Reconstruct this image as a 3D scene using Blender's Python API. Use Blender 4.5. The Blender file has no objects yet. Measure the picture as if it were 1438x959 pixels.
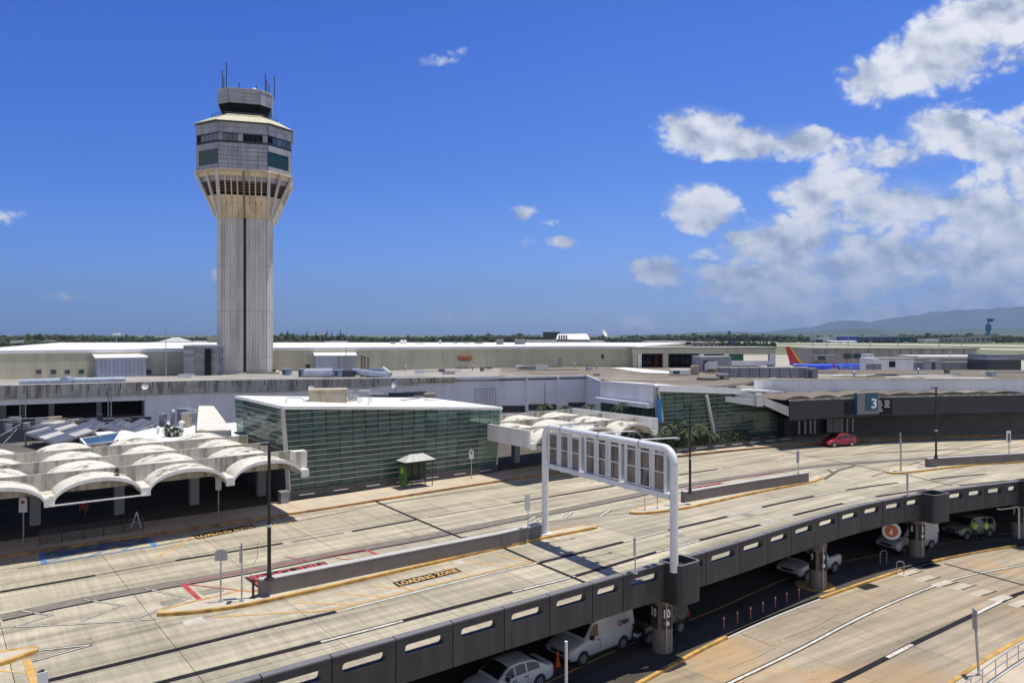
import bpy, bmesh, math, random
from mathutils import Vector, Matrix
random.seed(7)
R = math.radians
scn = bpy.context.scene
COL = scn.collection

# ------------------------------------------------------------------ camera
F, HZ, CH = 1050.0, 470.0, 13.0          # focal length and horizon row in photograph pixels, camera height over the upper road
cam = bpy.data.cameras.new('camera')
cam.sensor_width = 36.0
cam.lens = F / 1438.0 * 36.0
cam.shift_y = -(479.5 - HZ) / 1438.0
cam.clip_end = 60000.0
cam.clip_start = 0.5
camo = bpy.data.objects.new('camera', cam)
camo.location = (0, 0, CH)
camo.rotation_euler = (R(90), 0, 0)
COL.objects.link(camo)
scn.camera = camo
scn.view_settings.view_transform = 'Standard'
scn.view_settings.look = 'None'
scn.view_settings.exposure = 0.0
scn.view_settings.gamma = 1.0
scn.render.engine = 'CYCLES'
scn.cycles.max_bounces = 6
scn.cycles.transparent_max_bounces = 24
scn.cycles.volume_bounces = 0
scn.cycles.sample_clamp_indirect = 6.0

# ------------------------------------------------------------------ sun
SV = Vector((0.22, 0.07, 1.0)).normalized()          # towards the sun
sun = bpy.data.lights.new('sun', 'SUN')
sun.energy = 5.0
sun.angle = R(0.53)
sun.color = (1.0, 0.945, 0.80)
suno = bpy.data.objects.new('sun', sun)
suno.rotation_euler = SV.to_track_quat('Z', 'Y').to_euler()
suno.location = (0, 0, 80)
COL.objects.link(suno)

# ------------------------------------------------------------------ world: clear tropical sky with clouds over the hills
class NT:
    def __init__(s, nt): s.nt = nt
    def n(s, typ, inputs=None, **kw):
        nd = s.nt.nodes.new(typ)
        for k, v in kw.items(): setattr(nd, k, v)
        for k, v in (inputs or {}).items():
            sk = nd.inputs[k]
            if isinstance(v, bpy.types.NodeSocket): s.nt.links.new(v, sk)
            else: sk.default_value = v
        return nd
    def m(s, op, a, b=0.0, c=0.0, clamp=False):
        nd = s.n('ShaderNodeMath', {0: a, 1: b, 2: c}, operation=op)
        nd.use_clamp = clamp
        return nd.outputs[0]
    def ramp(s, fac, stops, interp='LINEAR'):
        nd = s.n('ShaderNodeValToRGB', {'Fac': fac})
        cr = nd.color_ramp
        cr.interpolation = interp
        while len(cr.elements) < len(stops): cr.elements.new(0.5)
        for e, (p, c) in zip(cr.elements, stops):
            e.position = p
            e.color = (c[0], c[1], c[2], 1) if hasattr(c, '__len__') else (c, c, c, 1)
        return nd.outputs['Color']
    def mix(s, fac, a, b, blend='MIX'):
        nd = s.n('ShaderNodeMix', data_type='RGBA', blend_type=blend)
        for sk, v in ((nd.inputs[0], fac), (nd.inputs[6], a), (nd.inputs[7], b)):
            if isinstance(v, bpy.types.NodeSocket): s.nt.links.new(v, sk)
            elif hasattr(v, '__len__'): sk.default_value = (v[0], v[1], v[2], 1)
            else: sk.default_value = v
        return nd.outputs[2]
    def maprange(s, v, a, b, c=0.0, d=1.0, smooth=True):
        nd = s.n('ShaderNodeMapRange', {0: v, 1: a, 2: b, 3: c, 4: d})
        nd.interpolation_type = 'SMOOTHSTEP' if smooth else 'LINEAR'
        return nd.outputs[0]
    def noise(s, vec, scale, detail=4, rough=0.55, dist=0.0, dim='3D'):
        nd = s.n('ShaderNodeTexNoise', {'Vector': vec, 'Scale': scale, 'Detail': detail, 'Roughness': rough, 'Distortion': dist})
        nd.noise_dimensions = dim
        return nd.outputs[0]

def build_world():
    w = bpy.data.worlds.new('World')
    scn.world = w
    w.use_nodes = True
    nt = w.node_tree
    nt.nodes.clear()
    t = NT(nt)
    out = t.n('ShaderNodeOutputWorld')
    bg = t.n('ShaderNodeBackground', {'Strength': 0.1})
    sky = t.n('ShaderNodeTexSky')
    sky.sky_type = 'NISHITA'
    sky.sun_disc = False
    sky.sun_elevation = math.asin(SV.z)
    sky.sun_rotation = math.atan2(SV.x, SV.y)
    sky.altitude = 0
    sky.air_density = 1.0
    sky.dust_density = 0.6
    sky.ozone_density = 2.0
    tc = t.n('ShaderNodeTexCoord')
    d = tc.outputs['Generated']
    sep = t.n('ShaderNodeSeparateXYZ', {0: d})
    x, y, z = sep.outputs
    # deep, saturated blue of the day: a transmission tint that grows towards the horizon
    tint = t.ramp(t.m('MAXIMUM', z, 0.0), SKY_TINT)
    base = t.mix(1.0, sky.outputs[0], tint, 'MULTIPLY')
    # the sky deepens towards the side away from the clouds, as a polarised clear sky does
    lf = t.n('ShaderNodeVectorMath', {0: t.n('ShaderNodeVectorMath', {0: d, 1: (1, 1, 0.4)}, operation='MULTIPLY').outputs[0], 1: (-0.94, 0.34, 0)}, operation='DOT_PRODUCT').outputs['Value']
    base = t.mix(1.0, base, t.ramp(lf, [(0.2, (1, 1, 1)), (0.85, (0.50, 0.72, 0.90))]), 'MULTIPLY')
    ay = t.m('MAXIMUM', t.m('ABSOLUTE', y), 0.02)
    u = t.m('DIVIDE', x, ay)
    v = t.m('DIVIDE', z, ay)
    front = t.m('GREATER_THAN', y, 0.0)
    p = t.n('ShaderNodeCombineXYZ', {0: u, 1: v, 2: front}).outputs[0]
    # cloud bodies: (photo column, photo row, half width, half height, tilt, weight)
    B = [(1262, 98, 85, 36, 20, 1.0), (1335, 66, 95, 52, 25, 1.0), (1415, 22, 90, 62, 20, 1.0), (1235, 108, 50, 24, 0, .9),
         (983, 186, 62, 36, -8, 1.0), (1052, 201, 80, 25, 0, 1.0), (1128, 200, 52, 26, 0, .9), (1165, 226, 36, 28, 0, .5),
         (1325, 180, 62, 34, 10, .9), (1262, 216, 76, 26, 0, .6), (1390, 200, 74, 34, -8, .8), (1430, 160, 60, 14, 20, .55),
         (985, 292, 50, 33, -10, 1.0), (930, 384, 44, 22, 0, .75), (1010, 360, 40, 16, 0, .35),
         (1170, 266, 84, 24, 8, .9), (1270, 290, 150, 44, 0, .75), (1395, 300, 130, 60, 0, .8), (1110, 335, 100, 38, 14, .95),
         (1240, 375, 240, 66, 0, .66), (1400, 390, 190, 80, 0, .7), (1060, 400, 84, 36, 0, 1.0), (1130, 440, 160, 22, 0, .8), (1560, 330, 240, 120, 0, 1.0),
         (1390, 446, 260, 30, 0, 1.0), (1800, 380, 300, 70, 0, .9),
         (626, 80, 40, 15, 8, .23), (733, 303, 26, 15, 0, .42), (775, 312, 16, 8, 0, .34), (738, 341, 24, 9, 0, .32), (782, 341, 30, 11, 0, .36),
         (8, 303, 34, 14, 0, .45), (302, 383, 16, 14, 0, .4), (90, 415, 56, 10, -4, .33), (60, 378, 30, 7, 0, .3), (640, 446, 90, 10, 0, .27), (790, 440, 50, 9, 0, .27), (900, 452, 110, 12, 0, .4),
         (-420, 300, 150, 60, 10, .8), (-300, 120, 120, 40, 0, .6)]
    m = None
    for (cx, cy, rx, ry, ang, wt) in B:
        mp = t.n('ShaderNodeMapping', {'Vector': p}, vector_type='TEXTURE')
        mp.inputs['Location'].default_value = ((cx - 719) / F, (HZ - cy) / F, 1.0)
        mp.inputs['Rotation'].default_value = (0, 0, R(ang))
        mp.inputs['Scale'].default_value = (rx * 1.45 / F, ry * 1.45 / F, 0.4)
        g = t.n('ShaderNodeTexGradient', {'Vector': mp.outputs[0]})
        g.gradient_type = 'SPHERICAL'
        gv = t.m('MULTIPLY', g.outputs['Fac'], wt * 1.85)
        m = gv if m is None else t.m('SMOOTH_MAX', m, gv, 0.12)
    # unseen cloud behind the camera, thickened to whiten light on walls facing it
    nd3 = t.noise(d, 3.2, 3, 0.5)
    away = t.m('MULTIPLY', t.maprange(nd3, 0.32, 0.50), t.m('MULTIPLY', t.m('SUBTRACT', 1.0, front), t.maprange(z, 0.75, 0.40)))
    m = t.m('MAXIMUM', m, t.m('MULTIPLY', away, 0.9))
    warp = t.n('ShaderNodeVectorMath', {0: p, 1: (0, 0, 0)}, operation='ADD').outputs[0]
    def fbm(off):
        mp = t.n('ShaderNodeMapping', {'Vector': warp})
        mp.inputs['Location'].default_value = off
        mp.inputs['Scale'].default_value = (1.0, 1.25, 1.0)
        a = t.noise(mp.outputs[0], 10.0, 8, 0.6, 0.1)
        c2 = t.m('ABSOLUTE', t.m('SUBTRACT', t.noise(mp.outputs[0], 21.0, 4, 0.55, 0.1), 0.5))
        return t.m('ADD', t.m('MULTIPLY', a, 0.72), t.m('MULTIPLY', c2, 0.9))
    n0 = fbm((0, 0, 0))
    def soft(off):
        mp = t.n('ShaderNodeMapping', {'Vector': warp}); mp.inputs['Location'].default_value = off; mp.inputs['Scale'].default_value = (1.0, 1.25, 1.0)
        return t.noise(mp.outputs[0], 16.0, 3, 0.5)
    s0, s1 = soft((0, 0, 0)), soft((-0.008, -0.022, 0))
    low = t.noise(warp, 5.5, 3, 0.5)
    dens = t.m('ADD', m, t.m('MULTIPLY', t.m('MULTIPLY', t.m('SUBTRACT', n0, 0.43), 3.0), t.maprange(m, 0.0, 0.35)))
    cov = t.maprange(dens, 0.22, 0.88)
    cov = t.m('MAXIMUM', cov, t.m('MULTIPLY', t.maprange(t.m('ADD', m, t.m('MULTIPLY', low, 0.6)), 0.6, 1.6), 0.5))
    lit = t.m('ADD', t.m('MULTIPLY', t.m('SUBTRACT', s0, s1), 2.8), 0.68)
    lit = t.m('ADD', lit, t.m('MULTIPLY', t.m('SUBTRACT', n0, 0.43), 1.7))
    lit = t.m('ADD', lit, t.m('MULTIPLY', t.m('SUBTRACT', low, 0.5), 1.0))
    # cloud undersides towards the horizon are greyer, seen from below and far away
    lit = t.m('SUBTRACT', lit, t.maprange(v, 0.20, 0.02, 0.0, 0.34, False), clamp=True)
    ccol = t.ramp(lit, [(0.0, CLOUD[0]), (0.45, CLOUD[1]), (1.0, CLOUD[2])])
    farveil = t.maprange(v, 0.0, 0.08, 0.55, 0.0, False)
    ccol = t.mix(farveil, ccol, CLOUD[3])
    cov = t.m('MULTIPLY', cov, 0.97)
    upper = t.m('GREATER_THAN', z, 0.0)
    cov = t.m('MULTIPLY', cov, upper)
    colr = t.mix(cov, base, ccol)
    nt.links.new(colr, bg.inputs['Color'])
    nt.links.new(bg.outputs[0], out.inputs['Surface'])

# Nishita multiplied by these (elevation sine, rgb)
SKY_TINT = [(0.0, (0.72, 0.95, 1.55)), (0.04, (0.66, 0.95, 1.75)), (0.2, (0.36, 0.70, 1.52)), (0.38, (0.23, 0.60, 1.50)), (0.62, (0.24, 0.44, 0.95)), (1.0, (0.18, 0.32, 0.62))]
CLOUD = [(3.8, 4.4, 5.5), (6.4, 6.9, 7.6), (9.2, 9.3, 9.5), (3.9, 4.7, 6.2)]
build_world()

# ------------------------------------------------------------------ helpers
def G(x, y, z=0.0):
    D = F * (CH - z) / (y - HZ)
    return Vector(((x - 719) / F * D, D, z))
def V(x, y, D):
    return Vector(((x - 719) / F * D, D, CH - (y - HZ) / F * D))
LZ = -4.2                                            # lower road level
def GL(x, y, dz=0.0): return G(x, y, LZ + dz)
U = Vector((0.8, 0.6, 0)); N = Vector((-0.6, 0.8, 0))  # along the kerb, and away from the road

def smooth(pts, n=6):
    out = []
    P = [pts[0] * 2 - pts[1]] + list(pts) + [pts[-1] * 2 - pts[-2]]
    for i in range(1, len(P) - 2):
        a, b, c, d = P[i - 1], P[i], P[i + 1], P[i + 2]
        for k in range(n):
            s = k / n
            out.append(0.5 * ((2 * b) + (c - a) * s + (2 * a - 5 * b + 4 * c - d) * s * s + (3 * b - 3 * c + d - a) * s ** 3))
    out.append(P[-2].copy())
    return out
def arc(pts):
    L = [0.0]
    for a, b in zip(pts, pts[1:]): L.append(L[-1] + (b - a).length)
    return L
def at_len(pts, L, s):
    if s <= 0: return pts[0] + (pts[1] - pts[0]).normalized() * s
    if s >= L[-1]: return pts[-1] + (pts[-1] - pts[-2]).normalized() * (s - L[-1])
    lo, hi = 0, len(L) - 1
    while hi - lo > 1:
        mid = (lo + hi) // 2
        if L[mid] <= s: lo = mid
        else: hi = mid
    f = (s - L[lo]) / max(1e-9, L[hi] - L[lo])
    return pts[lo].lerp(pts[hi], f)
def resample(pts, step):
    L = arc(pts); n = max(1, round(L[-1] / step))
    return [at_len(pts, L, L[-1] * i / n) for i in range(n + 1)]
def normals2(pts):
    out = []
    for i in range(len(pts)):
        a = pts[max(0, i - 1)]; b = pts[min(len(pts) - 1, i + 1)]
        t = (b - a); t.z = 0; t.normalize()
        out.append(Vector((-t.y, t.x, 0)))
    return out

class MB:
    def __init__(s): s.v = []; s.f = []; s.mi = []; s.cur = 0
    def add(s, vs, fs):
        o = len(s.v)
        s.v += [Vector(p) for p in vs]
        s.f += [tuple(o + i for i in f) for f in fs]
        s.mi += [s.cur] * len(fs)
        return s
    def quad(s, a, b, c, d): return s.add([a, b, c, d], [(0, 1, 2, 3)])
    def box(s, c, size, rz=0.0, M=None):
        sx, sy, sz = size[0] / 2, size[1] / 2, size[2] / 2
        vs = [Vector((i * sx, j * sy, k * sz)) for k in (-1, 1) for j in (-1, 1) for i in (-1, 1)]
        if M is None: M = Matrix.Rotation(rz, 3, 'Z')
        vs = [M @ p + Vector(c) for p in vs]
        return s.add(vs, [(0, 2, 3, 1), (4, 5, 7, 6), (0, 1, 5, 4), (2, 6, 7, 3), (0, 4, 6, 2), (1, 3, 7, 5)])
    def bar(s, a, b, w, h=None, up=(0, 0, 1)):
        a, b = Vector(a), Vector(b); h = w if h is None else h
        t = (b - a).normalized(); up = Vector(up)
        if abs(t.dot(up)) > 0.98: up = Vector((1, 0, 0))
        sd = t.cross(up).normalized() * (w / 2); u2 = sd.cross(t).normalized() * (h / 2)
        vs = [p + i * sd + j * u2 for p in (a, b) for (i, j) in ((-1, -1), (1, -1), (1, 1), (-1, 1))]
        return s.add(vs, [(0, 1, 2, 3), (7, 6, 5, 4), (0, 4, 5, 1), (1, 5, 6, 2), (2, 6, 7, 3), (3, 7, 4, 0)])
    def tube(s, pts, r, n=10, caps=True):
        pts = [Vector(p) for p in pts]
        rs = r if hasattr(r, '__len__') else [r] * len(pts)
        prev = None; vs = []
        for i, p in enumerate(pts):
            a = pts[max(0, i - 1)]; b = pts[min(len(pts) - 1, i + 1)]
            t = (b - a).normalized()
            if prev is None:
                up = Vector((0, 0, 1)) if abs(t.z) < 0.95 else Vector((1, 0, 0))
                e1 = t.cross(up).normalized()
            else:
                e1 = (prev - t * prev.dot(t)).normalized()
            prev = e1; e2 = t.cross(e1)
            for k in range(n):
                an = 2 * math.pi * k / n
                vs.append(p + rs[i] * (math.cos(an) * e1 + math.sin(an) * e2))
        fs = []
        for i in range(len(pts) - 1):
            for k in range(n):
                k2 = (k + 1) % n
                fs.append((i * n + k, i * n + k2, (i + 1) * n + k2, (i + 1) * n + k))
        if caps:
            fs.append(tuple(range(n - 1, -1, -1))); fs.append(tuple((len(pts) - 1) * n + k for k in range(n)))
        return s.add(vs, fs)
    def prism(s, poly, z0, z1):
        n = len(poly)
        vs = [Vector((p[0], p[1], z0)) for p in poly] + [Vector((p[0], p[1], z1)) for p in poly]
        fs = [tuple(range(n - 1, -1, -1)), tuple(range(n, 2 * n))] + [(i, (i + 1) % n, n + (i + 1) % n, n + i) for i in range(n)]
        return s.add(vs, fs)
    def slab(s, q, t, ins=0.0):
        """plate on quad q (4 corners, ccw from outside), thickness t outwards, edges inset by ins metres"""
        a, b, c, d = [Vector(p) for p in q]
        nrm = (c - a).cross(d - b).normalized()
        if ins:
            cen = (a + b + c + d) / 4
            def sh(p, q1, q2):
                return p + (q1 - p).normalized() * ins + (q2 - p).normalized() * ins
            a, b, c, d = sh(a, b, d), sh(b, c, a), sh(c, d, b), sh(d, a, c)
        vs = [a, b, c, d] + [p + nrm * t for p in (a, b, c, d)]
        return s.add(vs, [(3, 2, 1, 0), (4, 5, 6, 7), (0, 1, 5, 4), (1, 2, 6, 5), (2, 3, 7, 6), (3, 0, 4, 7)])
    def ribbon(s, pts, w, z=None, h=0.0):
        """flat strip of width w centred on pts; with h a solid strip of height h"""
        nn = normals2(pts)
        zz = (lambda p: p.z if z is None else z)
        if not h:
            vs = []
            for p, n in zip(pts, nn):
                vs += [Vector((p.x, p.y, zz(p))) - n * w / 2, Vector((p.x, p.y, zz(p))) + n * w / 2]
            return s.add(vs, [(2 * i, 2 * i + 2, 2 * i + 3, 2 * i + 1) for i in range(len(pts) - 1)])
        vs = []
        for p, n in zip(pts, nn):
            q = Vector((p.x, p.y, zz(p)))
            vs += [q - n * w / 2, q + n * w / 2, q + n * w / 2 + Vector((0, 0, h)), q - n * w / 2 + Vector((0, 0, h))]
        fs = [(3, 2, 1, 0), tuple(4 * (len(pts) - 1) + k for k in range(4))]
        for i in range(len(pts) - 1):
            for k in range(4):
                k2 = (k + 1) % 4
                fs.append((4 * i + k, 4 * i + k2, 4 * i + 4 + k2, 4 * i + 4 + k))
        return s.add(vs, fs)
    def lathe(s, prof, c=(0, 0, 0), n=16):
        vs = []; c = Vector(c)
        for (r, z) in prof:
            for k in range(n):
                a = 2 * math.pi * k / n
                vs.append(c + Vector((r * math.cos(a), r * math.sin(a), z)))
        fs = []
        for i in range(len(prof) - 1):
            for k in range(n):
                k2 = (k + 1) % n
                fs.append((i * n + k, i * n + k2, (i + 1) * n + k2, (i + 1) * n + k))
        fs.append(tuple(range(n - 1, -1, -1))); fs.append(tuple((len(prof) - 1) * n + k for k in range(n)))
        return s.add(vs, fs)
    def build(s, name, mat, parent=None, smooth=False, rel=True, fix=False):
        me = bpy.data.meshes.new(name)
        off = Vector((0, 0, 0))
        if parent is not None and rel: off = WL[parent.name]
        me.from_pydata([tuple(p - off) for p in s.v], [], s.f)
        mats = mat if isinstance(mat, (list, tuple)) else [mat]
        for m in mats: me.materials.append(m)
        if len(mats) > 1: me.polygons.foreach_set('material_index', s.mi)
        if fix:
            bm = bmesh.new(); bm.from_mesh(me); bmesh.ops.recalc_face_normals(bm, faces=bm.faces); bm.to_mesh(me); bm.free()
        if smooth:
            me.shade_smooth(); me.set_sharp_from_angle(angle=R(38 if smooth is True else smooth))
        me.update()
        o = bpy.data.objects.new(name, me)
        COL.objects.link(o)
        if parent is not None: o.parent = parent
        WL[o.name] = off.copy()
        return o
WL = {}                                              # world origin that each object's vertices are relative to
def empty(name, loc=(0, 0, 0), rz=0.0):
    o = bpy.data.objects.new(name, None); COL.objects.link(o)
    o.location = loc; o.rotation_euler = (0, 0, rz); o.empty_display_size = 0.3
    WL[o.name] = Vector(loc)
    return o
def tag(o, label=None, cat=None, group=None, kind=None):
    if label: o['label'] = label
    if cat: o['category'] = cat
    if group: o['group'] = group
    if kind: o['kind'] = kind
    return o
def thing(name, loc, label, cat, group=None, rz=0.0): return tag(empty(name, loc, rz), label, cat, group)
def struct(name, loc=(0, 0, 0), label=None, cat=None):
    return tag(empty(name, loc), label, cat, None, 'structure')
def copy_tree(o, loc=None, rz=None, label=None, parent=None):
    c = o.copy(); COL.objects.link(c); c.parent = parent
    if loc is not None: c.location = loc
    if rz is not None: c.rotation_euler = (0, 0, rz)
    if label: c['label'] = label
    WL[c.name] = Vector(c.location)
    for ch in list(KIDS(o)): copy_tree(ch, parent=c)
    return c
def KIDS(o): return [c for c in bpy.data.objects if c.parent is o]
def dup_mesh(src, name, parent, loc, rz=0.0):
    """another alike piece sharing mesh data; loc is in the parent's space"""
    o = bpy.data.objects.new(name, src.data); COL.objects.link(o); o.parent = parent
    o.location = loc; o.rotation_euler = (0, 0, rz); WL[o.name] = Vector(loc)
    return o
def lerp2(q, u, v):
    a, b, c, d = q
    return (a.lerp(b, u)).lerp(d.lerp(c, u), v)
def subquad(q, u0, u1, v0, v1): return [lerp2(q, u0, v0), lerp2(q, u1, v0), lerp2(q, u1, v1), lerp2(q, u0, v1)]

# ------------------------------------------------------------------ materials
MATS = {}
def mat(name, col, rough=0.8, metal=0.0, spec=0.5, var=0.12, vscale=0.6, stain=None, sscale=0.35, samt=0.5, bump=0.0, bscale=20.0, streak=None, sthr=(0.52, 0.7), coat=0.0, emit=None, per_obj=0.0):
    if name in MATS: return MATS[name]
    m = bpy.data.materials.new(name); m.use_nodes = True
    nt = m.node_tree; t = NT(nt)
    b = nt.nodes['Principled BSDF']
    b.inputs['Roughness'].default_value = rough
    b.inputs['Metallic'].default_value = metal
    b.inputs['Specular IOR Level'].default_value = spec
    b.inputs['Coat Weight'].default_value = coat
    geo = t.n('ShaderNodeNewGeometry').outputs['Position']
    c = None
    if var > 0:
        n = t.noise(geo, vscale, 6, 0.6)
        lo = tuple(max(0, k * (1 - var)) for k in col); hi = tuple(min(1, k * (1 + var)) for k in col)
        c = t.ramp(n, [(0.3, lo), (0.7, hi)])
        n2 = t.noise(geo, vscale * 9, 4, 0.6)
        c = t.mix(1.0, c, t.ramp(n2, [(0.3, 1 - var * 0.5), (0.7, 1 + var * 0.5)]), 'MULTIPLY')
    if stain is not None:
        n = t.noise(geo, sscale, 7, 0.68, 0.4)
        fac = t.m('MULTIPLY', t.maprange(n, sthr[0], sthr[1]), samt)
        c = t.mix(fac, c if c is not None else col, stain)
    if streak is not None:                            # rain streaks down vertical faces
        mp = t.n('ShaderNodeMapping', {'Vector': geo}); mp.inputs['Scale'].default_value = (streak[1], streak[1], 0.12 * streak[1])
        n = t.noise(mp.outputs[0], 1.0, 5, 0.65)
        nz = t.n('ShaderNodeSeparateXYZ', {0: t.n('ShaderNodeNewGeometry').outputs['Normal']}).outputs[2]
        vert = t.maprange(t.m('ABSOLUTE', nz), 0.9, 0.4)
        fac = t.m('MULTIPLY', t.m('MULTIPLY', t.maprange(n, 0.44, 0.64), streak[2]), vert)
        c = t.mix(fac, c if c is not None else col, streak[0])
    if per_obj:
        rnd = t.n('ShaderNodeObjectInfo').outputs['Random']
        c = t.mix(1.0, c if c is not None else col, t.ramp(rnd, [(0, 1 - per_obj), (1, 1 + per_obj)]), 'MULTIPLY')
    if c is None: b.inputs['Base Color'].default_value = (*col, 1)
    else: nt.links.new(c, b.inputs['Base Color'])
    if bump:
        bp = t.n('ShaderNodeBump', {'Strength': bump, 'Distance': 0.02, 'Height': t.noise(geo, bscale, 4, 0.6)})
        nt.links.new(bp.outputs[0], b.inputs['Normal'])
    if emit: b.inputs['Emission Color'].default_value = (*emit[:3], 1); b.inputs['Emission Strength'].default_value = emit[3]
    MATS[name] = m
    return m

def road_mat(name, base, ang, tint, gscale=1.0, groove=1.0, stainc=(0.10, 0.09, 0.08), samt=0.45, warm=None):
    """broom-finished concrete: streaks across, tyre grime along, blotches"""
    m = bpy.data.materials.new(name); m.use_nodes = True
    nt = m.node_tree; t = NT(nt); b = nt.nodes['Principled BSDF']
    b.inputs['Roughness'].default_value = 0.86; b.inputs['Specular IOR Level'].default_value = 0.3
    geo = t.n('ShaderNodeNewGeometry').outputs['Position']
    mp = t.n('ShaderNodeMapping', {'Vector': geo}); mp.inputs['Rotation'].default_value = (0, 0, -ang)
    v = mp.outputs[0]
    a1 = t.noise(v, 0.22, 6, 0.62, 0.3)
    c = t.ramp(a1, [(0.3, tuple(k * 0.84 for k in base)), (0.55, base), (0.75, tint)])
    ml = t.n('ShaderNodeMapping', {'Vector': v}); ml.inputs['Scale'].default_value = (0.05, 1.1, 1)
    along = t.noise(ml.outputs[0], 1.0, 6, 0.62)
    c = t.mix(1.0, c, t.ramp(along, [(0.36, 0.64), (0.60, 1.08)]), 'MULTIPLY')
    mc = t.n('ShaderNodeMapping', {'Vector': v}); mc.inputs['Scale'].default_value = (3.2 * gscale, 0.18, 1)
    acr = t.noise(mc.outputs[0], 1.0, 5, 0.7)
    c = t.mix(groove, c, t.mix(1.0, c, t.ramp(acr, [(0.38, 0.84), (0.62, 1.06)]), 'MULTIPLY'))
    st = t.noise(v, 0.9, 7, 0.72, 0.5)
    c = t.mix(t.m('MULTIPLY', t.maprange(st, 0.56, 0.78), samt), c, stainc)
    if warm:
        wn = t.noise(v, 0.13, 4, 0.6, 0.4)
        c = t.mix(t.m('MULTIPLY', t.maprange(wn, 0.47, 0.68), warm[3]), c, warm[:3])
    dr = t.noise(v, 2.6, 3, 0.6)
    c = t.mix(t.m('MULTIPLY', t.m('MULTIPLY', t.maprange(dr, 0.62, 0.72), t.maprange(along, 0.58, 0.42)), 0.55), c, (0.07, 0.06, 0.05))
    fine = t.noise(v, 14.0, 4, 0.7)
    c = t.mix(1.0, c, t.ramp(fine, [(0.25, 0.88), (0.75, 1.10)]), 'MULTIPLY')
    rnd = t.n('ShaderNodeObjectInfo').outputs['Random']
    c = t.mix(1.0, c, t.ramp(rnd, [(0, 0.90), (1, 1.08)]), 'MULTIPLY')
    nt.links.new(c, b.inputs['Base Color'])
    bp = t.n('ShaderNodeBump', {'Strength': 0.25, 'Distance': 0.01, 'Height': fine})
    nt.links.new(bp.outputs[0], b.inputs['Normal'])
    MATS[name] = m
    return m

RA = math.atan2(0.6, 0.8)
m_deck = road_mat('upper_road_concrete', (0.49, 0.435, 0.335), RA, (0.56, 0.50, 0.385))
m_lower = road_mat('lower_road_concrete', (0.40, 0.335, 0.255), R(33), (0.46, 0.39, 0.30), groove=0.3, samt=0.5, warm=(0.43, 0.28, 0.14, 0.7))
m_under = mat('shade_toned_road_concrete', (0.065, 0.055, 0.047), 0.9, var=0.25, vscale=0.4)  # road concrete with the bridge's shade put into its colour
m_walk = mat('sidewalk_concrete', (0.50, 0.42, 0.33), 0.9, var=0.12, stain=(0.28, 0.2, 0.13), samt=0.35, per_obj=0.05)
m_black = mat('black_paint', (0.016, 0.015, 0.018), 0.8, spec=.2, var=0.3, vscale=3, stain=(0.06, 0.055, 0.05), sscale=2.0, samt=0.4)
m_worn = mat('worn_black_paint', (0.12, 0.105, 0.09), 0.8, var=0.35, vscale=2, stain=(0.3, 0.27, 0.22), sscale=1.2, samt=0.8)
m_wpaint = mat('white_paint', (0.62, 0.60, 0.56), 0.7, var=0.15, vscale=2, stain=(0.38, 0.35, 0.29), sscale=2.5, samt=0.8, sthr=(0.46, 0.62))
m_ypaint = mat('yellow_road_paint', (0.62, 0.36, 0.08), 0.75, var=0.2, vscale=2, stain=(0.45, 0.38, 0.28), sscale=2.0, samt=0.7, sthr=(0.45, 0.65))
m_rpaint = mat('red_road_paint', (0.42, 0.05, 0.06), 0.75, var=0.25, vscale=2, stain=(0.40, 0.30, 0.24), sscale=2.2, samt=0.55)
m_bpaint = mat('blue_road_paint', (0.08, 0.22, 0.48), 0.7, var=0.25, vscale=2, stain=(0.3, 0.3, 0.3), sscale=2, samt=0.4)
m_kerb = mat('yellow_kerb_paint', (0.56, 0.34, 0.09), 0.75, var=0.25, vscale=1.5, stain=(0.27, 0.15, 0.06), sscale=0.9, samt=0.8, sthr=(0.44, 0.64))
m_rust = mat('faded_rusty_kerb', (0.42, 0.22, 0.07), 0.8, var=0.3, vscale=1.0, stain=(0.13, 0.08, 0.05), sscale=0.7, samt=0.75, sthr=(0.45, 0.62))
m_island = mat('island_concrete', (0.52, 0.46, 0.37), 0.9, var=0.14, vscale=0.8, stain=(0.22, 0.18, 0.14), samt=0.4)
m_iwall = mat('grey_painted_wall', (0.17, 0.155, 0.145), 0.75, var=0.08, streak=((0.10, 0.09, 0.085), 1.2, 0.3))
m_icap = mat('pale_wall_top', (0.48, 0.47, 0.46), 0.8, var=0.12)
m_para = mat('dark_parapet_paint', (0.032, 0.032, 0.035), 0.6, var=0.10, vscale=0.7, streak=((0.07, 0.065, 0.06), 1.6, 0.45), per_obj=0.1)
m_paracap = mat('parapet_cap_paint', (0.17, 0.165, 0.175), 0.6, var=0.12)
m_steel = mat('galvanised_steel', (0.45, 0.46, 0.48), 0.45, 0.6, var=0.12, vscale=3)
m_white = mat('white_gloss_paint', (0.78, 0.79, 0.80), 0.32, var=0.05, vscale=1.5, streak=((0.55, 0.53, 0.5), 2.0, 0.35), coat=0.2)
m_dkmetal = mat('dark_lamp_paint', (0.018, 0.017, 0.016), 0.4, var=0.1)
m_twhite = mat('terminal_white_wall', (0.80, 0.80, 0.80), 0.8, var=0.05, vscale=0.3, streak=((0.45, 0.44, 0.44), 0.7, 0.25))
m_roofw = mat('white_membrane_roof', (0.74, 0.74, 0.73), 0.75, var=0.06, vscale=0.3, stain=(0.5, 0.47, 0.42), sscale=0.25, samt=0.4)
m_roofbrown = mat('gravel_roof', (0.18, 0.15, 0.12), 0.95, var=0.25, vscale=0.15, stain=(0.42, 0.39, 0.35), sscale=0.10, samt=0.6, per_obj=0.1)
m_roofgrey = mat('weathered_roof', (0.33, 0.31, 0.285), 0.95, var=0.2, vscale=0.2, stain=(0.13, 0.12, 0.11), sscale=0.35, samt=0.7)
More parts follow.
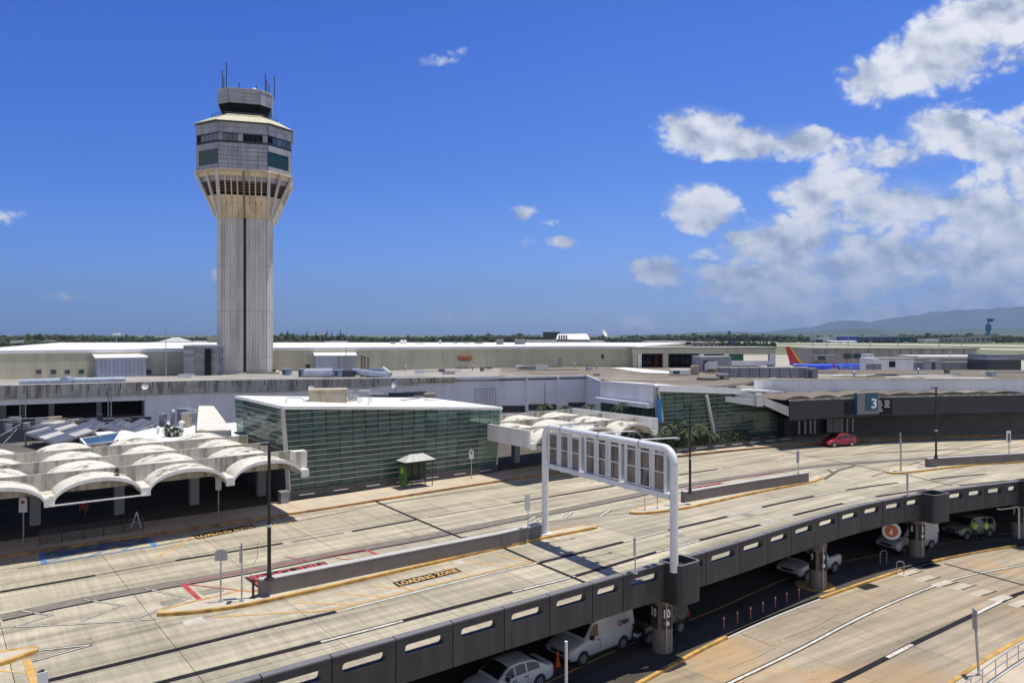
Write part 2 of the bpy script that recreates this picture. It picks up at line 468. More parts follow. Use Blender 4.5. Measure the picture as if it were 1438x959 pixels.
m_beige = mat('beige_cladding', (0.52, 0.495, 0.36), 0.7, var=0.04, vscale=0.1, streak=((0.30, 0.28, 0.22), 0.5, 0.35), per_obj=0.03)
m_tbase = mat('tower_grey_precast', (0.66, 0.61, 0.54), 0.8, var=0.05, vscale=0.25, streak=((0.28, 0.25, 0.21), 0.7, 0.4), per_obj=0.04)
m_tflare = mat('tower_cream_precast', (0.72, 0.56, 0.36), 0.8, var=0.06, vscale=0.3, streak=((0.32, 0.24, 0.14), 0.7, 0.5), per_obj=0.04)
m_tmetal = mat('tower_aluminium_panel', (0.40, 0.385, 0.40), 0.5, 0.15, var=0.08, vscale=0.4, per_obj=0.10, streak=((0.2, 0.19, 0.19), 0.9, 0.5))
m_tmetal2 = mat('tower_dark_frame', (0.05, 0.055, 0.06), 0.4, 0.2, var=0)
m_troof = mat('tower_cream_roof', (0.58, 0.54, 0.42), 0.6, var=0.06, per_obj=0.04)
m_tglass = mat('tower_dark_glass', (0.006, 0.008, 0.008), 0.3, 0.0, 0.12, var=0)
m_tglass2 = mat('tower_pale_window', (0.10, 0.13, 0.14), 0.1, 0.0, 0.8, var=0, per_obj=0.5)
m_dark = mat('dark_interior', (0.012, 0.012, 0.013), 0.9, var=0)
m_shade = mat('shade_toned_inner_wall', (0.13, 0.125, 0.12), 0.9, var=0.15)  # inner and covered walls, darkened in colour to stand for shade
m_shell = mat('weathered_white_shell', (0.66, 0.63, 0.56), 0.85, var=0.10, vscale=0.5, stain=(0.12, 0.095, 0.07), sscale=0.75, samt=0.85, sthr=(0.53, 0.62), streak=((0.20, 0.17, 0.12), 1.3, 0.7))
m_fin = mat('weathered_grey_upstand', (0.46, 0.44, 0.39), 0.9, var=0.12, vscale=0.6, stain=(0.20, 0.18, 0.14), sscale=0.5, samt=0.5, streak=((0.13, 0.11, 0.08), 1.6, 0.75))
m_shellw = mat('clean_white_fascia', (0.72, 0.71, 0.69), 0.8, var=0.04, streak=((0.4, 0.38, 0.33), 1.1, 0.35))
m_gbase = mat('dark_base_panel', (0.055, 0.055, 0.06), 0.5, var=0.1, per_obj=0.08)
m_mull = mat('pale_mullion', (0.44, 0.42, 0.40), 0.5, 0.2, var=0)
m_slot = mat('bright_slot', (0.7, 0.72, 0.72), 0.4, var=0)
m_alum = mat('duct_metal', (0.42, 0.47, 0.56), 0.4, 0.5, var=0.15, vscale=1.0)
m_bluepipe = mat('blue_duct_jacket', (0.22, 0.30, 0.44), 0.6, var=0.25, vscale=0.8)
m_beigebox = mat('beige_unit_paint', (0.45, 0.38, 0.28), 0.7, var=0.1, vscale=1.0, streak=((0.25, 0.18, 0.12), 1.5, 0.5))
m_greybox = mat('grey_unit_paint', (0.30, 0.31, 0.32), 0.6, 0.1, var=0.15, vscale=0.7, per_obj=0.2)
m_jet = mat('jet_bridge_grey', (0.23, 0.24, 0.26), 0.6, var=0.12, vscale=0.5, per_obj=0.15)
m_corr = mat('corrugated_blue_grey', (0.13, 0.14, 0.17), 0.5, 0.3, var=0.2, vscale=1.0, per_obj=0.35)
m_corrw = mat('corrugated_faded', (0.50, 0.47, 0.44), 0.6, 0.1, var=0.2, vscale=1.2, per_obj=0.2)
m_bluesign = mat('blue_banner', (0.01, 0.22, 0.45), 0.5, var=0.05)
m_teal = mat('teal_sign', (0.008, 0.10, 0.14), 0.5, var=0)
m_signgrey = mat('sign_grey', (0.21, 0.20, 0.21), 0.6, var=0.05)
m_text = mat('white_lettering', (0.8, 0.82, 0.84), 0.5, var=0)
m_panelback = mat('sign_panel_back', (0.27, 0.22, 0.18), 0.45, 0.3, var=0.3, vscale=1.2, streak=((0.05, 0.045, 0.045), 2.5, 0.8), per_obj=0.15)
m_tyre = mat('tyre_rubber', (0.018, 0.018, 0.018), 0.8, var=0)
m_rim = mat('wheel_rim', (0.45, 0.46, 0.47), 0.35, 0.7, var=0)
m_cglass = mat('car_glass', (0.012, 0.014, 0.016), 0.06, 0, 0.7, var=0)
m_chrome = mat('headlamp_lens', (0.6, 0.62, 0.64), 0.15, 0.3, var=0)
m_tail = mat('tail_lamp_lens', (0.35, 0.02, 0.02), 0.2, var=0)
m_amber = mat('amber_lens', (0.7, 0.22, 0.04), 0.3, var=0)
m_plastic = mat('black_plastic', (0.02, 0.02, 0.021), 0.6, var=0)
m_orange = mat('orange_plastic', (0.75, 0.12, 0.03), 0.5, var=0.1)
m_bollard = mat('faded_red_post', (0.45, 0.10, 0.08), 0.6, var=0.15)
m_colm = mat('column_concrete', (0.19, 0.165, 0.145), 0.8, var=0.1, streak=((0.16, 0.14, 0.12), 1.4, 0.5))
m_grass = mat('airfield_grass', (0.13, 0.155, 0.06), 0.95, var=0.25, vscale=0.01, stain=(0.21, 0.20, 0.10), sscale=0.006, samt=0.7)
m_tarmac = mat('runway_concrete', (0.43, 0.40, 0.34), 0.9, var=0.12, vscale=0.01)
m_apron = mat('apron_concrete', (0.40, 0.37, 0.31), 0.9, var=0.12, vscale=0.02, stain=(0.24, 0.22, 0.19), sscale=0.02, samt=0.5)
m_leaf = mat('tree_foliage', (0.040, 0.055, 0.022), 0.9, var=0.5, vscale=0.02, stain=(0.07, 0.085, 0.03), sscale=0.05, samt=0.6)
m_leafdk = mat('dark_foliage', (0.030, 0.052, 0.018), 0.9, var=0.4, vscale=0.05)
m_palm = mat('palm_leaf', (0.035, 0.065, 0.012), 0.6, var=0.35, vscale=1.5)
m_bush = mat('bush_leaf', (0.03, 0.05, 0.012), 0.7, var=0.4, vscale=4)
m_trunk = mat('bark', (0.16, 0.12, 0.09), 0.9, var=0.2)
m_hill = mat('forested_hill', (0.055, 0.075, 0.045), 0.95, var=0.35, vscale=0.0015, stain=(0.13, 0.12, 0.06), sscale=0.0012, samt=0.6)
m_sea = mat('sea_water', (0.01, 0.04, 0.07), 0.15, var=0)
m_ygreen = mat('green_advert', (0.05, 0.17, 0.03), 0.5, var=0.3, vscale=1.5, stain=(0.15, 0.24, 0.05), sscale=0.9, samt=0.9)

def glass_mat(name, col, trans, mixf):
    m = bpy.data.materials.new(name); m.use_nodes = True
    nt = m.node_tree; t = NT(nt); b = nt.nodes['Principled BSDF']
    b.inputs['Base Color'].default_value = (*col, 1); b.inputs['Roughness'].default_value = 0.05
    b.inputs['Specular IOR Level'].default_value = 0.8
    geo = t.n('ShaderNodeNewGeometry').outputs['Position']
    rnd = t.n('ShaderNodeObjectInfo').outputs['Random']
    c = t.mix(1.0, col, t.ramp(rnd, [(0, 0.75), (1, 1.3)]), 'MULTIPLY')
    nt.links.new(c, b.inputs['Base Color'])
    tr = t.n('ShaderNodeBsdfTransparent', {'Color': (*trans, 1)})
    mx = t.n('ShaderNodeMixShader', {0: mixf, 1: b.outputs[0], 2: tr.outputs[0]})
    nt.links.new(mx.outputs[0], nt.nodes['Material Output'].inputs['Surface'])
    MATS[name] = m
    return m
m_glass = glass_mat('green_tinted_glass', (0.105, 0.18, 0.15), (0.66, 0.84, 0.76), 0.52)
m_glassd = glass_mat('dark_glass', (0.02, 0.04, 0.04), (0.30, 0.40, 0.38), 0.4)
m_tealglass = glass_mat('teal_glass', (0.03, 0.11, 0.10), (0.3, 0.6, 0.55), 0.45)
def text_mesh(name, body, size, mat_, parent, M, ext=0.004, xs=1.0, bold=0.0):
    cu = bpy.data.curves.new(name, 'FONT'); cu.body = body; cu.size = size; cu.extrude = ext; cu.offset = bold
    cu.align_x = 'CENTER'; cu.align_y = 'CENTER'; cu.resolution_u = 3
    tmp = bpy.data.objects.new('tmp', cu); COL.objects.link(tmp)
    dg = bpy.context.evaluated_depsgraph_get()
    me = bpy.data.meshes.new_from_object(tmp.evaluated_get(dg))
    bpy.data.objects.remove(tmp); bpy.data.curves.remove(cu)
    me.transform(Matrix.Diagonal((xs, 1, 1, 1)))
    off = WL[parent.name] if parent is not None else Vector((0, 0, 0))
    me.transform(Matrix.Translation(-off) @ M)
    me.materials.clear(); me.materials.append(mat_)
    me.name = name
    o = bpy.data.objects.new(name, me); COL.objects.link(o); o.parent = parent
    WL[o.name] = off.copy()
    return o
def basis(o, x, y):
    """matrix with origin o, x axis x, y axis y"""
    x = Vector(x).normalized(); y = Vector(y).normalized(); z = x.cross(y).normalized(); y = z.cross(x)
    M = Matrix((x, y, z)).transposed().to_4x4(); M.translation = Vector(o)
    return M
# ================================================================== SETTING
ground = struct('ground', (0, 0, LZ - 0.06))
def gsheet(name, quad, z, m, parent=None, kind='structure', n=1):
    b = MB(); b.quad(*[Vector((p[0], p[1], z)) for p in quad]); o = b.build(name, m, parent)
    if parent is None: o['kind'] = kind
    return o
b = MB(); b.quad(Vector((-32000, -600, LZ - .06)), Vector((32000, -600, LZ - .06)), Vector((32000, 40000, LZ - .06)), Vector((-32000, 40000, LZ - .06)))
b.build('grass_field', m_grass, ground)
def ext(p, q, k): return p + (q - p) * k
def strip(name, a0, a1, b0, b1, z, m):
    A, B_ = GL(*a0), GL(*a1); C, D_ = GL(*b0), GL(*b1)
    gsheet(name, [ext(C, D_, -1.5), ext(C, D_, 2.5), ext(A, B_, 2.5), ext(A, B_, -1.5)], z, m)
strip('runway', (1040, 480.2), (1438, 484.4), (1040, 481.6), (1438, 487.0), LZ - .05, m_tarmac)
strip('taxiway', (1040, 483.4), (1438, 489.6), (1040, 484.8), (1438, 492.0), LZ - .045, m_tarmac)
gsheet('apron', [(-600, 150), (800, 150), (800, 640), (-600, 640)], LZ - .04, m_apron)
gsheet('service_yard', [(-200, -60), (260, -60), (260, 320), (-200, 320)], LZ - .03, mat('yard_concrete', (.27, .25, .21), .9, var=.2, vscale=.1))

# ---- the curved edges of the upper road
pp = [(340, 958), (467, 921.5), (556, 897), (634.4, 874), (707.6, 853.4), (772.7, 836.3), (832.8, 818.8), (875, 806.5), (933, 790), (968, 782), (1039, 760.5), (1077, 748.5), (1112, 737.5),
      (1145, 726.8), (1176, 717.5), (1207, 709.2), (1237, 702.3), (1267, 696.8), (1293, 692.6), (1318, 690), (1355, 684.3), (1382, 681), (1409, 677.5), (1436, 675)]
PW = [G(x, y, 1.1) for x, y in pp]
PW = [Vector((p.x, p.y, 0)) for p in PW]
PW = [PW[0] - Vector((.79, .61, 0)) * 34] + PW + [PW[-1] + Vector((.93, .36, 0)) * 10, PW[-1] + Vector((.93, .36, 0)) * 10 + Vector((.97, .25, 0)) * 25]
# smooth the traced points a little so the wall reads as one curve
def relax(P, k=3):
    P = [p.copy() for p in P]
    for _ in range(k):
        P = [P[0]] + [P[i] * .5 + (P[i - 1] + P[i + 1]) * .25 for i in range(1, len(P) - 1)] + [P[-1]]
    return P
PW = resample(smooth(PW, 8), 2.0); PW = relax(PW, 6)
kk = [(414, 722.5), (560, 699), (720, 674), (835, 657), (949.5, 641.8), (1060, 630.5), (1157, 623.0), (1231, 619.0), (1330, 615.0), (1438, 611.5)]
KW = [G(x, y) for x, y in kk]
KW = [KW[0] - Vector((.8, .6, 0)) * 64] + KW + [KW[-1] + Vector((.985, .17, 0)) * 50]
KW = relax(resample(smooth(KW, 8), 2.0), 6)
PL, KL = arc(PW), arc(KW)
def deckpt(t, v, z=0.0):
    a = at_len(PW, PL, t * PL[-1]); k = at_len(KW, KL, t * KL[-1])
    p = a.lerp(k, v); return Vector((p.x, p.y, z))
# correspondence: parametrise the kerb by the foot of the normal from the parapet
def foot(p, n):
    best = None
    for i in range(len(KW) - 1):
        a, c = KW[i], KW[i + 1]; d = c - a
        den = n.x * d.y - n.y * d.x
        if abs(den) < 1e-6: continue
        w = a - p
        s = (w.x * d.y - w.y * d.x) / den
        r = (w.x * n.y - w.y * n.x) / den
        if -0.01 <= r <= 1.01 and 5 < s < 60: best = p + n * s if best is None or s < (best - p).length else best
    return best
PN = normals2(PW)
rows = []
for i, (p, n) in enumerate(zip(PW, PN)):
    f = foot(p, n)
    if f is not None: rows.append((p, f))
RP = relax([r[0] for r in rows], 0); RK = relax([r[1] for r in rows], 12)
RPL = arc(RP)
def dp(s, v, z=0.0):
    a = at_len(RP, RPL, s)
    # matching kerb point by index interpolation
    lo = max(0, min(len(RPL) - 2, next((i for i in range(len(RPL) - 1) if RPL[i + 1] >= s), len(RPL) - 2)))
    f = min(1, max(0, (s - RPL[lo]) / max(1e-6, RPL[lo + 1] - RPL[lo])))
    k = RK[lo].lerp(RK[lo + 1], f)
    p = a.lerp(k, v); return Vector((p.x, p.y, z))

road = struct('upper_road', (0, 0, 0))
b = MB()
for i in range(len(RP) - 1):
    a0, a1, k1, k0 = RP[i], RP[i + 1], RK[i + 1], RK[i]
    a0, a1 = a0 + (k0 - a0).normalized() * .4, a1 + (k1 - a1).normalized() * .4
    def zz(p, z): return Vector((p.x, p.y, z))
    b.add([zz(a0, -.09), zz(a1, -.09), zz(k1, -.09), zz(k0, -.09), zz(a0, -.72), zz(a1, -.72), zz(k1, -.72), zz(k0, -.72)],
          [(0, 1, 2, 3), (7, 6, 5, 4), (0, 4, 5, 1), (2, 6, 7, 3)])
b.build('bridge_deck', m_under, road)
# poured slabs with open joints, each its own piece
SL = 5.6; NB = 8; total = RPL[-1]
ns = int(total / SL)
for i in range(ns):
    for j in range(NB):
        s0, s1 = i * SL, (i + 1) * SL
        g = 0.012 / 26
        v0, v1 = max(j / NB + g, .013), (j + 1) / NB - g
        b = MB(); q = []
        for s in (s0 + .012, (s0 + s1) / 2, s1 - .012):
            q += [dp(s, v0), dp(s, v1), dp(s, v0, -.07), dp(s, v1, -.07)]
        fs = []
        for k in (0, 4): fs += [(k, k + 4, k + 5, k + 1), (k, k + 2, k + 6, k + 4), (k + 1, k + 5, k + 7, k + 3)]
        fs += [(0, 1, 3, 2), (8, 10, 11, 9)]
        b.add(q, fs); b.build('slab', m_deck, road)

# ---- markings on the upper road
def mk(name, pts, w, m, z=.006, sm=True, parent=None, zl=0.0):
    P = [G(x, y, zl) for x, y in pts]
    if sm and len(P) > 2: P = smooth(P, 5)
    b = MB(); b.ribbon(P, w, zl + z); return b.build(name, m, parent or road)
def mkw(name, P, w, m, z=.006, parent=None):
    b = MB(); b.ribbon(P, w, z); return b.build(name, m, parent or road)
def cut(pts, x0, x1, zl=0.0):
    """the stretch of a pixel polyline between two photo columns, as world points"""
    P = smooth([G(x, y, zl) for x, y in pts], 10)
    def col(p): return 719 + p.x / p.y * F
    out = [p for p in P if x0 <= col(p) <= x1]
    return out
L1 = [(60, 1004), (222.8, 959), (360, 924), (450.7, 901), (565.5, 871.5), (720, 831), (807.8, 808.5), (921.7, 775), (982, 758.5), (1068, 736.5), (1113.7, 723.5), (1184.5, 706.5), (1229.5, 697.5), (1301, 687), (1347.6, 681.6), (1438, 673)]
L2 = [(52.6, 959), (210, 921), (360, 884.5), (472, 858.5), (610, 824.5), (720, 797.5), (757, 790), (875.5, 760.6), (938, 744.5), (1021.5, 725), (1069.8, 712), (1143.6, 696.5), (1187.9, 688), (1261, 677.8), (1307.6, 672.6), (1384.8, 665.6), (1438, 661)]
def laneline(pts, segs):
    """segs: (x0, x1, 'b' black band, 'w' white dash with black edges, 't' thin white with thin black edges, 'g' worn)"""
    for (x0, x1, k) in segs:
        P = cut(pts, x0, x1)
        if len(P) < 2: continue
        if k == 'b': mkw('lane_stripe', P, .36, m_black, .006)
        elif k == 'w': mkw('lane_stripe', P, .36, m_black, .006); mkw('lane_dash', P, .17, m_wpaint, .011)
        elif k == 't': mkw('lane_stripe', P, .26, m_black, .006); mkw('lane_dash', P, .16, m_wpaint, .011)
        elif k == 'g': mkw('lane_stripe', P, .2, m_worn, .006)
laneline(L1, [(60, 452, 'b'), (450, 567, 'w'), (565, 722, 'b'), (720, 809, 'w'), (807, 923, 'b'), (921, 983, 'w'), (982, 1069, 'b'), (1068, 1115, 't'), (1113, 1186, 'b'), (1184, 1231, 't'), (1229, 1302, 'b'), (1347, 1438, 'b')])
laneline(L2, [(40, 473, 'b'), (472, 758, 't'), (757, 877, 'b'), (875, 939, 't'), (938, 1023, 'b'), (1021, 1071, 't'), (1069, 1145, 'b'), (1143, 1189, 't'), (1187, 1262, 'b'), (1307, 1386, 'b')])
I1 = [(0, 831), (134, 807.6), (246.6, 787), (360, 768.8), (483, 748), (588, 729), (720, 706), (817, 690), (867, 681.3), (949.5, 667.5), (1008, 658.5), (1090, 645), (1180, 639), (1232, 636), (1348.6, 630.5), (1438, 627.5)]
laneline(I1, [(0, 135, 'b'), (133, 248, 'g'), (246, 400, 'b'), (398, 485, 'g'), (483, 590, 'b'), (588, 722, 'g'), (720, 868, 'b'), (866, 951, 'g'), (949, 1010, 'b'), (1008, 1092, 'g'), (1090, 1233, 'g'), (1232, 1350, 'b'), (1348, 1438, 'g')])
I2 = [(0, 802.6), (218, 766.3), (360, 740), (421, 731), (569.5, 702.5), (740, 679), (880, 660)]
laneline(I2, [(0, 880, 'g')])
# trench drain beside the islands: grey grating with a dark channel line
DR = [(0, 866), (100, 845), (200, 826.5), (360, 798), (460, 778), (590, 754.5), (720, 728.5), (802, 713), (880, 697), (960, 680.5), (1060, 666), (1136, 655), (1193, 649.8), (1270, 645), (1306, 641.5), (1377, 637.8), (1438, 635)]
DRW = cut(DR, -5, 1445)
m_drain = mat('drain_grating', (0.20, 0.175, 0.15), 0.8, 0.1, var=0.25, vscale=1.5)
mkw('drain_grating', DRW, 0.85, m_drain, .007)
nn = normals2(DRW)
mkw('drain_channel', [p - n * .62 for p, n in zip(DRW, nn)], .22, m_black, .008)
mkw('drain_edge', [p - n * .40 for p, n in zip(DRW, nn)], .06, m_steel, .012)
# movement joints crossing the deck
mk('expansion_joint', [(525, 703), (631.6, 748.6), (654.6, 755)], .22, m_black, .014)
mk('expansion_joint', [(700, 766), (757, 791), (829.5, 821)], .22, m_black, .014, sm=False)
mk('expansion_joint', [(1090, 631), (1134, 640), (1183, 649.5), (1247, 663)], .16, m_black, .014)
mk('expansion_joint', [(1266, 665), (1337.6, 682)], .16, m_black, .014)
# gore chevrons: white with thin black borders
def outlined(name, pts, w, m=m_wpaint, bw=.07, sm=False):
    mk(name + '_border', pts, w + 2 * bw, m_black, .007, sm); mk(name, pts, w, m, .012, sm)
for ch in ([(30, 857), (71.4, 864), (20, 880)], [(119, 841.5), (171.5, 850), (114, 872)], [(204, 826), (266, 839.7), (190, 868.5)]):
    outlined('chevron', ch, .09, bw=.055)
outlined('gore_line', [(-60, 883.5), (100, 876.5), (218, 869)], .09, bw=.05)
outlined('gore_line', [(55, 913), (129, 905)], .10)
outlined('gore_line', [(45, 928), (129, 905)], .10)
for ch in ([(793, 727), (802, 720)], [(842, 725), (857, 715)], [(738, 733), (752, 725)], [(749, 733), (757, 728)]):
    outlined('chevron', ch, .18)
mk('gore_line', [(744, 735), (800, 729), (884, 720)], .12, m_worn, .007)
outlined('gore_line', [(1157, 673), (1176, 661), (1200, 654)], .2, m_worn)
mk('gore_line', [(1162, 659), (1170, 664)], .35, m_worn, .008, False)
mk('gore_line', [(1224, 669), (1243, 663)], .2, m_worn, .008, False)
mk('gore_line', [(1266, 655), (1304, 645)], .25, m_worn, .008, False)
mk('gore_line', [(1283, 648), (1300, 653)], .2, m_worn, .008, False)
# yellow loading-zone hatching beside the first island
mk('zone_line', [(300, 866), (380, 861.5), (461.5, 856.5), (502, 847.5), (610, 820.5), (720, 795), (757, 789)], .13, m_ypaint, .016)
for q in ([(415, 846), (500, 848)], [(477, 833), (545, 838)], [(525, 823), (585, 827)], [(660, 788), (720, 796)], [(700, 780), (752, 789)], [(620, 797), (655, 806)]):
    mk('zone_hatch', q, .14, m_ypaint, .009, False)
def text_quad(name, body, q, m, parent, mirror=False, fill=(.92, .72), bold=.02):
    """letter the quad q = (bottom-left, bottom-right, top-right, top-left) in world space"""
    cu = bpy.data.curves.new(name, 'FONT'); cu.body = body; cu.size = 1; cu.offset = bold; cu.align_x = 'CENTER'; cu.align_y = 'CENTER'; cu.resolution_u = 2; cu.space_line = .95
    tmp = bpy.data.objects.new('tmp', cu); COL.objects.link(tmp)
    me = bpy.data.meshes.new_from_object(tmp.evaluated_get(bpy.context.evaluated_depsgraph_get()))
    bpy.data.objects.remove(tmp); bpy.data.curves.remove(cu)
    xs = [v.co.x for v in me.vertices]; ys = [v.co.y for v in me.vertices]
    x0, x1, y0, y1 = min(xs), max(xs), min(ys), max(ys)
    off = WL[parent.name] if parent is not None else Vector((0, 0, 0))
    for v in me.vertices:
        u = (v.co.x - x0) / (x1 - x0); w = (v.co.y - y0) / (y1 - y0)
        u = .5 + (u - .5) * fill[0]; w = .5 + (w - .5) * fill[1]
        v.co = lerp2([Vector(p) for p in q], u, w) - off
    me.materials.clear(); me.materials.append(m); me.name = name
    o = bpy.data.objects.new(name, me); COL.objects.link(o); o.parent = parent; WL[o.name] = off.copy()
    return o
def zq(pts, z): return [G(x, y, 0) + Vector((0, 0, z)) for x, y in pts]
q = [(560, 824), (649, 802.5), (640, 797.5), (551, 818)]
b = MB(); b.quad(*zq(q, .018)); b.build('lettering_panel', m_black, road)
text_quad('road_lettering', 'LOADING ZONE', zq(q, .022), m_ypaint, road, fill=(.94, .72), bold=.03)
q = [(278, 757), (360, 740.5), (352, 736), (270, 752)]
b = MB(); b.quad(*zq(q, .018)); b.build('lettering_panel', m_black, road)
text_quad('road_lettering', 'LOADING ZONE', zq(q, .022), m_ypaint, road, fill=(.94, .72), bold=.03)
for q in ([(218, 783), (250, 766)], [(282, 755), (296, 743)], [(248, 766), (272, 752)], [(314, 750), (332, 738)], [(381, 743), (392, 729)], [(400, 729), (411, 735)], [(20, 793), (36, 784)]):
    mk('zone_hatch', q, .12, m_ypaint, .009, False)
# red FIRE LANE box, lettered for the far roadway
q = [(462, 794), (455, 788.6), (345, 810), (361, 824)]
q = [(455, 788.6), (343, 810.5), (352, 817.5), (464, 794)]     # bottom-left .. as read from the far side
b = MB(); b.quad(*zq([q[3], q[0], q[1], q[2]], .018)); b.build('lettering_panel', m_black, road)
text_quad('road_lettering', 'FIRE LANE', zq(q, .022), m_rpaint, road, fill=(.95, .8), bold=.03)
q2 = [(464, 794), (352, 817.5), (364, 826.5), (476, 800)]
b = MB(); b.quad(*zq([q2[3], q2[0], q2[1], q2[2]], .018)); b.build('lettering_panel', m_black, road)
text_quad('road_lettering', 'NO PARKING', zq(q2, .022), m_rpaint, road, fill=(.95, .8), bold=.03)
for pts, w in (([(257, 820), (283, 844)], .24), ([(264, 820.7), (352.6, 830.4)], .1), ([(286, 844), (365, 828)], .1), ([(260, 818.5), (330, 805), (440, 784.5), (513, 771.6)], .11), ([(513, 771.6), (532, 779.7)], .18), ([(472, 783.7), (502, 787)], .12), ([(400, 781), (430, 788)], .08)):
    mk('fire_lane_line', pts, w, m_rpaint, .017, False)
q = [(962, 691), (1000, 683.5), (1012, 679), (985, 680.5)]
b = MB(); b.quad(*zq([(975, 690.5), (1023, 680.5), (1011, 678), (962, 687)], .018)); b.build('lettering_panel', m_black, road)
text_quad('road_lettering', 'FIRE LANE', zq([(1011, 678), (962, 687), (975, 690.5), (1023, 680.5)], .022), m_rpaint, road, fill=(.95, .8), bold=.03)
mk('fire_lane_line', [(955, 687), (1060, 668), (1110, 661)], .1, m_rpaint, .017)
# blue accessible bay by the shell canopy
b = MB(); b.quad(*zq([(66, 786), (212, 761), (205, 748), (60, 771)], .010)); b.build('bay_surface', mat('dark_blue_bay', (0.05, 0.10, 0.20), 0.8, var=0.3, vscale=1.0, stain=(0.25, 0.23, 0.20), sscale=1.2, samt=0.8, sthr=(.42,.6)), road)
for pts, w in (([(62, 791.6), (219, 766.8)], .13), ([(58, 772), (62, 791.6)], .3), ([(208, 757), (219, 767)], .3), ([(66, 789), (100, 779)], .13), ([(122, 782), (150, 772)], .13), ([(172, 773), (192, 762)], .13)):
    mk('bay_line', pts, w, m_bpaint, .014, False)
for q in ((1217, 622), (1233, 621), (1250, 620.5)): mk('bay_line', [q, (q[0] + 5, q[1] - .3)], .3, m_bpaint, .014, False)

# ---- traffic islands with yellow kerbs
def island(near, far, extra_far=None, label=''):
    root = struct('traffic_island', G(*near[0]))
    A = [G(x, y) for x, y in near]
    B_ = list(far)
    A = smooth(A, 5)
    poly = A + B_[::-1]
    b = MB(); b.prism(poly, 0.0, .15); b.build('island_surface', m_island, root, fix=True)
    loop = A + B_[::-1] + [A[0]]
    # close kerb strip just inside the edge
    cen = sum(poly, Vector()) / len(poly)
    nn = normals2(A); s = 1
    if (A[len(A) // 2] + nn[len(A) // 2] - (A[len(A) // 2] - nn[len(A) // 2])).dot((B_[len(B_) // 2] - A[len(A) // 2])) < 0: s = -1
    b = MB(); b.ribbon([p + n * s * .085 for p, n in zip(A, nn)], .20, 0.0, .156); b.build('kerb', m_kerb, root)
    nb = normals2(B_)
    b = MB(); b.ribbon([p - n * s * .085 for p, n in zip(B_, nb)], .20, 0.0, .156); b.build('kerb', m_kerb, root)
    return root
wall1 = [G(366, 838, .15), G(540, 801.5, .15), G(704, 767.5, .15), G(761, 753.5, .15)]
n1 = normals2(wall1)
far1 = [G(221, 861.5), G(262, 850), G(300, 841.5), G(335, 832.5)] + [p + n * .95 - Vector((0, 0, .15)) for p, n in zip(wall1, n1)] + [G(800, 742.5), G(838, 738.8)]
island([(221.5, 865.5), (270, 862.5), (330, 855), (366, 848), (450, 829.5), (560, 804), (700, 771.5), (760, 758), (838.5, 742.6)], far1)
wall2 = [G(962, 705.5, .15), G(1060, 688.5, .15), G(1136, 676.5, .15)]
n2 = normals2(wall2)
far2 = [G(884, 719.5), G(900, 714), G(945, 702)] + [p + n * .95 - Vector((0, 0, .15)) for p, n in zip(wall2, n2)] + [G(1148, 668), G(1154, 670)]
island([(884, 721.8), (907, 722.3), (949.5, 717), (980, 711.5), (1060, 693.4), (1119.7, 682), (1145, 677), (1154, 673)], far2)
wall3 = [G(1304, 655.6, .15), G(1370, 651.5, .15), G(1438, 647.3, .15)]
wall3.append(wall3[-1] + (wall3[-1] - wall3[-2]).normalized() * 12)
n3 = normals2(wall3)
far3 = [G(1244.5, 663), G(1249, 660), G(1262.5, 657), G(1285, 653.5)] + [p + n * .95 - Vector((0, 0, .15)) for p, n in zip(wall3, n3)]
e3 = G(1438, 649.8); e3b = e3 + (e3 - G(1377, 653.2)).normalized() * 12
def px_of(p): return (719 + p.x / p.y * F, HZ + (CH - p.z) / p.y * F)
island([(1244.6, 664.5), (1259, 665.9), (1287.6, 663.3), (1323.5, 658.9), (1377, 653.2), (1438, 649.8), px_of(e3b)], far3)
isl0n = [(-120, 969), (0, 935.5), (53, 916.5)]
island(isl0n, [G(-120, 940), G(0, 918.5), G(50, 911.5), G(54, 913)])
mk('zone_line', [(37.6, 927), (52, 970)], .26, m_ypaint, .016, False)
mk('zone_line', [(-40, 939), (41, 944.5)], .11, m_ypaint, .009, False)

def low_wall(name, pts, h, label, thick=.45, group=None, joints=()):
    root = thing(name, pts[0], label, 'wall', group)
    nn = normals2(pts)
    P = [p + n * thick / 2 for p, n in zip(pts, nn)]
    idx = [0] + list(joints) + [len(P) - 1]
    for a, c in zip(idx, idx[1:]):
        Q = P[a:c + 1]
        d0 = (Q[1] - Q[0]).normalized() * .008; d1 = (Q[-1] - Q[-2]).normalized() * .008
        Q = [Q[0] + d0] + Q[1:-1] + [Q[-1] - d1]
        b = MB(); b.ribbon(Q, thick, None, h - .05); b.build('wall_section', m_iwall, root)
        b = MB(); b.ribbon([q + Vector((0, 0, h - .05)) for q in Q], thick + .02, None, .05); b.build('coping', m_icap, root)
    return root
low_wall('traffic_island_wall', wall1, .82, 'long grey painted concrete wall on the nearest traffic island, ending at the white sign gantry', joints=(2,))
low_wall('traffic_island_wall', wall2, .82, 'grey painted concrete wall on the middle island just right of the white sign gantry', joints=(1,))
low_wall('traffic_island_wall', wall3, .82, 'grey painted concrete wall on the far right island in front of terminal three', joints=(1,))

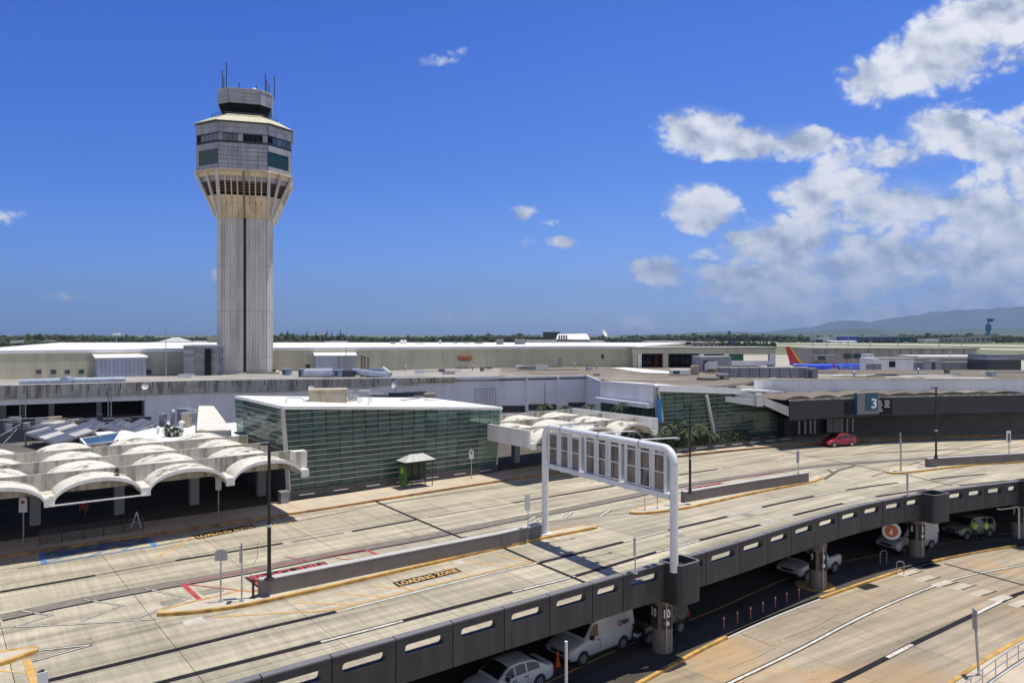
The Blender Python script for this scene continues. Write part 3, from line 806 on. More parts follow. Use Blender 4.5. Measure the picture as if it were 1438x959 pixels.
# ---- parapet of dark panels with slots, along the outer edge
PARS = arc(PW)
def pxs(x, y):
    """arc length on the parapet curve nearest to the traced photo point"""
    g = G(x, y, 1.1); g.z = 0
    best = min(range(len(PW)), key=lambda i: (PW[i] - g).length)
    lo = max(0, best - 1); hi = min(len(PW) - 1, best + 1)
    bs = None
    for k in range(41):
        s = PARS[lo] + (PARS[hi] - PARS[lo]) * k / 40
        d = (at_len(PW, PARS, s) - g).length
        if bs is None or d < bs[0]: bs = (d, s)
    return bs[1]
def par_point(s, off, z):
    p = at_len(PW, PARS, s); q = at_len(PW, PARS, s + .05); t = (q - p); t.z = 0; t.normalize()
    return Vector((p.x, p.y, 0)) + Vector((-t.y, t.x, 0)) * off + Vector((0, 0, z))
def par_panel(root, s0, s1, slot=True, name='panel'):
    """one precast panel: plate with a rounded slot through it, plus a capping"""
    Ln = s1 - s0 - .05; s0 += .025
    zb, zt, th = -.75, 1.04, .32
    e0, e1 = par_point(s0, 0, 0), par_point(s0 + Ln, 0, 0); ch = (e1 - e0).normalized(); cn = Vector((-ch.y, ch.x, 0))
    def W(x, y, z): return e0.lerp(e1, x / Ln) + cn * y + Vector((0, 0, z))
    b = MB()
    if slot:
        sx0, sx1 = Ln * .15, Ln * .85
        if Ln < 1.9: sx0, sx1 = Ln * .22, Ln * .82
        z0, z1, r = .36, .74, .14
        inner = []
        for (cx, cz, a0) in ((sx1 - r, z1 - r, 0), (sx0 + r, z1 - r, 90), (sx0 + r, z0 + r, 180), (sx1 - r, z0 + r, 270)):
            for k in range(4):
                a = R(a0 + 30 * k); inner.append((cx + r * math.cos(a), cz + r * math.sin(a)))
        outer = []
        for (x, z) in inner:                          # matching ring on the panel edge
            outer.append((x, z))
        c = [(Ln, zt), (0, zt), (0, zb), (Ln, zb)]
        n = len(inner)
        # build with corner fans: four corners, four groups of four slot points
        V_ = []
        for y in (0.0, th):
            V_ += [W(x, y, z) for x, z in inner] + [W(x, y, z) for x, z in c]
        m = n + 4
        fs = []
        for base, flip in ((0, False), (m, True)):
            F_ = []
            for g in range(4):
                ids = [g * 4 + k for k in range(4)]
                for k in range(3): F_.append((base + n + g, base + ids[k], base + ids[k + 1]) )
                nxt = (g + 1) % 4
                F_.append((base + n + g, base + ids[3], base + nxt * 4, base + n + nxt))
            fs += [f if flip else tuple(reversed(f)) for f in F_]
        for k in range(n):
            k2 = (k + 1) % n; fs.append((k, k2, m + k2, m + k))
        for g in range(4):
            g2 = (g + 1) % 4; fs.append((n + g2, n + g, m + n + g, m + n + g2))
        b.add(V_, fs)
    else:
        b.add([W(x, y, z) for y in (0, th) for (x, z) in ((0, zb), (Ln, zb), (Ln, zt), (0, zt))],
              [(3, 2, 1, 0), (4, 5, 6, 7), (0, 1, 5, 4), (1, 2, 6, 5), (2, 3, 7, 6), (3, 0, 4, 7)])
    o = b.build(name, m_para, root, fix=True)
    b = MB(); b.add([W(x, y, z) for z in (zt + .003, zt + .065) for (x, y) in ((0, -.02), (Ln, -.02), (Ln, th + .02), (0, th + .02))],
                    [(3, 2, 1, 0), (4, 5, 6, 7), (0, 1, 5, 4), (1, 2, 6, 5), (2, 3, 7, 6), (3, 0, 4, 7)])
    b.build('capping', m_paracap, o)
    return o
def parapet(s_list, label):
    root = thing('parapet_wall', par_point(s_list[0], 0, 0), label, 'parapet')
    for a, c in zip(s_list, s_list[1:]): par_panel(root, a, c)
    return root
jl = [pxs(*p) for p in [(467, 921.5), (556, 897), (634.4, 874), (707.6, 853.4), (772.7, 836.3), (832.8, 818.8), (875, 806.5), (933, 790)]]
pan = 2.62
left = [jl[0] - pan * k for k in range(12, 0, -1)]
sA = [s for s in left if s > 0.5] + jl
parapet(sA, 'dark grey slotted parapet along the upper road, left of the white gantry pedestal')
jr = [pxs(*p) for p in [(968, 782), (993, 774.5), (1039, 760.5), (1077, 748.5), (1112, 737.5), (1145, 726.8), (1176, 717.5), (1207, 709.2), (1237, 702.3), (1267, 696.8), (1291, 692.6)]]
parapet(jr, 'dark grey slotted parapet between the white gantry pedestal and the next pedestal to the right')
jq = [pxs(*p) for p in [(1319, 690), (1329, 688), (1355, 684.3), (1382, 681), (1409, 677.5), (1432, 675)]]
parapet(jq, 'dark grey slotted parapet at the far right of the upper road')
def pod(s0, s1, label, gt=1.12, gb=-.95):
    root = thing('parapet_pedestal', par_point((s0 + s1) / 2, 0, 0), label, 'pedestal')
    Ln = s1 - s0; out = .95; r = .28; th = .12
    def ring(ins):
        pts = []
        x0, x1, y0, y1 = ins, Ln - ins, -out + ins, .55 - ins
        rr = max(.05, r - ins)
        for (cx, cy, a0) in ((x1 - rr, y1 - rr, 0), (x0 + rr, y1 - rr, 90), (x0 + rr, y0 + rr, 180), (x1 - rr, y0 + rr, 270)):
            for k in range(5):
                a = R(a0 + 22.5 * k); pts.append((cx + rr * math.cos(a), cy + rr * math.sin(a)))
        return pts
    o, i_ = ring(0), ring(th); n = len(o)
    W = lambda x, y, z: par_point(s0 + x, y, z)
    b = MB()
    vs = [W(x, y, gb) for x, y in o] + [W(x, y, gt) for x, y in o] + [W(x, y, gt) for x, y in i_] + [W(x, y, gt - .35) for x, y in i_]
    fs = [tuple(range(n))]
    for lvl in range(3):
        for k in range(n):
            k2 = (k + 1) % n; fs.append((lvl * n + k, lvl * n + k2, (lvl + 1) * n + k2, (lvl + 1) * n + k))
    fs.append(tuple(3 * n + k for k in range(n)))
    b.add(vs, fs); b.build('pedestal_body', m_para, root, smooth=30, fix=True)
    b = MB(); rim = o + [o[0]]; irm = i_ + [i_[0]]
    vs = []
    for (x, y), (x2, y2) in zip(o, i_): vs += [W(x, y, gt + .003), W(x2, y2, gt + .003), W(x2, y2, gt + .03), W(x, y, gt + .03)]
    fs = []
    for k in range(n):
        k2 = (k + 1) % n
        for e in range(4):
            e2 = (e + 1) % 4; fs.append((4 * k + e, 4 * k + e2, 4 * k2 + e2, 4 * k2 + e))
    b.add(vs, fs); b.build('rim', m_paracap, root, fix=True)
    return root
pod(jl[-1] + .01, jr[0] - .01, 'dark rounded parapet pedestal carrying the right post of the white gantry')
pod(jr[-1] + .01, jq[0] - .01, 'dark rounded parapet pedestal above the white van parked on the lower road')
pod(jq[-1] + .01, jq[-1] + 1.8, 'dark rounded parapet pedestal at the right edge of the view')

# ---- sidewalk and terrace behind the upper kerb
walk = struct('upper_sidewalk', (0, 0, 0))
KN = normals2(KW); KS = arc(KW)
def kpt(s, off, z):
    p = at_len(KW, KS, s); q = at_len(KW, KS, s + .1); t = q - p; t.z = 0; t.normalize()
    return Vector((p.x, p.y, 0)) + Vector((-t.y, t.x, 0)) * off + Vector((0, 0, z))
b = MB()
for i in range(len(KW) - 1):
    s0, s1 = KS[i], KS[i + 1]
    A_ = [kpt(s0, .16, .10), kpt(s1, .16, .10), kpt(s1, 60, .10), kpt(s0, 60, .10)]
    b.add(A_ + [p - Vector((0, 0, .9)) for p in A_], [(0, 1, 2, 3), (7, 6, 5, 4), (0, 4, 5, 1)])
b.build('terrace_floor', mat('shade_toned_terrace_floor', (0.10, 0.085, 0.07), .9, var=.2), walk)  # floor colour darkened to stand for the canopy's shade
sk0, sk1 = KS[-1] * .0, KS[-1]
n = int((sk1 - sk0) / 3.8)
for i in range(n):
    s0 = sk0 + i * 3.8; s1 = s0 + 3.8
    if (s0 < 22): continue
    for (o0, o1) in ((.18, 3.7),) if s1 < 110 else ((.18, 4.2), (4.2, 9.0)):
        A_ = [kpt(s0 + .012, o0 + .012, .15), kpt(s1 - .012, o0 + .012, .15), kpt(s1 - .012, o1 - .012, .15), kpt(s0 + .012, o1 - .012, .15)]
        b = MB(); b.add(A_ + [p - Vector((0, 0, .05)) for p in A_], [(0, 1, 2, 3), (0, 4, 5, 1), (1, 5, 6, 2), (2, 6, 7, 3), (3, 7, 4, 0)])
        b.build('paving_slab', m_walk, walk)
for i in range(int(KS[-1] / 4.5)):
    s0 = i * 4.5
    b = MB(); b.ribbon([kpt(s0 + .01 + (4.48) * k / 3, .085, 0) for k in range(4)], .17, 0.0, .156)
    b.build('kerb', m_rust, walk)
# wall of the lower terminal under the kerb line
lw = tag(empty('lower_terminal_wall', (0, 0, LZ)), 'dark recessed wall of the lower terminal level behind the columns', 'wall')
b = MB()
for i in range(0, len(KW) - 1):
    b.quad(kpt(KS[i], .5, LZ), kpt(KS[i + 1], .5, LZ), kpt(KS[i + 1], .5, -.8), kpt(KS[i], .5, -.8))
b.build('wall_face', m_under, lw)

# ---- lower road
lower = struct('lower_road', (0, 0, LZ))
lk = [(820, 1004), (960, 926), (1010, 901.5), (1080, 870), (1153, 841), (1213, 821), (1306, 790), (1372, 776.5), (1429, 767.5)]
A = [GL(x, y) for x, y in lk]
A = [A[0] - Vector((.78, .62, 0)) * 30] + A + [A[-1] + Vector((.93, .37, 0)) * 30]
LA = relax(resample(smooth(A, 8), 2.0), 5); LAS = arc(LA)
def lpt(s, off, z=0.0):
    p = at_len(LA, LAS, s); q = at_len(LA, LAS, s + .1); t = q - p; t.z = 0; t.normalize()
    return Vector((p.x, p.y, LZ + z)) + Vector((t.y, -t.x, 0)) * off
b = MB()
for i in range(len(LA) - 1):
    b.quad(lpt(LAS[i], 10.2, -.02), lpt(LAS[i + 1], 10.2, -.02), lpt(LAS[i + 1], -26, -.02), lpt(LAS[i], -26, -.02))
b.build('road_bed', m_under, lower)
n = int(LAS[-1] / 6.2)
for i in range(n):
    for j in range(3):
        s0, s1 = i * 6.2 + .01, (i + 1) * 6.2 - .01; o0, o1 = j * 3.36 + .01, (j + 1) * 3.36 - .01
        b = MB(); vs = []
        for k in range(3):
            s = s0 + (s1 - s0) * k / 2; vs += [lpt(s, o1), lpt(s, o0), lpt(s, o1, -.02), lpt(s, o0, -.02)]
        fs = []
        for k in (0, 4): fs += [(k, k + 4, k + 5, k + 1), (k, k + 2, k + 6, k + 4), (k + 1, k + 5, k + 7, k + 3)]
        b.add(vs, fs + [(0, 1, 3, 2), (8, 10, 11, 9)]); b.build('slab', m_lower, lower)
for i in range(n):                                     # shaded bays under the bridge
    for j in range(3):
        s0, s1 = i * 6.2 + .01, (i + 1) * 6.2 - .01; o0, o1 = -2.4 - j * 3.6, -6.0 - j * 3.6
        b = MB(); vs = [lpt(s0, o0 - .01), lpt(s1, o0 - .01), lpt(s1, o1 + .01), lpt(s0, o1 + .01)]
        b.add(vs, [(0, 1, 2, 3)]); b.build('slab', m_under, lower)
def mkl(name, pts, w, m, z=.006, sm=True):
    P = [GL(x, y) for x, y in pts]
    if sm and len(P) > 2: P = smooth(P, 6)
    b = MB(); b.ribbon(P, w, LZ + z); return b.build(name, m, lower)
LL1 = [(960, 988), (1026.5, 957.7), (1126, 909.5), (1209.5, 866), (1292.7, 829.6), (1359, 808), (1438, 793), (1520, 780)]
mkl('lane_stripe', LL1, .34, m_black); mkl('lane_dash', LL1, .17, m_wpaint, .011)
LL2 = [(1100, 990), (1176, 957.7), (1246, 922.8), (1281, 904.5), (1367.5, 863), (1415.7, 839.6), (1438, 831), (1520, 805)]
mkl('lane_stripe', LL2, .36, m_black)
mkl('lane_dash', [(1246, 922.8), (1281, 904.5)], .24, m_wpaint, .011, False)
mkl('lane_dash', [(1367.5, 863), (1390, 851.5), (1415.7, 839.6)], .24, m_wpaint, .011)
mkl('expansion_joint', [(1326, 791), (1438, 821.5)], .2, m_black, .014, False)
for (x, y) in ((1275, 804), (1299, 812), (1323, 819), (1349, 823.5), (1377, 832), (1405, 840), (1432, 847)):
    c = GL(x, y)
    t = (lpt(60, 0) - lpt(58, 0)).normalized(); t = Vector((.86, .51, 0)); nn_ = Vector((-t.y, t.x, 0))
    b = MB(); b.quad(*[c + t * a * .95 + nn_ * d * .32 + Vector((0, 0, .009)) for a, d in ((-1, -1), (1, -1), (1, 1), (-1, 1))]); b.build('crossing_bar', mat('faded_crossing_paint', (0.48, 0.43, 0.35), 0.8, var=0.12), lower)
    b = MB(); b.quad(*[c + t * (a * .95 + .35) + nn_ * (d * .05 - .37) + Vector((0, 0, .012)) for a, d in ((-1, -1), (1, -1), (1, 1), (-1, 1))]); b.build('crossing_bar_edge', m_black, lower)
for (x, y) in ((1219, 823.5), (1301, 793.5)):
    c = GL(x, y); b = MB(); b.box(c + Vector((0, 0, .008)), (1.5, .75, .012), R(30)); 
    g = b.build('drain_grate', m_black, lower)
mkl('shaded_lane_line', [(760, 962), (880, 906), (1000, 858), (1130, 803), (1250, 776), (1438, 745)], .12, m_ypaint, .012)
# kerbs of the lower road
def kerb_run(s0, s1, off, m, w=.2, h=.15, root=lower, name='kerb'):
    L = s1 - s0; k = max(2, int(L / 1.5)); b = MB()
    b.ribbon([lpt(s0 + L * i / k, off, 0) for i in range(k + 1)], w, None, h); return b.build(name, m, root)
def ls(x, y):
    g = GL(x, y); i = min(range(len(LA)), key=lambda i: (LA[i] - g).length); return LAS[i]
s_a, s_b, s_c, s_d, s_e = 0, ls(1010, 901), ls(1150, 841), ls(1262, 805), ls(1306, 790)
kerb_run(s_a, s_b, -.09, m_kerb); kerb_run(s_b, s_c, -.05, m_icap, .14, .05)
kerb_run(s_c, s_d, -.09, m_kerb); kerb_run(s_e, ls(1429, 768), -.09, m_kerb); kerb_run(s_d, s_e, -.05, m_worn, .14, .04)
kerb_run(ls(1429, 768) + 1.5, LAS[-1], -.09, m_kerb)
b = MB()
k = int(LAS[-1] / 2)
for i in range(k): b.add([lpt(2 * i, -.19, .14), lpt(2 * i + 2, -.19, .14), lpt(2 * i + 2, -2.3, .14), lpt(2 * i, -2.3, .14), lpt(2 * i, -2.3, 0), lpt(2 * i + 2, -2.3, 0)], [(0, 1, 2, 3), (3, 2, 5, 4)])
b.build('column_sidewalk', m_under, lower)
# near side: kerb and walkway
near = struct('near_sidewalk', (0, 0, LZ))
i0 = 0
b = MB(); b.ribbon([lpt(s, 10.3, 0) for s in range(0, int(LAS[-1]), 2)], .24, None, .156); b.build('kerb', m_kerb, near)
for i in range(int(LAS[-1] / 3)):
    b = MB(); A_ = [lpt(3 * i + .01, 10.44, .15), lpt(3 * i + .01, 13.6, .15), lpt(3 * i + 2.99, 13.6, .15), lpt(3 * i + 2.99, 10.44, .15)]
    b.add(A_ + [p - Vector((0, 0, .15)) for p in A_], [(0, 1, 2, 3), (0, 4, 5, 1), (1, 5, 6, 2), (2, 6, 7, 3), (3, 7, 4, 0)]); b.build('paving_slab', m_walk, near)

# tar-sealed cracks wandering over the slabs
rc = random.Random(21)
def crack(p, ang, L, z, parent):
    pts = [p]; a = ang
    while L > 0: a += rc.uniform(-.22, .22); a += (ang - a) * .5; st = rc.uniform(.4, .9); pts.append(pts[-1] + Vector((math.cos(a), math.sin(a), 0)) * st); L -= st
    b = MB(); b.ribbon(pts, rc.uniform(.02, .04), z + .005); b.build('sealed_crack', m_worn, parent)
for k in range(7): crack(dp(rc.uniform(30, 95), rc.uniform(.05, .9)), RA + rc.choice((1.57, 1.2, 0.2)), rc.uniform(1.5, 5), 0, road)
for k in range(12): crack(lpt(rc.uniform(30, 90), rc.uniform(.8, 9)), R(32) + rc.choice((1.57, 1.9, .1)), rc.uniform(2, 6), LZ, lower)
# square repair patches in darker and paler concrete
m_patch = [mat('patch_dark', (.26, .23, .19), .9, var=.2, vscale=2), mat('patch_pale', (.50, .46, .40), .9, var=.12, vscale=2)]
for k in range(12):
    s_, v_ = rc.uniform(32, 95), rc.uniform(.06, .9); w_ = rc.uniform(.4, 1.3) ; q = [dp(s_, v_, .003), dp(s_ + w_, v_, .003), dp(s_ + w_, v_ + w_ * .03, .003), dp(s_, v_ + w_ * .03, .003)]
    b = MB(); b.quad(*q); b.build('repair_patch', m_patch[k % 3 == 0], road)

# ---- hills
def fnoise(x, seed=0):
    s = 0; a = 1; f = 1
    for o in range(5):
        s += a * math.sin(x * f + seed * 1.7 + o * 2.1) * math.cos(x * f * .63 + seed + o); a *= .5; f *= 2.07
    return s
def ridge(name, D, x0, x1, prof, depth, seed, label=None):
    """hill range as solid terrain: crest heights from prof(photo column)->row, at distance D"""
    n = 160; m = 14; b = MB(); vs = []
    for i in range(n + 1):
        x = x0 + (x1 - x0) * i / n
        h = (HZ - prof(x)) / F * D + CH
        for j in range(m + 1):
            v = j / m
            w = math.sin(math.pi * v) ** 1.2 if 0 < v < 1 else 0
            dd = D + (v - .5) * depth
            rg = 1 + .10 * fnoise(x * .06 + v * 3, seed) * (1 - abs(2 * v - 1)) * (0 if abs(v - .5) < .04 else 1)
            z = LZ - 2 + max(0, h - LZ) * w * rg
            vs.append(Vector(((x - 719) / F * D * (1 + 0.0 * v), dd, z)))
    fs = [(i * (m + 1) + j, (i + 1) * (m + 1) + j, (i + 1) * (m + 1) + j + 1, i * (m + 1) + j + 1) for i in range(n) for j in range(m)]
    b.add(vs, fs); o = b.build(name, m_hill, None, smooth=80); o['kind'] = 'structure'
    return o
def interp(tab):
    def f(x):
        if x <= tab[0][0]: return tab[0][1]
        for (a, ya), (c, yc) in zip(tab, tab[1:]):
            if x <= c:
                t = (x - a) / (c - a); t = t * t * (3 - 2 * t); return ya + (yc - ya) * t
        return tab[-1][1]
    return f
pr = interp([(900, 471), (1060, 468), (1100, 464), (1150, 459), (1185, 451), (1215, 453), (1240, 449), (1290, 442), (1340, 437), (1400, 433), (1500, 428), (1700, 432), (2000, 455)])
ridge('mountains', 22000, 880, 2000, lambda x: pr(x) + .8 * fnoise(x * .05, 3), 7000, 3)
pr2 = interp([(880, 471), (950, 469), (985, 466.5), (1010, 465.5), (1035, 466), (1060, 467.5), (1110, 468), (1160, 465), (1190, 462), (1215, 461.5), (1240, 464), (1300, 465), (1400, 462), (1500, 458), (1800, 460)])
ridge('hills', 9000, 880, 1800, lambda x: pr2(x) + .5 * fnoise(x * .12, 1), 2400, 1)

# ---- woods beyond the airfield: crowns with broken outlines, one mass
def woods(name, bands, label, seed, m=m_leaf):
    rnd = random.Random(seed); b = MB()
    ico = []
    bm = bmesh.new(); bmesh.ops.create_icosphere(bm, subdivisions=1, radius=1); iv = [v.co.copy() for v in bm.verts]; bm.verts.index_update(); ifc = [tuple(v.index for v in f.verts) for f in bm.faces]; bm.free()
    for (x0, x1, D0, D1, h0, h1, cnt) in bands:
        for k in range(cnt):
            D = rnd.uniform(D0, D1); x = rnd.uniform(x0, x1)
            X = (x - 719) / F * D; h = rnd.uniform(h0, h1) * (1 + .2 * math.sin(x * .02) + (.35 if rnd.random() < .06 else 0)); w = h * rnd.uniform(.3, .6)
            for q in range(rnd.choice((1, 2, 3))):
                cx = X + rnd.uniform(-.8, .8) * w; cz = LZ + h * rnd.uniform(.45, .82); r = w * rnd.uniform(.45, .8)
                cy = D + rnd.uniform(-.5, .5) * w
                b.add([Vector((cx + v.x * r * rnd.uniform(.7, 1.2), cy + v.y * r, cz + v.z * r * rnd.uniform(.6, 1.15))) for v in iv], ifc)
            b.add([Vector((X - w, D - w * .5, LZ - .5)), Vector((X + w, D - w * .5, LZ - .5)), Vector((X + w * .8, D, LZ + h * .55)), Vector((X - w * .8, D, LZ + h * .55))], [(0, 1, 2, 3)])
    o = b.build(name, m); tag(o, label, 'woods', None, 'stuff'); return o
woods('far_woods', [(-60, 900, 1500, 2300, 9, 14, 3200), (880, 1500, 1850, 2500, 10, 15, 2600), (-60, 700, 900, 1400, 5, 8, 1500), (1090, 1500, 1560, 1750, 5, 9, 300)], 'dark green belt of far woods along the horizon', 5)
woods('airfield_scrub', [(985, 1090, 1080, 1160, 4, 7, 90)], 'low dark scrub patch on the airfield beyond the concourse', 8, m_leafdk)
# a few pines that stand clear of the belt
def pine(x, ybase, ytop, D, label):
    root = thing('pine_tree', V(x, ybase, D), label, 'tree', 'tall pines on the horizon')
    z0 = LZ; z1 = CH + (HZ - ytop) / F * D; X = (x - 719) / F * D
    b = MB(); b.tube([(X, D, z0), (X, D, z1)], [.35, .05], 6); b.build('trunk', m_trunk, root)
    b = MB(); rnd = random.Random(int(x)); h = z1 - z0
    for k in range(60):
        t = rnd.uniform(.35, 1); r = (1 - t) * h * .26 + .5; a = rnd.uniform(0, 6.3); z = z0 + t * h
        p = Vector((X, D, z)); e = p + Vector((math.cos(a) * r, math.sin(a) * r, rnd.uniform(-.1, .5)))
        s = Vector((-math.sin(a), math.cos(a), 0)) * r * .4
        b.add([p, e - s, e + Vector((0, 0, .8)), e + s], [(0, 1, 2), (0, 2, 3)])
    b.build('crown', m_leafdk, root)
for i, x in enumerate((404, 412, 425, 431, 444, 451, 459, 466, 474, 478)):
    pine(x, 487, 463.5 + 2.5 * ((i * 7) % 3), 1400, ['tall dark pine closest to the control tower on the horizon', 'second pine right of the control tower on the horizon', 'third pine right of the control tower on the horizon', 'fourth pine right of the control tower on the horizon', 'fifth pine right of the tower, just left of the floodlight mast', 'pine just right of the floodlight mast on the horizon', 'second pine right of the floodlight mast', 'third pine right of the floodlight mast', 'second last pine of the horizon row right of the tower', 'last pine of the horizon row, farthest from the tower'][i])
# ================================================================== BUILDINGS
MZ = 7.2
def wp(x, y, z=MZ): return G(x, y, z)
def up(p, z): return Vector((p.x, p.y, z))

# ---------------- control tower
def tower():
    Df = 116.5; k = Df / F
    cx = (345.5 - 719) * (Df + 4.3) / F; ax = 4.3
    c = Vector((cx, Df + ax, 0)); rot = R(16)
    zy = lambda y: CH + (HZ - y) * (k if y > 250 else 113.8 / F)
    root = thing('control_tower', (c.x, c.y, 6.9), 'tall octagonal airport control tower with dark glass cab standing behind the terminal roof', 'control tower')
    def octa(half, cut, z, r=rot):
        h, q = half, half - cut
        P = [(-q, -h), (q, -h), (h, -q), (h, q), (q, h), (-q, h), (-h, q), (-h, -q)]
        return [c + Matrix.Rotation(r, 3, 'Z') @ Vector((x, y, 0)) + Vector((0, 0, z)) for x, y in P]
    def face(lo, hi, i): j = (i + 1) % 8; return [lo[i], lo[j], hi[j], hi[i]]
    HS, CS = 4.08, .72
    z0, z1 = 6.9, zy(306)
    tiers = [z0 + .2, zy(502), zy(437), zy(373), z1]
    # core
    b = MB(); o1 = octa(HS - .12, CS, z0 - 1); o2 = octa(HS - .12, CS, z1 + .5)
    b.add(o1 + o2, [(i, (i + 1) % 8, 8 + (i + 1) % 8, 8 + i) for i in range(8)]); b.build('core', mat('joint_grey', (.13, .12, .11), .9, var=0), root)
    bounds = [0, .055, .19, .265, .318, .372, .478, .545, .61, .69, .75, .825, .925, 1.0]
    for t in range(4):
        lo = octa(HS - .1, CS, tiers[t]); hi = octa(HS - .1, CS, tiers[t + 1])
        for i in range(8):
            q = face(lo, hi, i)
            if i in (0, 2, 4, 6):
                for a, d in zip(bounds, bounds[1:]):
                    if (a, d) == (.478, .545): continue
                    b = MB(); b.slab(subquad(q, a, d, 0, 1), .115 if (bounds.index(a) % 2) else .10, .014); b.build('panel', m_tbase, root)
            else:
                b = MB(); b.slab(q, .11, .022); b.build('panel', m_tbase, root)
    # dark central slot on the front
    lo = octa(HS - .1, CS, tiers[0]); hi = octa(HS - .1, CS, z1)
    b = MB(); b.slab(subquad(face(lo, hi, 0), .488, .535, 0, 1), .02); b.build('vertical_slot', mat('slot_green_black', (0.012, 0.02, 0.014), 0.5, var=0), root)
    b = MB(); b.prism([(p.x, p.y) for p in octa(HS + .5, CS, 0)], z0 - .05, z0 + .22); b.build('plinth', m_tbase, root)
    # flare
    HB, CB = 7.05, 3.38
    z2 = zy(240)
    lo = octa(HS, CS, z1); hi = octa(HB - .1, CB, z2)
    b = MB(); b.add([p for p in octa(HS - .25, CS, z1)] + [p for p in octa(HB - .5, CB, z2)], [(i, (i + 1) % 8, 8 + (i + 1) % 8, 8 + i) for i in range(8)]); b.build('flare_core', m_dark, root)
    m_louv = mat('rusty_louvre', (0.13, 0.075, 0.055), 0.7, var=0.2)
    for i in range(8):
        q = face(lo, hi, i); big = i % 2 == 0
        nb = 8 if big else 2
        for s in range(nb):
            a, d = s / nb, (s + 1) / nb
            b = MB(); b.slab(subquad(q, a, d, 0, .50), .10, .015); b.build('flare_panel', m_tflare, root)
            b = MB(); b.slab(subquad(q, a, d, .90, 1.0), .12, .01); b.build('flare_rim', m_tflare, root)
        # louvred opening with fins between
        for s in range(nb):
            a, d = s / nb, (s + 1) / nb
            for v in (.56, .62, .68, .74):
                b = MB(); b.slab(subquad(q, a + .01, d - .01, v, v + .03), .02); b.build('louvre', m_louv, root)
            b = MB(); b.slab(subquad(q, a + .01, d - .01, .79, .895), -.25); b.build('upper_light', m_tmetal, root)
            b = MB(); b.slab(subquad(q, max(0, a - .012), min(1, a + .014), .50, .90), .13); b.build('fin', m_tflare, root)
        if big:
            for s in range(1, 8):
                if s == 4: continue
                p = lerp2(q, s / 8, .33); nrm = (q[2] - q[0]).cross(q[3] - q[1]).normalized()
                b = MB(); b.tube([p + nrm * .08, p + nrm * .14], .09, 8); b.build('vent_hole', m_dark, root)
    mid = face(lo, hi, 0)
    b = MB(); b.slab(subquad(mid, .485, .53, 0, 1), .16); b.build('centre_rib', mat('olive_rib', (0.22, 0.19, 0.09), 0.7, var=.1), root)
    for i in range(8):                                 # white struts
        p = octa(HS + .18, CS, z1 + .2)[i]; q = octa(HB + .12, CB, z2 + .1)[i]
        b = MB(); b.tube([p, q], .24, 8); b.build('strut', m_tbase, root)
    for i in (1, 3, 5, 7):
        p = octa(HS + .15, CS, z1 + .2); q = octa(HB + .1, CB, z2 + .1)
        b = MB(); b.tube([(p[i] + p[(i + 1) % 8]) / 2, (q[i] * .5 + q[(i + 1) % 8] * .5)], .24, 8); b.build('strut', m_tbase, root)
    # body
    z3 = zy(171)
    b = MB(); b.prism([(p.x, p.y) for p in octa(HB + .12, CB, 0)], z2, z2 + .3); b.build('body_sill', m_tflare, root)
    b = MB(); b.prism([(p.x, p.y) for p in octa(HB - .12, CB, 0)], z2 + .3, z3); b.build('body_core', m_tmetal2, root)
    zb = [z2 + .3, zy(230.5), zy(224.5), zy(218.5), zy(212.5), zy(206.5), zy(201)]   # lower cladding rows
    wtop, wbot = zy(187), zy(199.5)
    rows2 = [zy(187), zy(179), z3 - .05]
    for i in range(8):
        lo = octa(HB - .1, CB, 0); j = (i + 1) % 8
        def qz(za, zb_): return [up(lo[i], za), up(lo[j], za), up(lo[j], zb_), up(lo[i], zb_)]
        big = i % 2 == 0
        nc = 5 if big else 3
        if big or i in (3, 5):
            for a, d in zip(zb, zb[1:]):
                for s in range(nc):
                    b = MB(); b.slab(subquad(qz(a, d), s / nc, (s + 1) / nc, 0, 1), .10, .026); b.build('panel', m_tmetal, root)
        else:                                           # the big dark window on the corner faces
            za, zt = zy(231), zy(210)
            b = MB(); b.slab(subquad(qz(z2 + .3, za), 0, 1, 0, 1), .10, .018); b.build('panel', m_tmetal, root)
            b = MB(); b.slab(subquad(qz(zt, zy(201)), 0, 1, 0, 1), .10, .018); b.build('panel', m_tmetal, root)
            b = MB(); b.slab(subquad(qz(za, zt), 0 if i == 7 else .88, .12 if i == 7 else 1, 0, 1), .10, .018); b.build('panel', m_tmetal, root)
            b = MB(); b.slab(subquad(qz(za, zt), .12 if i == 7 else 0, 1 if i == 7 else .88, 0, 1), .03, .03); b.build('large_window', mat('deep_green_glass', (0.015, 0.05, 0.038), 0.2, var=0), root)
        for a, d in zip(rows2, rows2[1:]):
            for s in range(nc):
                b = MB(); b.slab(subquad(qz(a, d), s / nc, (s + 1) / nc, 0, 1), .10, .018); b.build('panel', m_tmetal, root)
        # window band
        q = qz(wbot, wtop)
        nw = 10 if big else 5
        for s in range(nw):
            a, d = (s + .0) / nw, (s + 1.0) / nw
            if big and s in (0, 4, 9): b = MB(); b.slab(subquad(q, a, d, 0, 1), .10, .018); b.build('panel', m_tmetal, root); continue
            b = MB(); b.slab(subquad(q, a, d, .12, .9), .03, .05); b.build('window_pane', m_tglass if (big and s > 4) or (not big and s == 0) else m_tglass2, root)
        b = MB(); b.slab(subquad(q, 0, 1, 0, .1), .12); b.slab(subquad(q, 0, 1, .92, 1.0), .12); b.build('window_frame', m_tmetal2, root)
    # service lift box on the front
    lo = octa(HB, CB, 0)
    q = [up(lo[0], zy(232)), up(lo[1], zy(232)), up(lo[1], zy(201)), up(lo[0], zy(201))]
    b = MB(); b.slab(subquad(q, .47, .53, 0, 1), .22); b.build('front_rib', m_tmetal, root)
    # sloping roof in standing segments
    zk = lambda y: CH + (HZ - y) * (Df + .4) / F
    zc = zk(162.5)
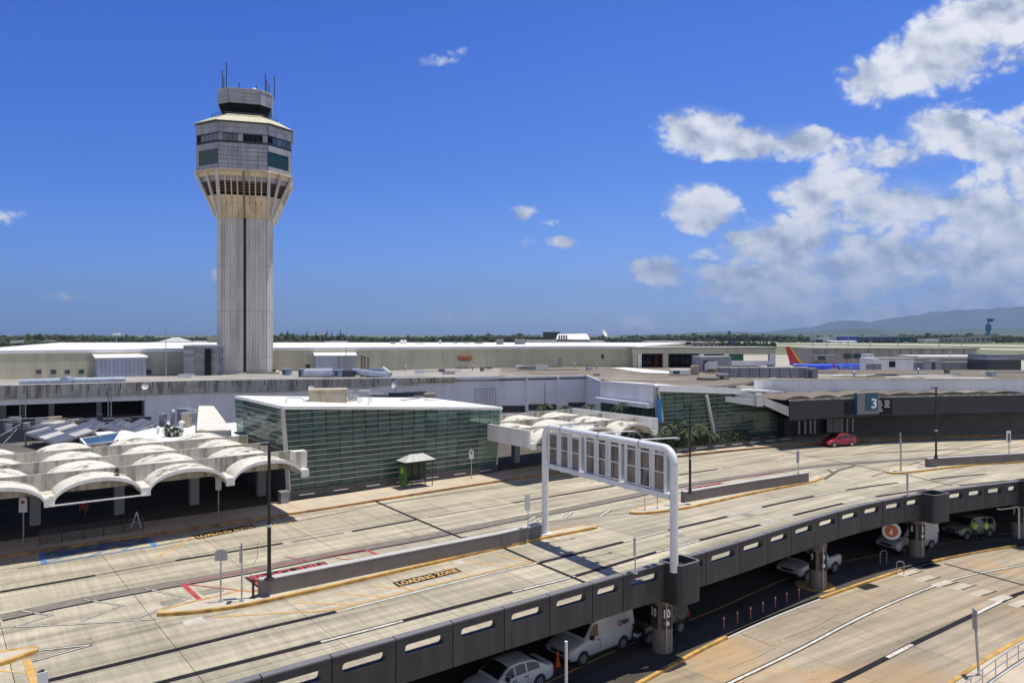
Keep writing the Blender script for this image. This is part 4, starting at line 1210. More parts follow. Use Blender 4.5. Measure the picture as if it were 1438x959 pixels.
    lo = octa(HB + .25, CB, z3); hi = octa(4.25, 1.8, zc)
    for i in range(8):
        q = face(lo, hi, i); n = 8 if i % 2 == 0 else 5
        for s in range(n):
            b = MB(); b.slab(subquad(q, s / n, (s + 1) / n, 0, 1), .06, .012); b.build('roof_panel', m_troof, root)
    b = MB(); b.prism([(p.x, p.y) for p in octa(HB + .25, CB, 0)], z3 - .12, z3 + .03); b.build('eaves', m_tmetal2, root)
    # gallery rail round the cab
    g0 = octa(4.9, 2.0, zc + .1); b = MB()
    for i in range(8):
        j = (i + 1) % 8
        for h in (.1, .5): b.tube([g0[i] + Vector((0, 0, h - .5)), g0[j] + Vector((0, 0, h - .5))], .04, 5)
        for s in range(3): p = g0[i].lerp(g0[j], s / 3); b.tube([p - Vector((0, 0, 1.0)), p + Vector((0, 0, .0))], .035, 5)
    b.build('gallery_rail', m_tmetal2, root)
    # cab
    z4, z5, z6 = zk(160), zk(144.5), zk(126)
    b = MB(); b.prism([(p.x, p.y) for p in octa(3.5, 1.4, 0)], zc - .6, z4); b.build('cab_base', m_troof, root)
    lo, hi = octa(3.35, 1.35, z4), octa(3.85, 1.6, z5)
    for i in range(8):
        q = face(lo, hi, i); n = 3 if i % 2 == 0 else 1
        for s in range(n):
            b = MB(); b.slab(subquad(q, s / n, (s + 1) / n, 0, 1), .04, .03); b.build('cab_pane', m_tglass, root)
    b = MB()
    b.add([p for p in octa(3.2, 1.3, z4)] + [p for p in octa(3.7, 1.55, z5)], [(i, (i + 1) % 8, 8 + (i + 1) % 8, 8 + i) for i in range(8)] + [tuple(range(7, -1, -1)), tuple(range(8, 16))]); b.build('cab_interior', m_dark, root)
    zr = [z5 - .1, z5 + .4, z5 + .95, z5 + 1.5, z6]
    for i in range(8):
        lo = octa(3.95, 1.65, 0); j = (i + 1) % 8
        for a, d in zip(zr, zr[1:]):
            for s in range(2):
                b = MB(); b.slab(subquad([up(lo[i], a), up(lo[j], a), up(lo[j], d), up(lo[i], d)], s / 2, (s + 1) / 2, 0, 1), .09, .015); b.build('panel', m_tmetal, root)
    b = MB(); b.prism([(p.x, p.y) for p in octa(3.92, 1.65, 0)], z5 - .1, z6 - .02); b.build('cab_crown', m_tmetal2, root)
    b = MB(); b.prism([(p.x, p.y) for p in octa(4.1, 1.7, 0)], z6, z6 + .15); b.build('cab_cap', m_troof, root)
    zt = z6 + .15
    for (x, yt, dy) in ((309.5, 97, 1), (326, 95, -3), (368, 99, 2), (383, 105, 1), (322.5, 116, -3), (355, 116, 2), (379, 118, -2), (371, 112, 3), (336, 117, 0)):
        X = (x - 719) * (c.y / F); Z = CH + (HZ - yt) * (c.y / F)
        b = MB(); b.tube([(X, c.y + dy * .8, zt - .1), (X, c.y + dy * .8, Z)], .075, 6); b.build('antenna', m_tmetal2, root)
    for x in (330, 346, 349):
        X = (x - 719) * (c.y / F)
        b = MB(); b.box((X, c.y, zt + .4), (.5, .3, .12)); b.box((X, c.y, zt + .7), (.6, .3, .1)); b.tube([(X, c.y, zt), (X, c.y, zt + .9)], .05, 6); b.build('instrument', m_greybox, root)
    X = (360 - 719) * (c.y / F)
    b = MB(); b.lathe([(.05, 0), (.42, .15), (.48, .5), (.4, .85), (.2, 1.0), (.02, 1.05)], (X, c.y - 1, zt), 14); b.build('radome', m_shellw, root, smooth=True)
    return root
tower()

# ---------------- grey annex beside the tower
def clad_box(name, label, cat, p0, p1, depth, z0, z1, m, nx, nz, roof=m_roofw, group=None, core=m_dark, th=.05):
    """building block: front face from p0 to p1, panels nx by nz on the front and the sides"""
    t = (p1 - p0); t.z = 0; L = t.length; t.normalize(); n = Vector((-t.y, t.x, 0))
    P = [up(p0, 0), up(p1, 0), up(p1 + n * depth, 0), up(p0 + n * depth, 0)]
    root = thing(name, up(p0, z0), label, cat, group)
    b = MB(); b.prism([(q.x, q.y) for q in P], z0, z1 - .01); b.build('core_wall', core if nx else m, root)
    if nx:
        for i in range(4):
            a, c = P[i], P[(i + 1) % 4]; k = nx if i % 2 == 0 else max(1, int(nx * depth / L))
            if i == 2: k = 1
            q = [up(a, z0), up(c, z0), up(c, z1), up(a, z1)]
            for s in range(k):
                for w in range(nz):
                    b = MB(); b.slab(subquad(q, s / k, (s + 1) / k, w / nz, (w + 1) / nz), th, .012); b.build('panel', m, root)
    b = MB(); b.prism([(q.x, q.y) for q in [P[0] - t * .1 - n * .1, P[1] + t * .1 - n * .1, P[2] + t * .1 + n * .1, P[3] - t * .1 + n * .1]], z1, z1 + .14); b.build('roof', roof, root)
    return root
Dg = 119.0
def at_D(x, D, z=0): return Vector(((x - 719) / F * D, D, z))
r = clad_box('plant_building', 'grey panelled plant block joined to the left foot of the control tower', 'building', at_D(258, 112), at_D(304, 112.5), 5, 6.9, CH + (HZ - 486) / F * 112, m_greybox, 3, 8)
b = MB(); p = at_D(292, 111.95); b.box(up(p, 8.9) , (.9, .2, 4.0)); b.build('door', m_dark, r)
b = MB(); b.prism([(q.x, q.y) for q in (at_D(240, 116.5), at_D(392, 116.5), at_D(392, 128), at_D(240, 128))], 6.9, 7.12); tag(b.build('roof_plinth', m_roofgrey), 'low concrete plinth under the control tower', 'plinth')

# ---------------- long beige building behind
bz0, bz1 = 6.9, 10.4
bl = [G(-90, 537, 6.9), G(0, 533, 6.9), G(385, 521.5, 6.9), G(545, 519.2, 6.9), G(700, 516.8, 6.9), G(815, 515, 6.9), G(893, 515.6, 6.9)]
beige = thing('beige_concourse', bl[1], 'long low beige clad concourse with a white flat roof running behind the control tower', 'building')
for a, c in zip(bl, bl[1:]):
    L = (c - a).length; k = max(1, round(L / 5.2))
    q = [up(a, bz0), up(c, bz0), up(c, bz1), up(a, bz1)]
    b = MB(); b.slab(q, -.4); b.build('core_wall', m_dark, beige)
    for s in range(k):
        for w in range(3):
            b = MB(); b.slab(subquad(q, s / k, (s + 1) / k, w / 3, (w + 1) / 3), .05, .006); b.build('cladding_panel', m_beige, beige)
    b = MB(); b.slab([up(a, bz1), up(c, bz1), up(c, bz1 + .45), up(a, bz1 + .45)], .14); b.build('roof_edge', m_roofw, beige)
rp = [(p.x, p.y) for p in bl]
b = MB(); b.prism(rp + [(50, 215), (-130, 215)], bz1 + .05, bz1 + .35); b.build('roof', m_roofw, beige, fix=True)
def wall_px(line, x):
    """point of a polyline (world) seen in photo column x"""
    for a, c in zip(line, line[1:]):
        xa, xc = 719 + a.x / a.y * F, 719 + c.x / c.y * F
        if xa <= x <= xc:
            lo, hi = 0.0, 1.0
            for _ in range(30):
                m_ = (lo + hi) / 2; p = a.lerp(c, m_)
                if 719 + p.x / p.y * F < x: lo = m_
                else: hi = m_
            d = (c - a).normalized(); return a.lerp(c, lo), d
    return line[0], (line[1] - line[0]).normalized()
def plate_on(line, x0, x1, y0, y1, th, m, name, parent, off=.06):
    """a plate standing proud of a wall polyline between photo columns and rows"""
    p0, d = wall_px(line, x0); p1, _ = wall_px(line, x1)
    n = Vector((d.y, -d.x, 0)) * off
    z = lambda p, y: CH - (y - HZ) / F * p.y
    q = [up(p0, z(p0, y1)) + n, up(p1, z(p1, y1)) + n, up(p1, z(p1, y0)) + n, up(p0, z(p0, y0)) + n]
    b = MB(); b.slab(q, th); return b.build(name, m, parent)
for x, m_ in ((54.5, mat('reddish_pane', (0.09, 0.045, 0.05), 0.3, var=0)), (75, m_tmetal2), (94.5, m_tmetal2), (114, m_tealglass), (209, m_tmetal2)):
    f = plate_on(bl, x - 4.2, x + 4.2, 518.5, 525.5, .05, m_greybox, 'window_frame', beige); plate_on(bl, x - 3.2, x + 3.2, 519.4, 524.6, .03, m_, 'window_pane', beige, .12)
plate_on(bl, 784, 789, 502.5, 514.5, .08, m_greybox, 'door', beige)
plate_on(bl, 844.5, 848, 497.5, 503.5, .06, m_tmetal2, 'window', beige)
plate_on(bl, 429, 435, 512, 518.5, .08, m_tealglass, 'window', beige)
lamp = thing('wall_lamp', wall_px(bl, 652)[0], 'orange rounded lamp box high on the beige wall', 'lamp')
plate_on(bl, 643, 661, 499.8, 504.5, .9, mat('orange_lamp_box', (0.42, 0.14, 0.06), 0.5, var=.1), 'housing', lamp)
plate_on(bl, 645, 659, 504.6, 506, .6, m_tmetal2, 'diffuser', lamp)
# metal lean-to sheds against the beige wall
def ribbed_shed(name, label, x0, x1, ytop, ybot, depth, m, mroof, split=None):
    p0, d = wall_px(bl, x0); p1, _ = wall_px(bl, x1); n = Vector((d.y, -d.x, 0))
    p0 = p0 + n * depth; p1 = p1 + n * depth
    D = (p0.y + p1.y) / 2; z1 = CH - (ytop - HZ) / F * D
    root = thing(name, up(p0, 6.9), label, 'shed')
    L = (p1 - p0).length; k = int(L / .5)
    b = MB(); b.prism([(q.x, q.y) for q in (p0, p1, p1 - n * depth, p0 - n * depth)], 6.9, z1); b.build('body', m, root)
    q = [up(p0, 6.9), up(p1, 6.9), up(p1, z1), up(p0, z1)]
    for s in range(k):
        mm = m if split is None or s / k < split else m_greybox
        b = MB(); b.slab(subquad(q, (s + .1) / k, (s + .9) / k, 0, 1), .07); b.build('rib_sheet', mm, root)
    e = .25
    b = MB(); b.add([up(p0 - d * e + n * e, z1), up(p1 + d * e + n * e, z1), up(p1 + d * e - n * depth, z1 + .45), up(p0 - d * e - n * depth, z1 + .45)] + [up(p0 - d * e + n * e, z1 + .14), up(p1 + d * e + n * e, z1 + .14), up(p1 + d * e - n * depth, z1 + .59), up(p0 - d * e - n * depth, z1 + .59)],
                    [(3, 2, 1, 0), (4, 5, 6, 7), (0, 1, 5, 4), (1, 2, 6, 5), (2, 3, 7, 6), (3, 0, 4, 7)]); b.build('roof', mroof, root)
m_ribblue = mat('ribbed_blue_grey', (0.36, 0.40, 0.48), 0.55, 0.15, var=.08, per_obj=.06)
ribbed_shed('roof_shed', 'blue grey ribbed metal shed left of the tower against the beige wall', 132, 200, 503, 530, 2.5, m_ribblue, m_roofw)
ribbed_shed('roof_shed', 'small ribbed metal shed right of the tower, half blue and half grey', 442, 497, 500, 518, 2.5, m_ribblue, m_roofw, .52)

# ---------------- main terminal
tl = [wp(-120, 545), wp(0, 541), wp(300, 533.5), wp(700, 529), wp(823, 526.5)]
tl[0] = tl[1] + (tl[1] - tl[2]).normalized() * 25
term = thing('terminal_building', up(tl[2], 0), 'long white terminal building with a stained concrete roof edge, behind the shell canopies', 'building')
px_open = 203
po, dd = wall_px(tl, px_open)
def wallseg(a, c, z0, z1, m, name='wall', th=-.35, off=0.0):
    d = (c - a).normalized(); n = Vector((d.y, -d.x, 0)) * off
    b = MB(); b.slab([up(a, z0) + n, up(c, z0) + n, up(c, z1) + n, up(a, z1) + n], th); return b.build(name, m, term)
Lw = tl[0:2] + [po]
for a, c in zip(Lw, Lw[1:]):
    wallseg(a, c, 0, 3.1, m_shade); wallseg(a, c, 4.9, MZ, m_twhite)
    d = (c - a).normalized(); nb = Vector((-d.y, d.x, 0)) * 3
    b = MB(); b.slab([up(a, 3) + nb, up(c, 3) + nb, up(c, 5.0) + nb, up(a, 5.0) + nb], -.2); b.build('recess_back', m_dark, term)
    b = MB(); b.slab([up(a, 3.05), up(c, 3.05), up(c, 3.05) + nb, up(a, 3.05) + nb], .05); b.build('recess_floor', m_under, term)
for x in (4, 72, 139, 203):
    p, d = wall_px(tl, x); b = MB(); b.box(up(p, 4.0) + Vector((-d.y, d.x, 0)) * .35, (.55, .5, 1.8), math.atan2(d.y, d.x)); b.build('column', m_shade, term)
Rw = [po] + tl[2:]
for a, c in zip(Rw, Rw[1:]):
    L = (c - a).length; k = max(1, round(L / 6))
    for s in range(k):
        wallseg(a.lerp(c, s / k) + (c - a).normalized() * .004, a.lerp(c, (s + 1) / k) - (c - a).normalized() * .004, 0, MZ, m_twhite, 'wall_panel')
# stained roof edge band, in cast lengths
pe, _ = wall_px(tl, 640)
band = [tl[0], tl[1], tl[2], pe]
for a, c in zip(band, band[1:]):
    k = max(1, round((c - a).length / 5)); 
    for s in range(k):
        p0, p1 = a.lerp(c, s / k), a.lerp(c, (s + 1) / k)
        taper = 5.65 if p1.x < tl[2].x + 12 else 5.65 + (p1.x - tl[2].x - 12) / (pe.x - tl[2].x - 12) * .9
        d = (c - a).normalized(); n = Vector((d.y, -d.x, 0)) * .05
        b = MB(); b.slab([up(p0, taper) + n + d * .01, up(p1, taper) + n - d * .01, up(p1, MZ) + n - d * .01, up(p0, MZ) + n + d * .01], .35)
        b.build('roof_edge_band', m_fin, term)
for x0, x1, y0, y1 in ((705, 737, 569.5, 579), (742, 781, 567.5, 576), (798, 822, 565, 572)):
    plate_on(tl, x0, x1, y0, y1, .03, m_tmetal2, 'window_strip', term, .02)
for x in (739.5, 783.5): plate_on(tl, x - 1.2, x + 1.2, 528.8, 600, .22, m_twhite, 'pilaster', term, 0)
b = MB()
for i in range(8):
    for j in range(6):
        x, y = 667.5 + i * 4.0, 546 + j * 4.2; p, d = wall_px(tl, x); z = CH - (y - HZ) / F * p.y
        b.box(up(p, z) + Vector((d.y, -d.x, 0)) * .02, (.13, .06, .15), math.atan2(d.y, d.x))
o = b.build('ventilation_holes', m_dark, term)
# side wall that turns forward to the second glass hall
GA = Vector((16.3, 83.3, 0)); GD = Vector((.865, .50, 0)).normalized(); GN = Vector((-GD.y, GD.x, 0))
c0 = tl[-1]
sw = [up(c0, 0), GA + GN * 10 - GD * .5, GA + GN * .2 - GD * .5]
swp = [sw[0], sw[0].lerp(sw[1], .5), sw[1], sw[1].lerp(sw[2], .33), sw[1].lerp(sw[2], .66), sw[2]]
for s in range(5):
    a, c = swp[s], swp[s + 1]
    z1a, z1c = MZ + .3 * s / 5, MZ + .3 * (s + 1) / 5
    d = (c - a).normalized() * .01
    for (za, zb, m_) in ((4.9, None, m_twhite), (0, 4.9, m_tealglass if s >= 2 else m_twhite)):
        b = MB(); b.slab([up(a, za) + d, up(c, za) - d, up(c, z1c if zb is None else zb) - d, up(a, z1a if zb is None else zb) + d], -.2); b.build('wall_panel' if zb is None else 'glass_panel', m_, term)
b = MB(); q = [sw[1], sw[2]]; dn = (q[1] - q[0]).normalized(); nn_ = Vector((-dn.y, dn.x, 0)) * -1
b.slab([up(q[0], 4.85), up(q[1], 4.85), up(q[1], 5.35), up(q[0], 5.35)], .9); b.build('ledge', m_twhite, term)
# roofs
roofL = [(p.x, p.y) for p in tl[:3]] + [(-38, 150), (-130, 150)]
def roof(name, pts, z, m, parent=term, th=.3):
    b = MB(); b.prism(pts, z - th, z); return b.build(name, m, parent, fix=True)
roof('roof_section', roofL, 6.9, m_roofgrey)
roof('roof_section', [(tl[2].x + .02, tl[2].y), (tl[3].x, tl[3].y), (tl[3].x, 165), (-38, 165)], 6.9, m_roofgrey)
FX = [Vector((31.2, 96.7, 0)), Vector((66.2, 96.7, 0)), Vector((110, 99, 0))]
roof('roof_section', [(tl[3].x + .02, tl[3].y), (tl[4].x, tl[4].y), (16.2, 84.2), (24.7, 89.2), (31.2, 96.9), (48, 96.9), (48, 150), (tl[3].x + .02, 165)], 6.92, m_roofbrown)
roof('roof_section', [(48.02, 96.9), (66.2, 96.9), (110, 99.2), (150, 128), (48.02, 130)], 6.9, m_roofbrown)
# pale fascia of the right wing
for a, c in zip(FX, FX[1:]):
    k = max(1, round((c - a).length / 4.4))
    for s in range(k):
        p0, p1 = a.lerp(c, s / k), a.lerp(c, (s + 1) / k)
        b = MB(); b.slab([up(p0, 5.2) + (c - a).normalized() * .01, up(p1, 5.2) - (c - a).normalized() * .01, up(p1, MZ), up(p0, MZ)], .3); b.build('fascia_panel', m_twhite, term)
    b = MB(); b.bar(up(a, MZ + .04) - Vector((0, .2, 0)), up(c, MZ + .04) - Vector((0, .2, 0)), .35, .06); b.build('fascia_coping', m_fin, term)
    b = MB(); b.slab([up(a, 0), up(c, 0), up(c, 5.2), up(a, 5.2)], -.3); b.build('inner_wall', m_shade, term)

# ---------------- glass halls
def hall(name, label, A, Lh, d, zl, zr, depth, ncol, rowh, lean, side_z, roofm, base=True, side=True):
    n = Vector((-d.y, d.x, 0)); B_ = A + d * Lh
    root = thing(name, up(A, .15), label, 'building')
    zb = .85
    ztop = lambda u: zl + (zr - zl) * u
    def fp(u, z):                                     # facade point, edges leaning outwards with height
        e = (z - zb) / (ztop(u) - zb)
        return up(A + d * (Lh * u + lean * e * (2 * u - 1)), z)
    rows = int((zl - zb) / rowh)
    for r_ in range(rows + 1):
        z0 = zb + r_ * rowh; z1 = z0 + rowh
        for c_ in range(ncol):
            u0, u1 = c_ / ncol, (c_ + 1) / ncol
            a0, a1 = min(z1, ztop(u0) - .12), min(z1, ztop(u1) - .12)
            if a0 <= z0 + .04 or a1 <= z0 + .02: continue
            j1, j2 = n * random.uniform(-.012, .012), n * random.uniform(-.012, .012)
            q = [fp(u0, z0), fp(u1, z0), fp(u1, a1) + j1, fp(u0, a0) + j2]
            b = MB(); b.slab(q, .02, .018); b.build('glass_pane', m_glass, root)
        if r_ > 0:
            ue = 1.0
            if ztop(1) < z0 + .05: ue = (zl - z0 - .05) / (zl - zr)
            if ue > .02: b = MB(); b.bar(fp(0, z0) - n * .05, fp(ue, z0) - n * .05, .06, .04); b.build('horizontal_mullion', m_mull, root)
    for c_ in range(1, ncol):
        b = MB(); b.bar(fp(c_ / ncol, zb) + n * .06, fp(c_ / ncol, ztop(c_ / ncol) - .1) - n * .045, .10, .05); b.build('vertical_mullion', m_dkmetal, root)
    b = MB(); b.bar(fp(0, zb - .7) - n * .05, fp(0, zl), .28, .28); b.build('corner_post', m_mull, root)
    b = MB(); b.bar(fp(1, zb - .1) - n * .05, fp(1, zr), .14, .14); b.build('corner_post', m_mull, root)
    # roof plate
    ov = .25
    R_ = [up(A - d * (lean + .1) - n * ov, zl), up(B_ + d * (lean + .1) - n * ov, zr), up(B_ + d * lean + n * depth, zr), up(A - d * lean + n * depth, zl)]
    b = MB(); b.add([p - Vector((0, 0, .18)) for p in R_] + [p + Vector((0, 0, .06)) for p in R_], [(3, 2, 1, 0), (4, 5, 6, 7), (0, 1, 5, 4), (1, 2, 6, 5), (2, 3, 7, 6), (3, 0, 4, 7)]); b.build('roof', roofm, root)
    # side
    if side:
        C_ = A + n * depth; rr = int((zl - side_z) / rowh) + 1; b = MB(); hm = MB()
        for r_ in range(rr):
            z0 = side_z + r_ * rowh; z1 = min(z0 + rowh, zl - .15)
            if z1 - z0 < .08: continue
            k = int(depth / 1.1)
            for s in range(k):
                e0 = lean * ((z0 - zb) / (zl - zb)); e1 = lean * ((z1 - zb) / (zl - zb))
                q = [up(A + n * depth * (s + 1) / k - d * e0, z0), up(A + n * depth * s / k - d * e0, z0), up(A + n * depth * s / k - d * e1, z1), up(A + n * depth * (s + 1) / k - d * e1, z1)]
                b.slab(q, .02, .018)
            hm.bar(up(A - d * (e0 + .06), z0), up(C_ - d * (e0 + .06), z0), .05, .05)
        o = b.build('side_panes', m_glass, root); o['kind'] = 'stuff'; hm.build('side_mullions', m_mull, root)
        b = MB(); b.slab([up(C_, 0), up(A + n * .3, 0), up(A + n * .3, side_z), up(C_, side_z)], -.2); b.build('side_wall', m_shade, root)
        b = MB(); b.bar(up(A - d * .3, side_z - .08), up(C_ - d * .3, side_z - .08), .35, .14); b.build('side_sill', m_tmetal2, root)
    # interior: floors, columns, back wall, cross beams
    inn = [A + d * .3 + n * .6, B_ - d * .3 + n * .6, B_ - d * .3 + n * (depth - .3), A + d * .3 + n * (depth - .3)]
    b = MB(); b.prism([(p.x, p.y) for p in inn], .5, .84); b.build('floor', m_shade, root)
    b = MB(); b.prism([(p.x, p.y) for p in [inn[0] + n * 1.6, inn[1] + n * 1.6, inn[2], inn[3]]], 3.6, 3.95); b.build('mezzanine', mat('pale_interior_slab', (0.5, 0.52, 0.5), .8, var=.05), root)
    b = MB(); b.slab([up(inn[3], .5), up(inn[2], .5), up(inn[2], zr - .3), up(inn[3], zl - .3)], -.2); b.build('back_wall', m_shade, root)
    if not side: 
        b = MB(); b.slab([up(inn[0], .5), up(inn[3], .5), up(inn[3], zl - .3), up(inn[0], zl - .3)], .1); b.build('end_wall', m_shade, root)
    m_sp = mat('pale_green_spandrel', (.30, .42, .37), .6, var=.08)
    for (u0, u1, z_0, z_1) in ((.02, .98, 3.65, 4.02), (.02, .30, 5.3, 6.6), (.34, .62, 5.1, 5.9), (.33, .55, 1.6, 2.9)):
        q = [up(A + d * Lh * u0 + n * .35, z_0), up(A + d * Lh * u1 + n * .35, z_0), up(A + d * Lh * u1 + n * .35, min(z_1, ztop(u1) - .5)), up(A + d * Lh * u0 + n * .35, min(z_1, ztop(u0) - .5))]
        k = max(1, int(Lh * (u1 - u0) / 2.2))
        for s in range(k): b = MB(); b.slab(subquad(q, s / k, (s + 1) / k, 0, 1), .03, .03); b.build('spandrel_panel', m_sp, root)
    for u in ((.17, .53, .84) if Lh > 15 else (.3, .7)):
        p = A + d * Lh * u + n * .5; b = MB(); b.box(up(p, (ztop(u) + .3) / 2), (.42, .3, ztop(u) - .5), math.atan2(d.y, d.x)); b.build('interior_column', m_sp, root)
        p = A + d * Lh * u + n * 1.5; b = MB(); b.tube([up(p, .5), up(p, ztop(u) - .3)], .26, 12); b.build('interior_column', m_shellw, root, smooth=True)
        p2 = A + d * Lh * (u - .12) + n * 5; b = MB(); b.tube([up(p2, .5), up(p2, ztop(u) - .3)], .22, 10); b.build('interior_column', m_shellw, root, smooth=True)
    for k in range(5):
        u = .1 + k * .2; b = MB(); b.bar(up(A + d * Lh * u + n * .9, ztop(u) - .5), up(A + d * Lh * (u + .02) + n * (depth - .5), ztop(u) - .5), .15, .35); b.build('roof_beam', m_shellw, root)
    # base of dark panels with bright slots
    if base:
        k = max(2, round(Lh / 2.86))
        for s in range(k):
            q = [up(A + d * Lh * s / k - n * .12, .15), up(A + d * Lh * (s + 1) / k - n * .12, .15), up(A + d * Lh * (s + 1) / k - n * .12, zb - .03), up(A + d * Lh * s / k - n * .12, zb - .03)]
            b = MB(); b.slab(q, .1, .008); f = b.build('base_panel', m_gbase, root)
            w = (.28, .72)
            b = MB(); b.slab(subquad(q, w[0], w[1], .42, .50), .13); b.build('light_slot', m_slot, f)
        b = MB(); b.slab([up(A, 0) - n * .1, up(B_, 0) - n * .1, up(B_, zb - .02) - n * .1, up(A, zb - .02) - n * .1], -.5); b.build('base_wall', m_gbase, root)
    return root
A1 = G(405, 704.5); A1.z = 0
B1 = G(697.5, 664.5); B1.z = 0
h1 = hall('glass_hall', 'green glass terminal hall with a sloping white roof beside the bus shelter', A1, (B1 - A1).length, (B1 - A1).normalized(), 7.42, 6.13, 12.4, 18, .43, .42, 4.2, m_roofw)
h2 = hall('glass_hall', 'green glass terminal hall behind the palms, under the white arched entrance canopy', GA, 19.5, GD, 7.3, 5.9, 10, 15, .47, .5, 4.2, m_roofw, side=False)
# leaning white posts on the second hall's front
for (xt, yt, xb, yb, w_) in ((924.5, 548, 931, 592, .22), (992, 555, 1004, 615, .34)):
    def onp(x, y, off):
        dx, dz = (x - 719) / F, (HZ - y) / F; A0 = GA - GN * off
        s = (A0.x * GN.x + A0.y * GN.y) / (dx * GN.x + GN.y); return Vector((dx * s, s, CH + dz * s))
    b = MB(); b.bar(onp(xb, yb, .3), onp(xt, yt, .3), w_, .25); b.build('leaning_post', m_shellw, h2)
# white fascia and the arched entrance canopy of the second hall
ent = thing('entrance_canopy', up(GA + GD * 12, 5), 'white curved entrance canopy between the second glass hall and the dark terminal three fascia', 'canopy')
f0 = GA - GD * .6 - GN * .6; f1 = GA + GD * 12.0 - GN * .6
b = MB(); b.slab([up(f0, 6.75), up(f1, 5.95), up(f1, 6.65), up(f0, 7.45)], .3); b.build('fascia', m_twhite, ent)
pts = []; pts2 = []
cp = [(1033, 548), (1045, 549.2), (1058, 552.5), (1072, 557.5), (1086, 563), (1098, 567.5), (1109, 571.5)]
b = MB(); vs = []
for i, (x, y) in enumerate(cp):
    D = 89.0 - 3.2 * i / 6
    th = .72 + .4 * (i / 6)
    for off in (0, 1.2):
        p = V(x, y, D + off); vs += [p, p - Vector((0, 0, th))]
fs = []
for i in range(len(cp) - 1):
    o_ = 4 * i
    fs += [(o_, o_ + 1, o_ + 5, o_ + 4), (o_ + 2, o_ + 6, o_ + 7, o_ + 3), (o_, o_ + 4, o_ + 6, o_ + 2), (o_ + 1, o_ + 3, o_ + 7, o_ + 5)]
fs += [(0, 2, 3, 1), (24, 25, 27, 26)]
b.add(vs, fs); b.build('curved_beam', m_shellw, ent, fix=True)
b = MB(); b.slab([V(1018, 563.5, 88.6), V(1063, 570.5, 87.2), V(1063, 561, 87.2), V(1018, 556, 88.6)], .15); b.build('soffit_board', m_shellw, ent)
b = MB(); b.box(V(1065.5, 561.5, 86.6), (.75, .9, 1.45)); b.build('end_block', m_shellw, ent)
b = MB(); vs = []
for i, (x, y) in enumerate(cp):
    D = 89.0 - 3.2 * i / 6
    vs += [V(x, y, D) + Vector((0, .3, -.12)), V(x, y, D) + Vector((1, 9.0, .1))]
b.add(vs, [(2 * i, 2 * i + 2, 2 * i + 3, 2 * i + 1) for i in range(len(cp) - 1)]); b.build('curved_roof', m_roofgrey, ent)

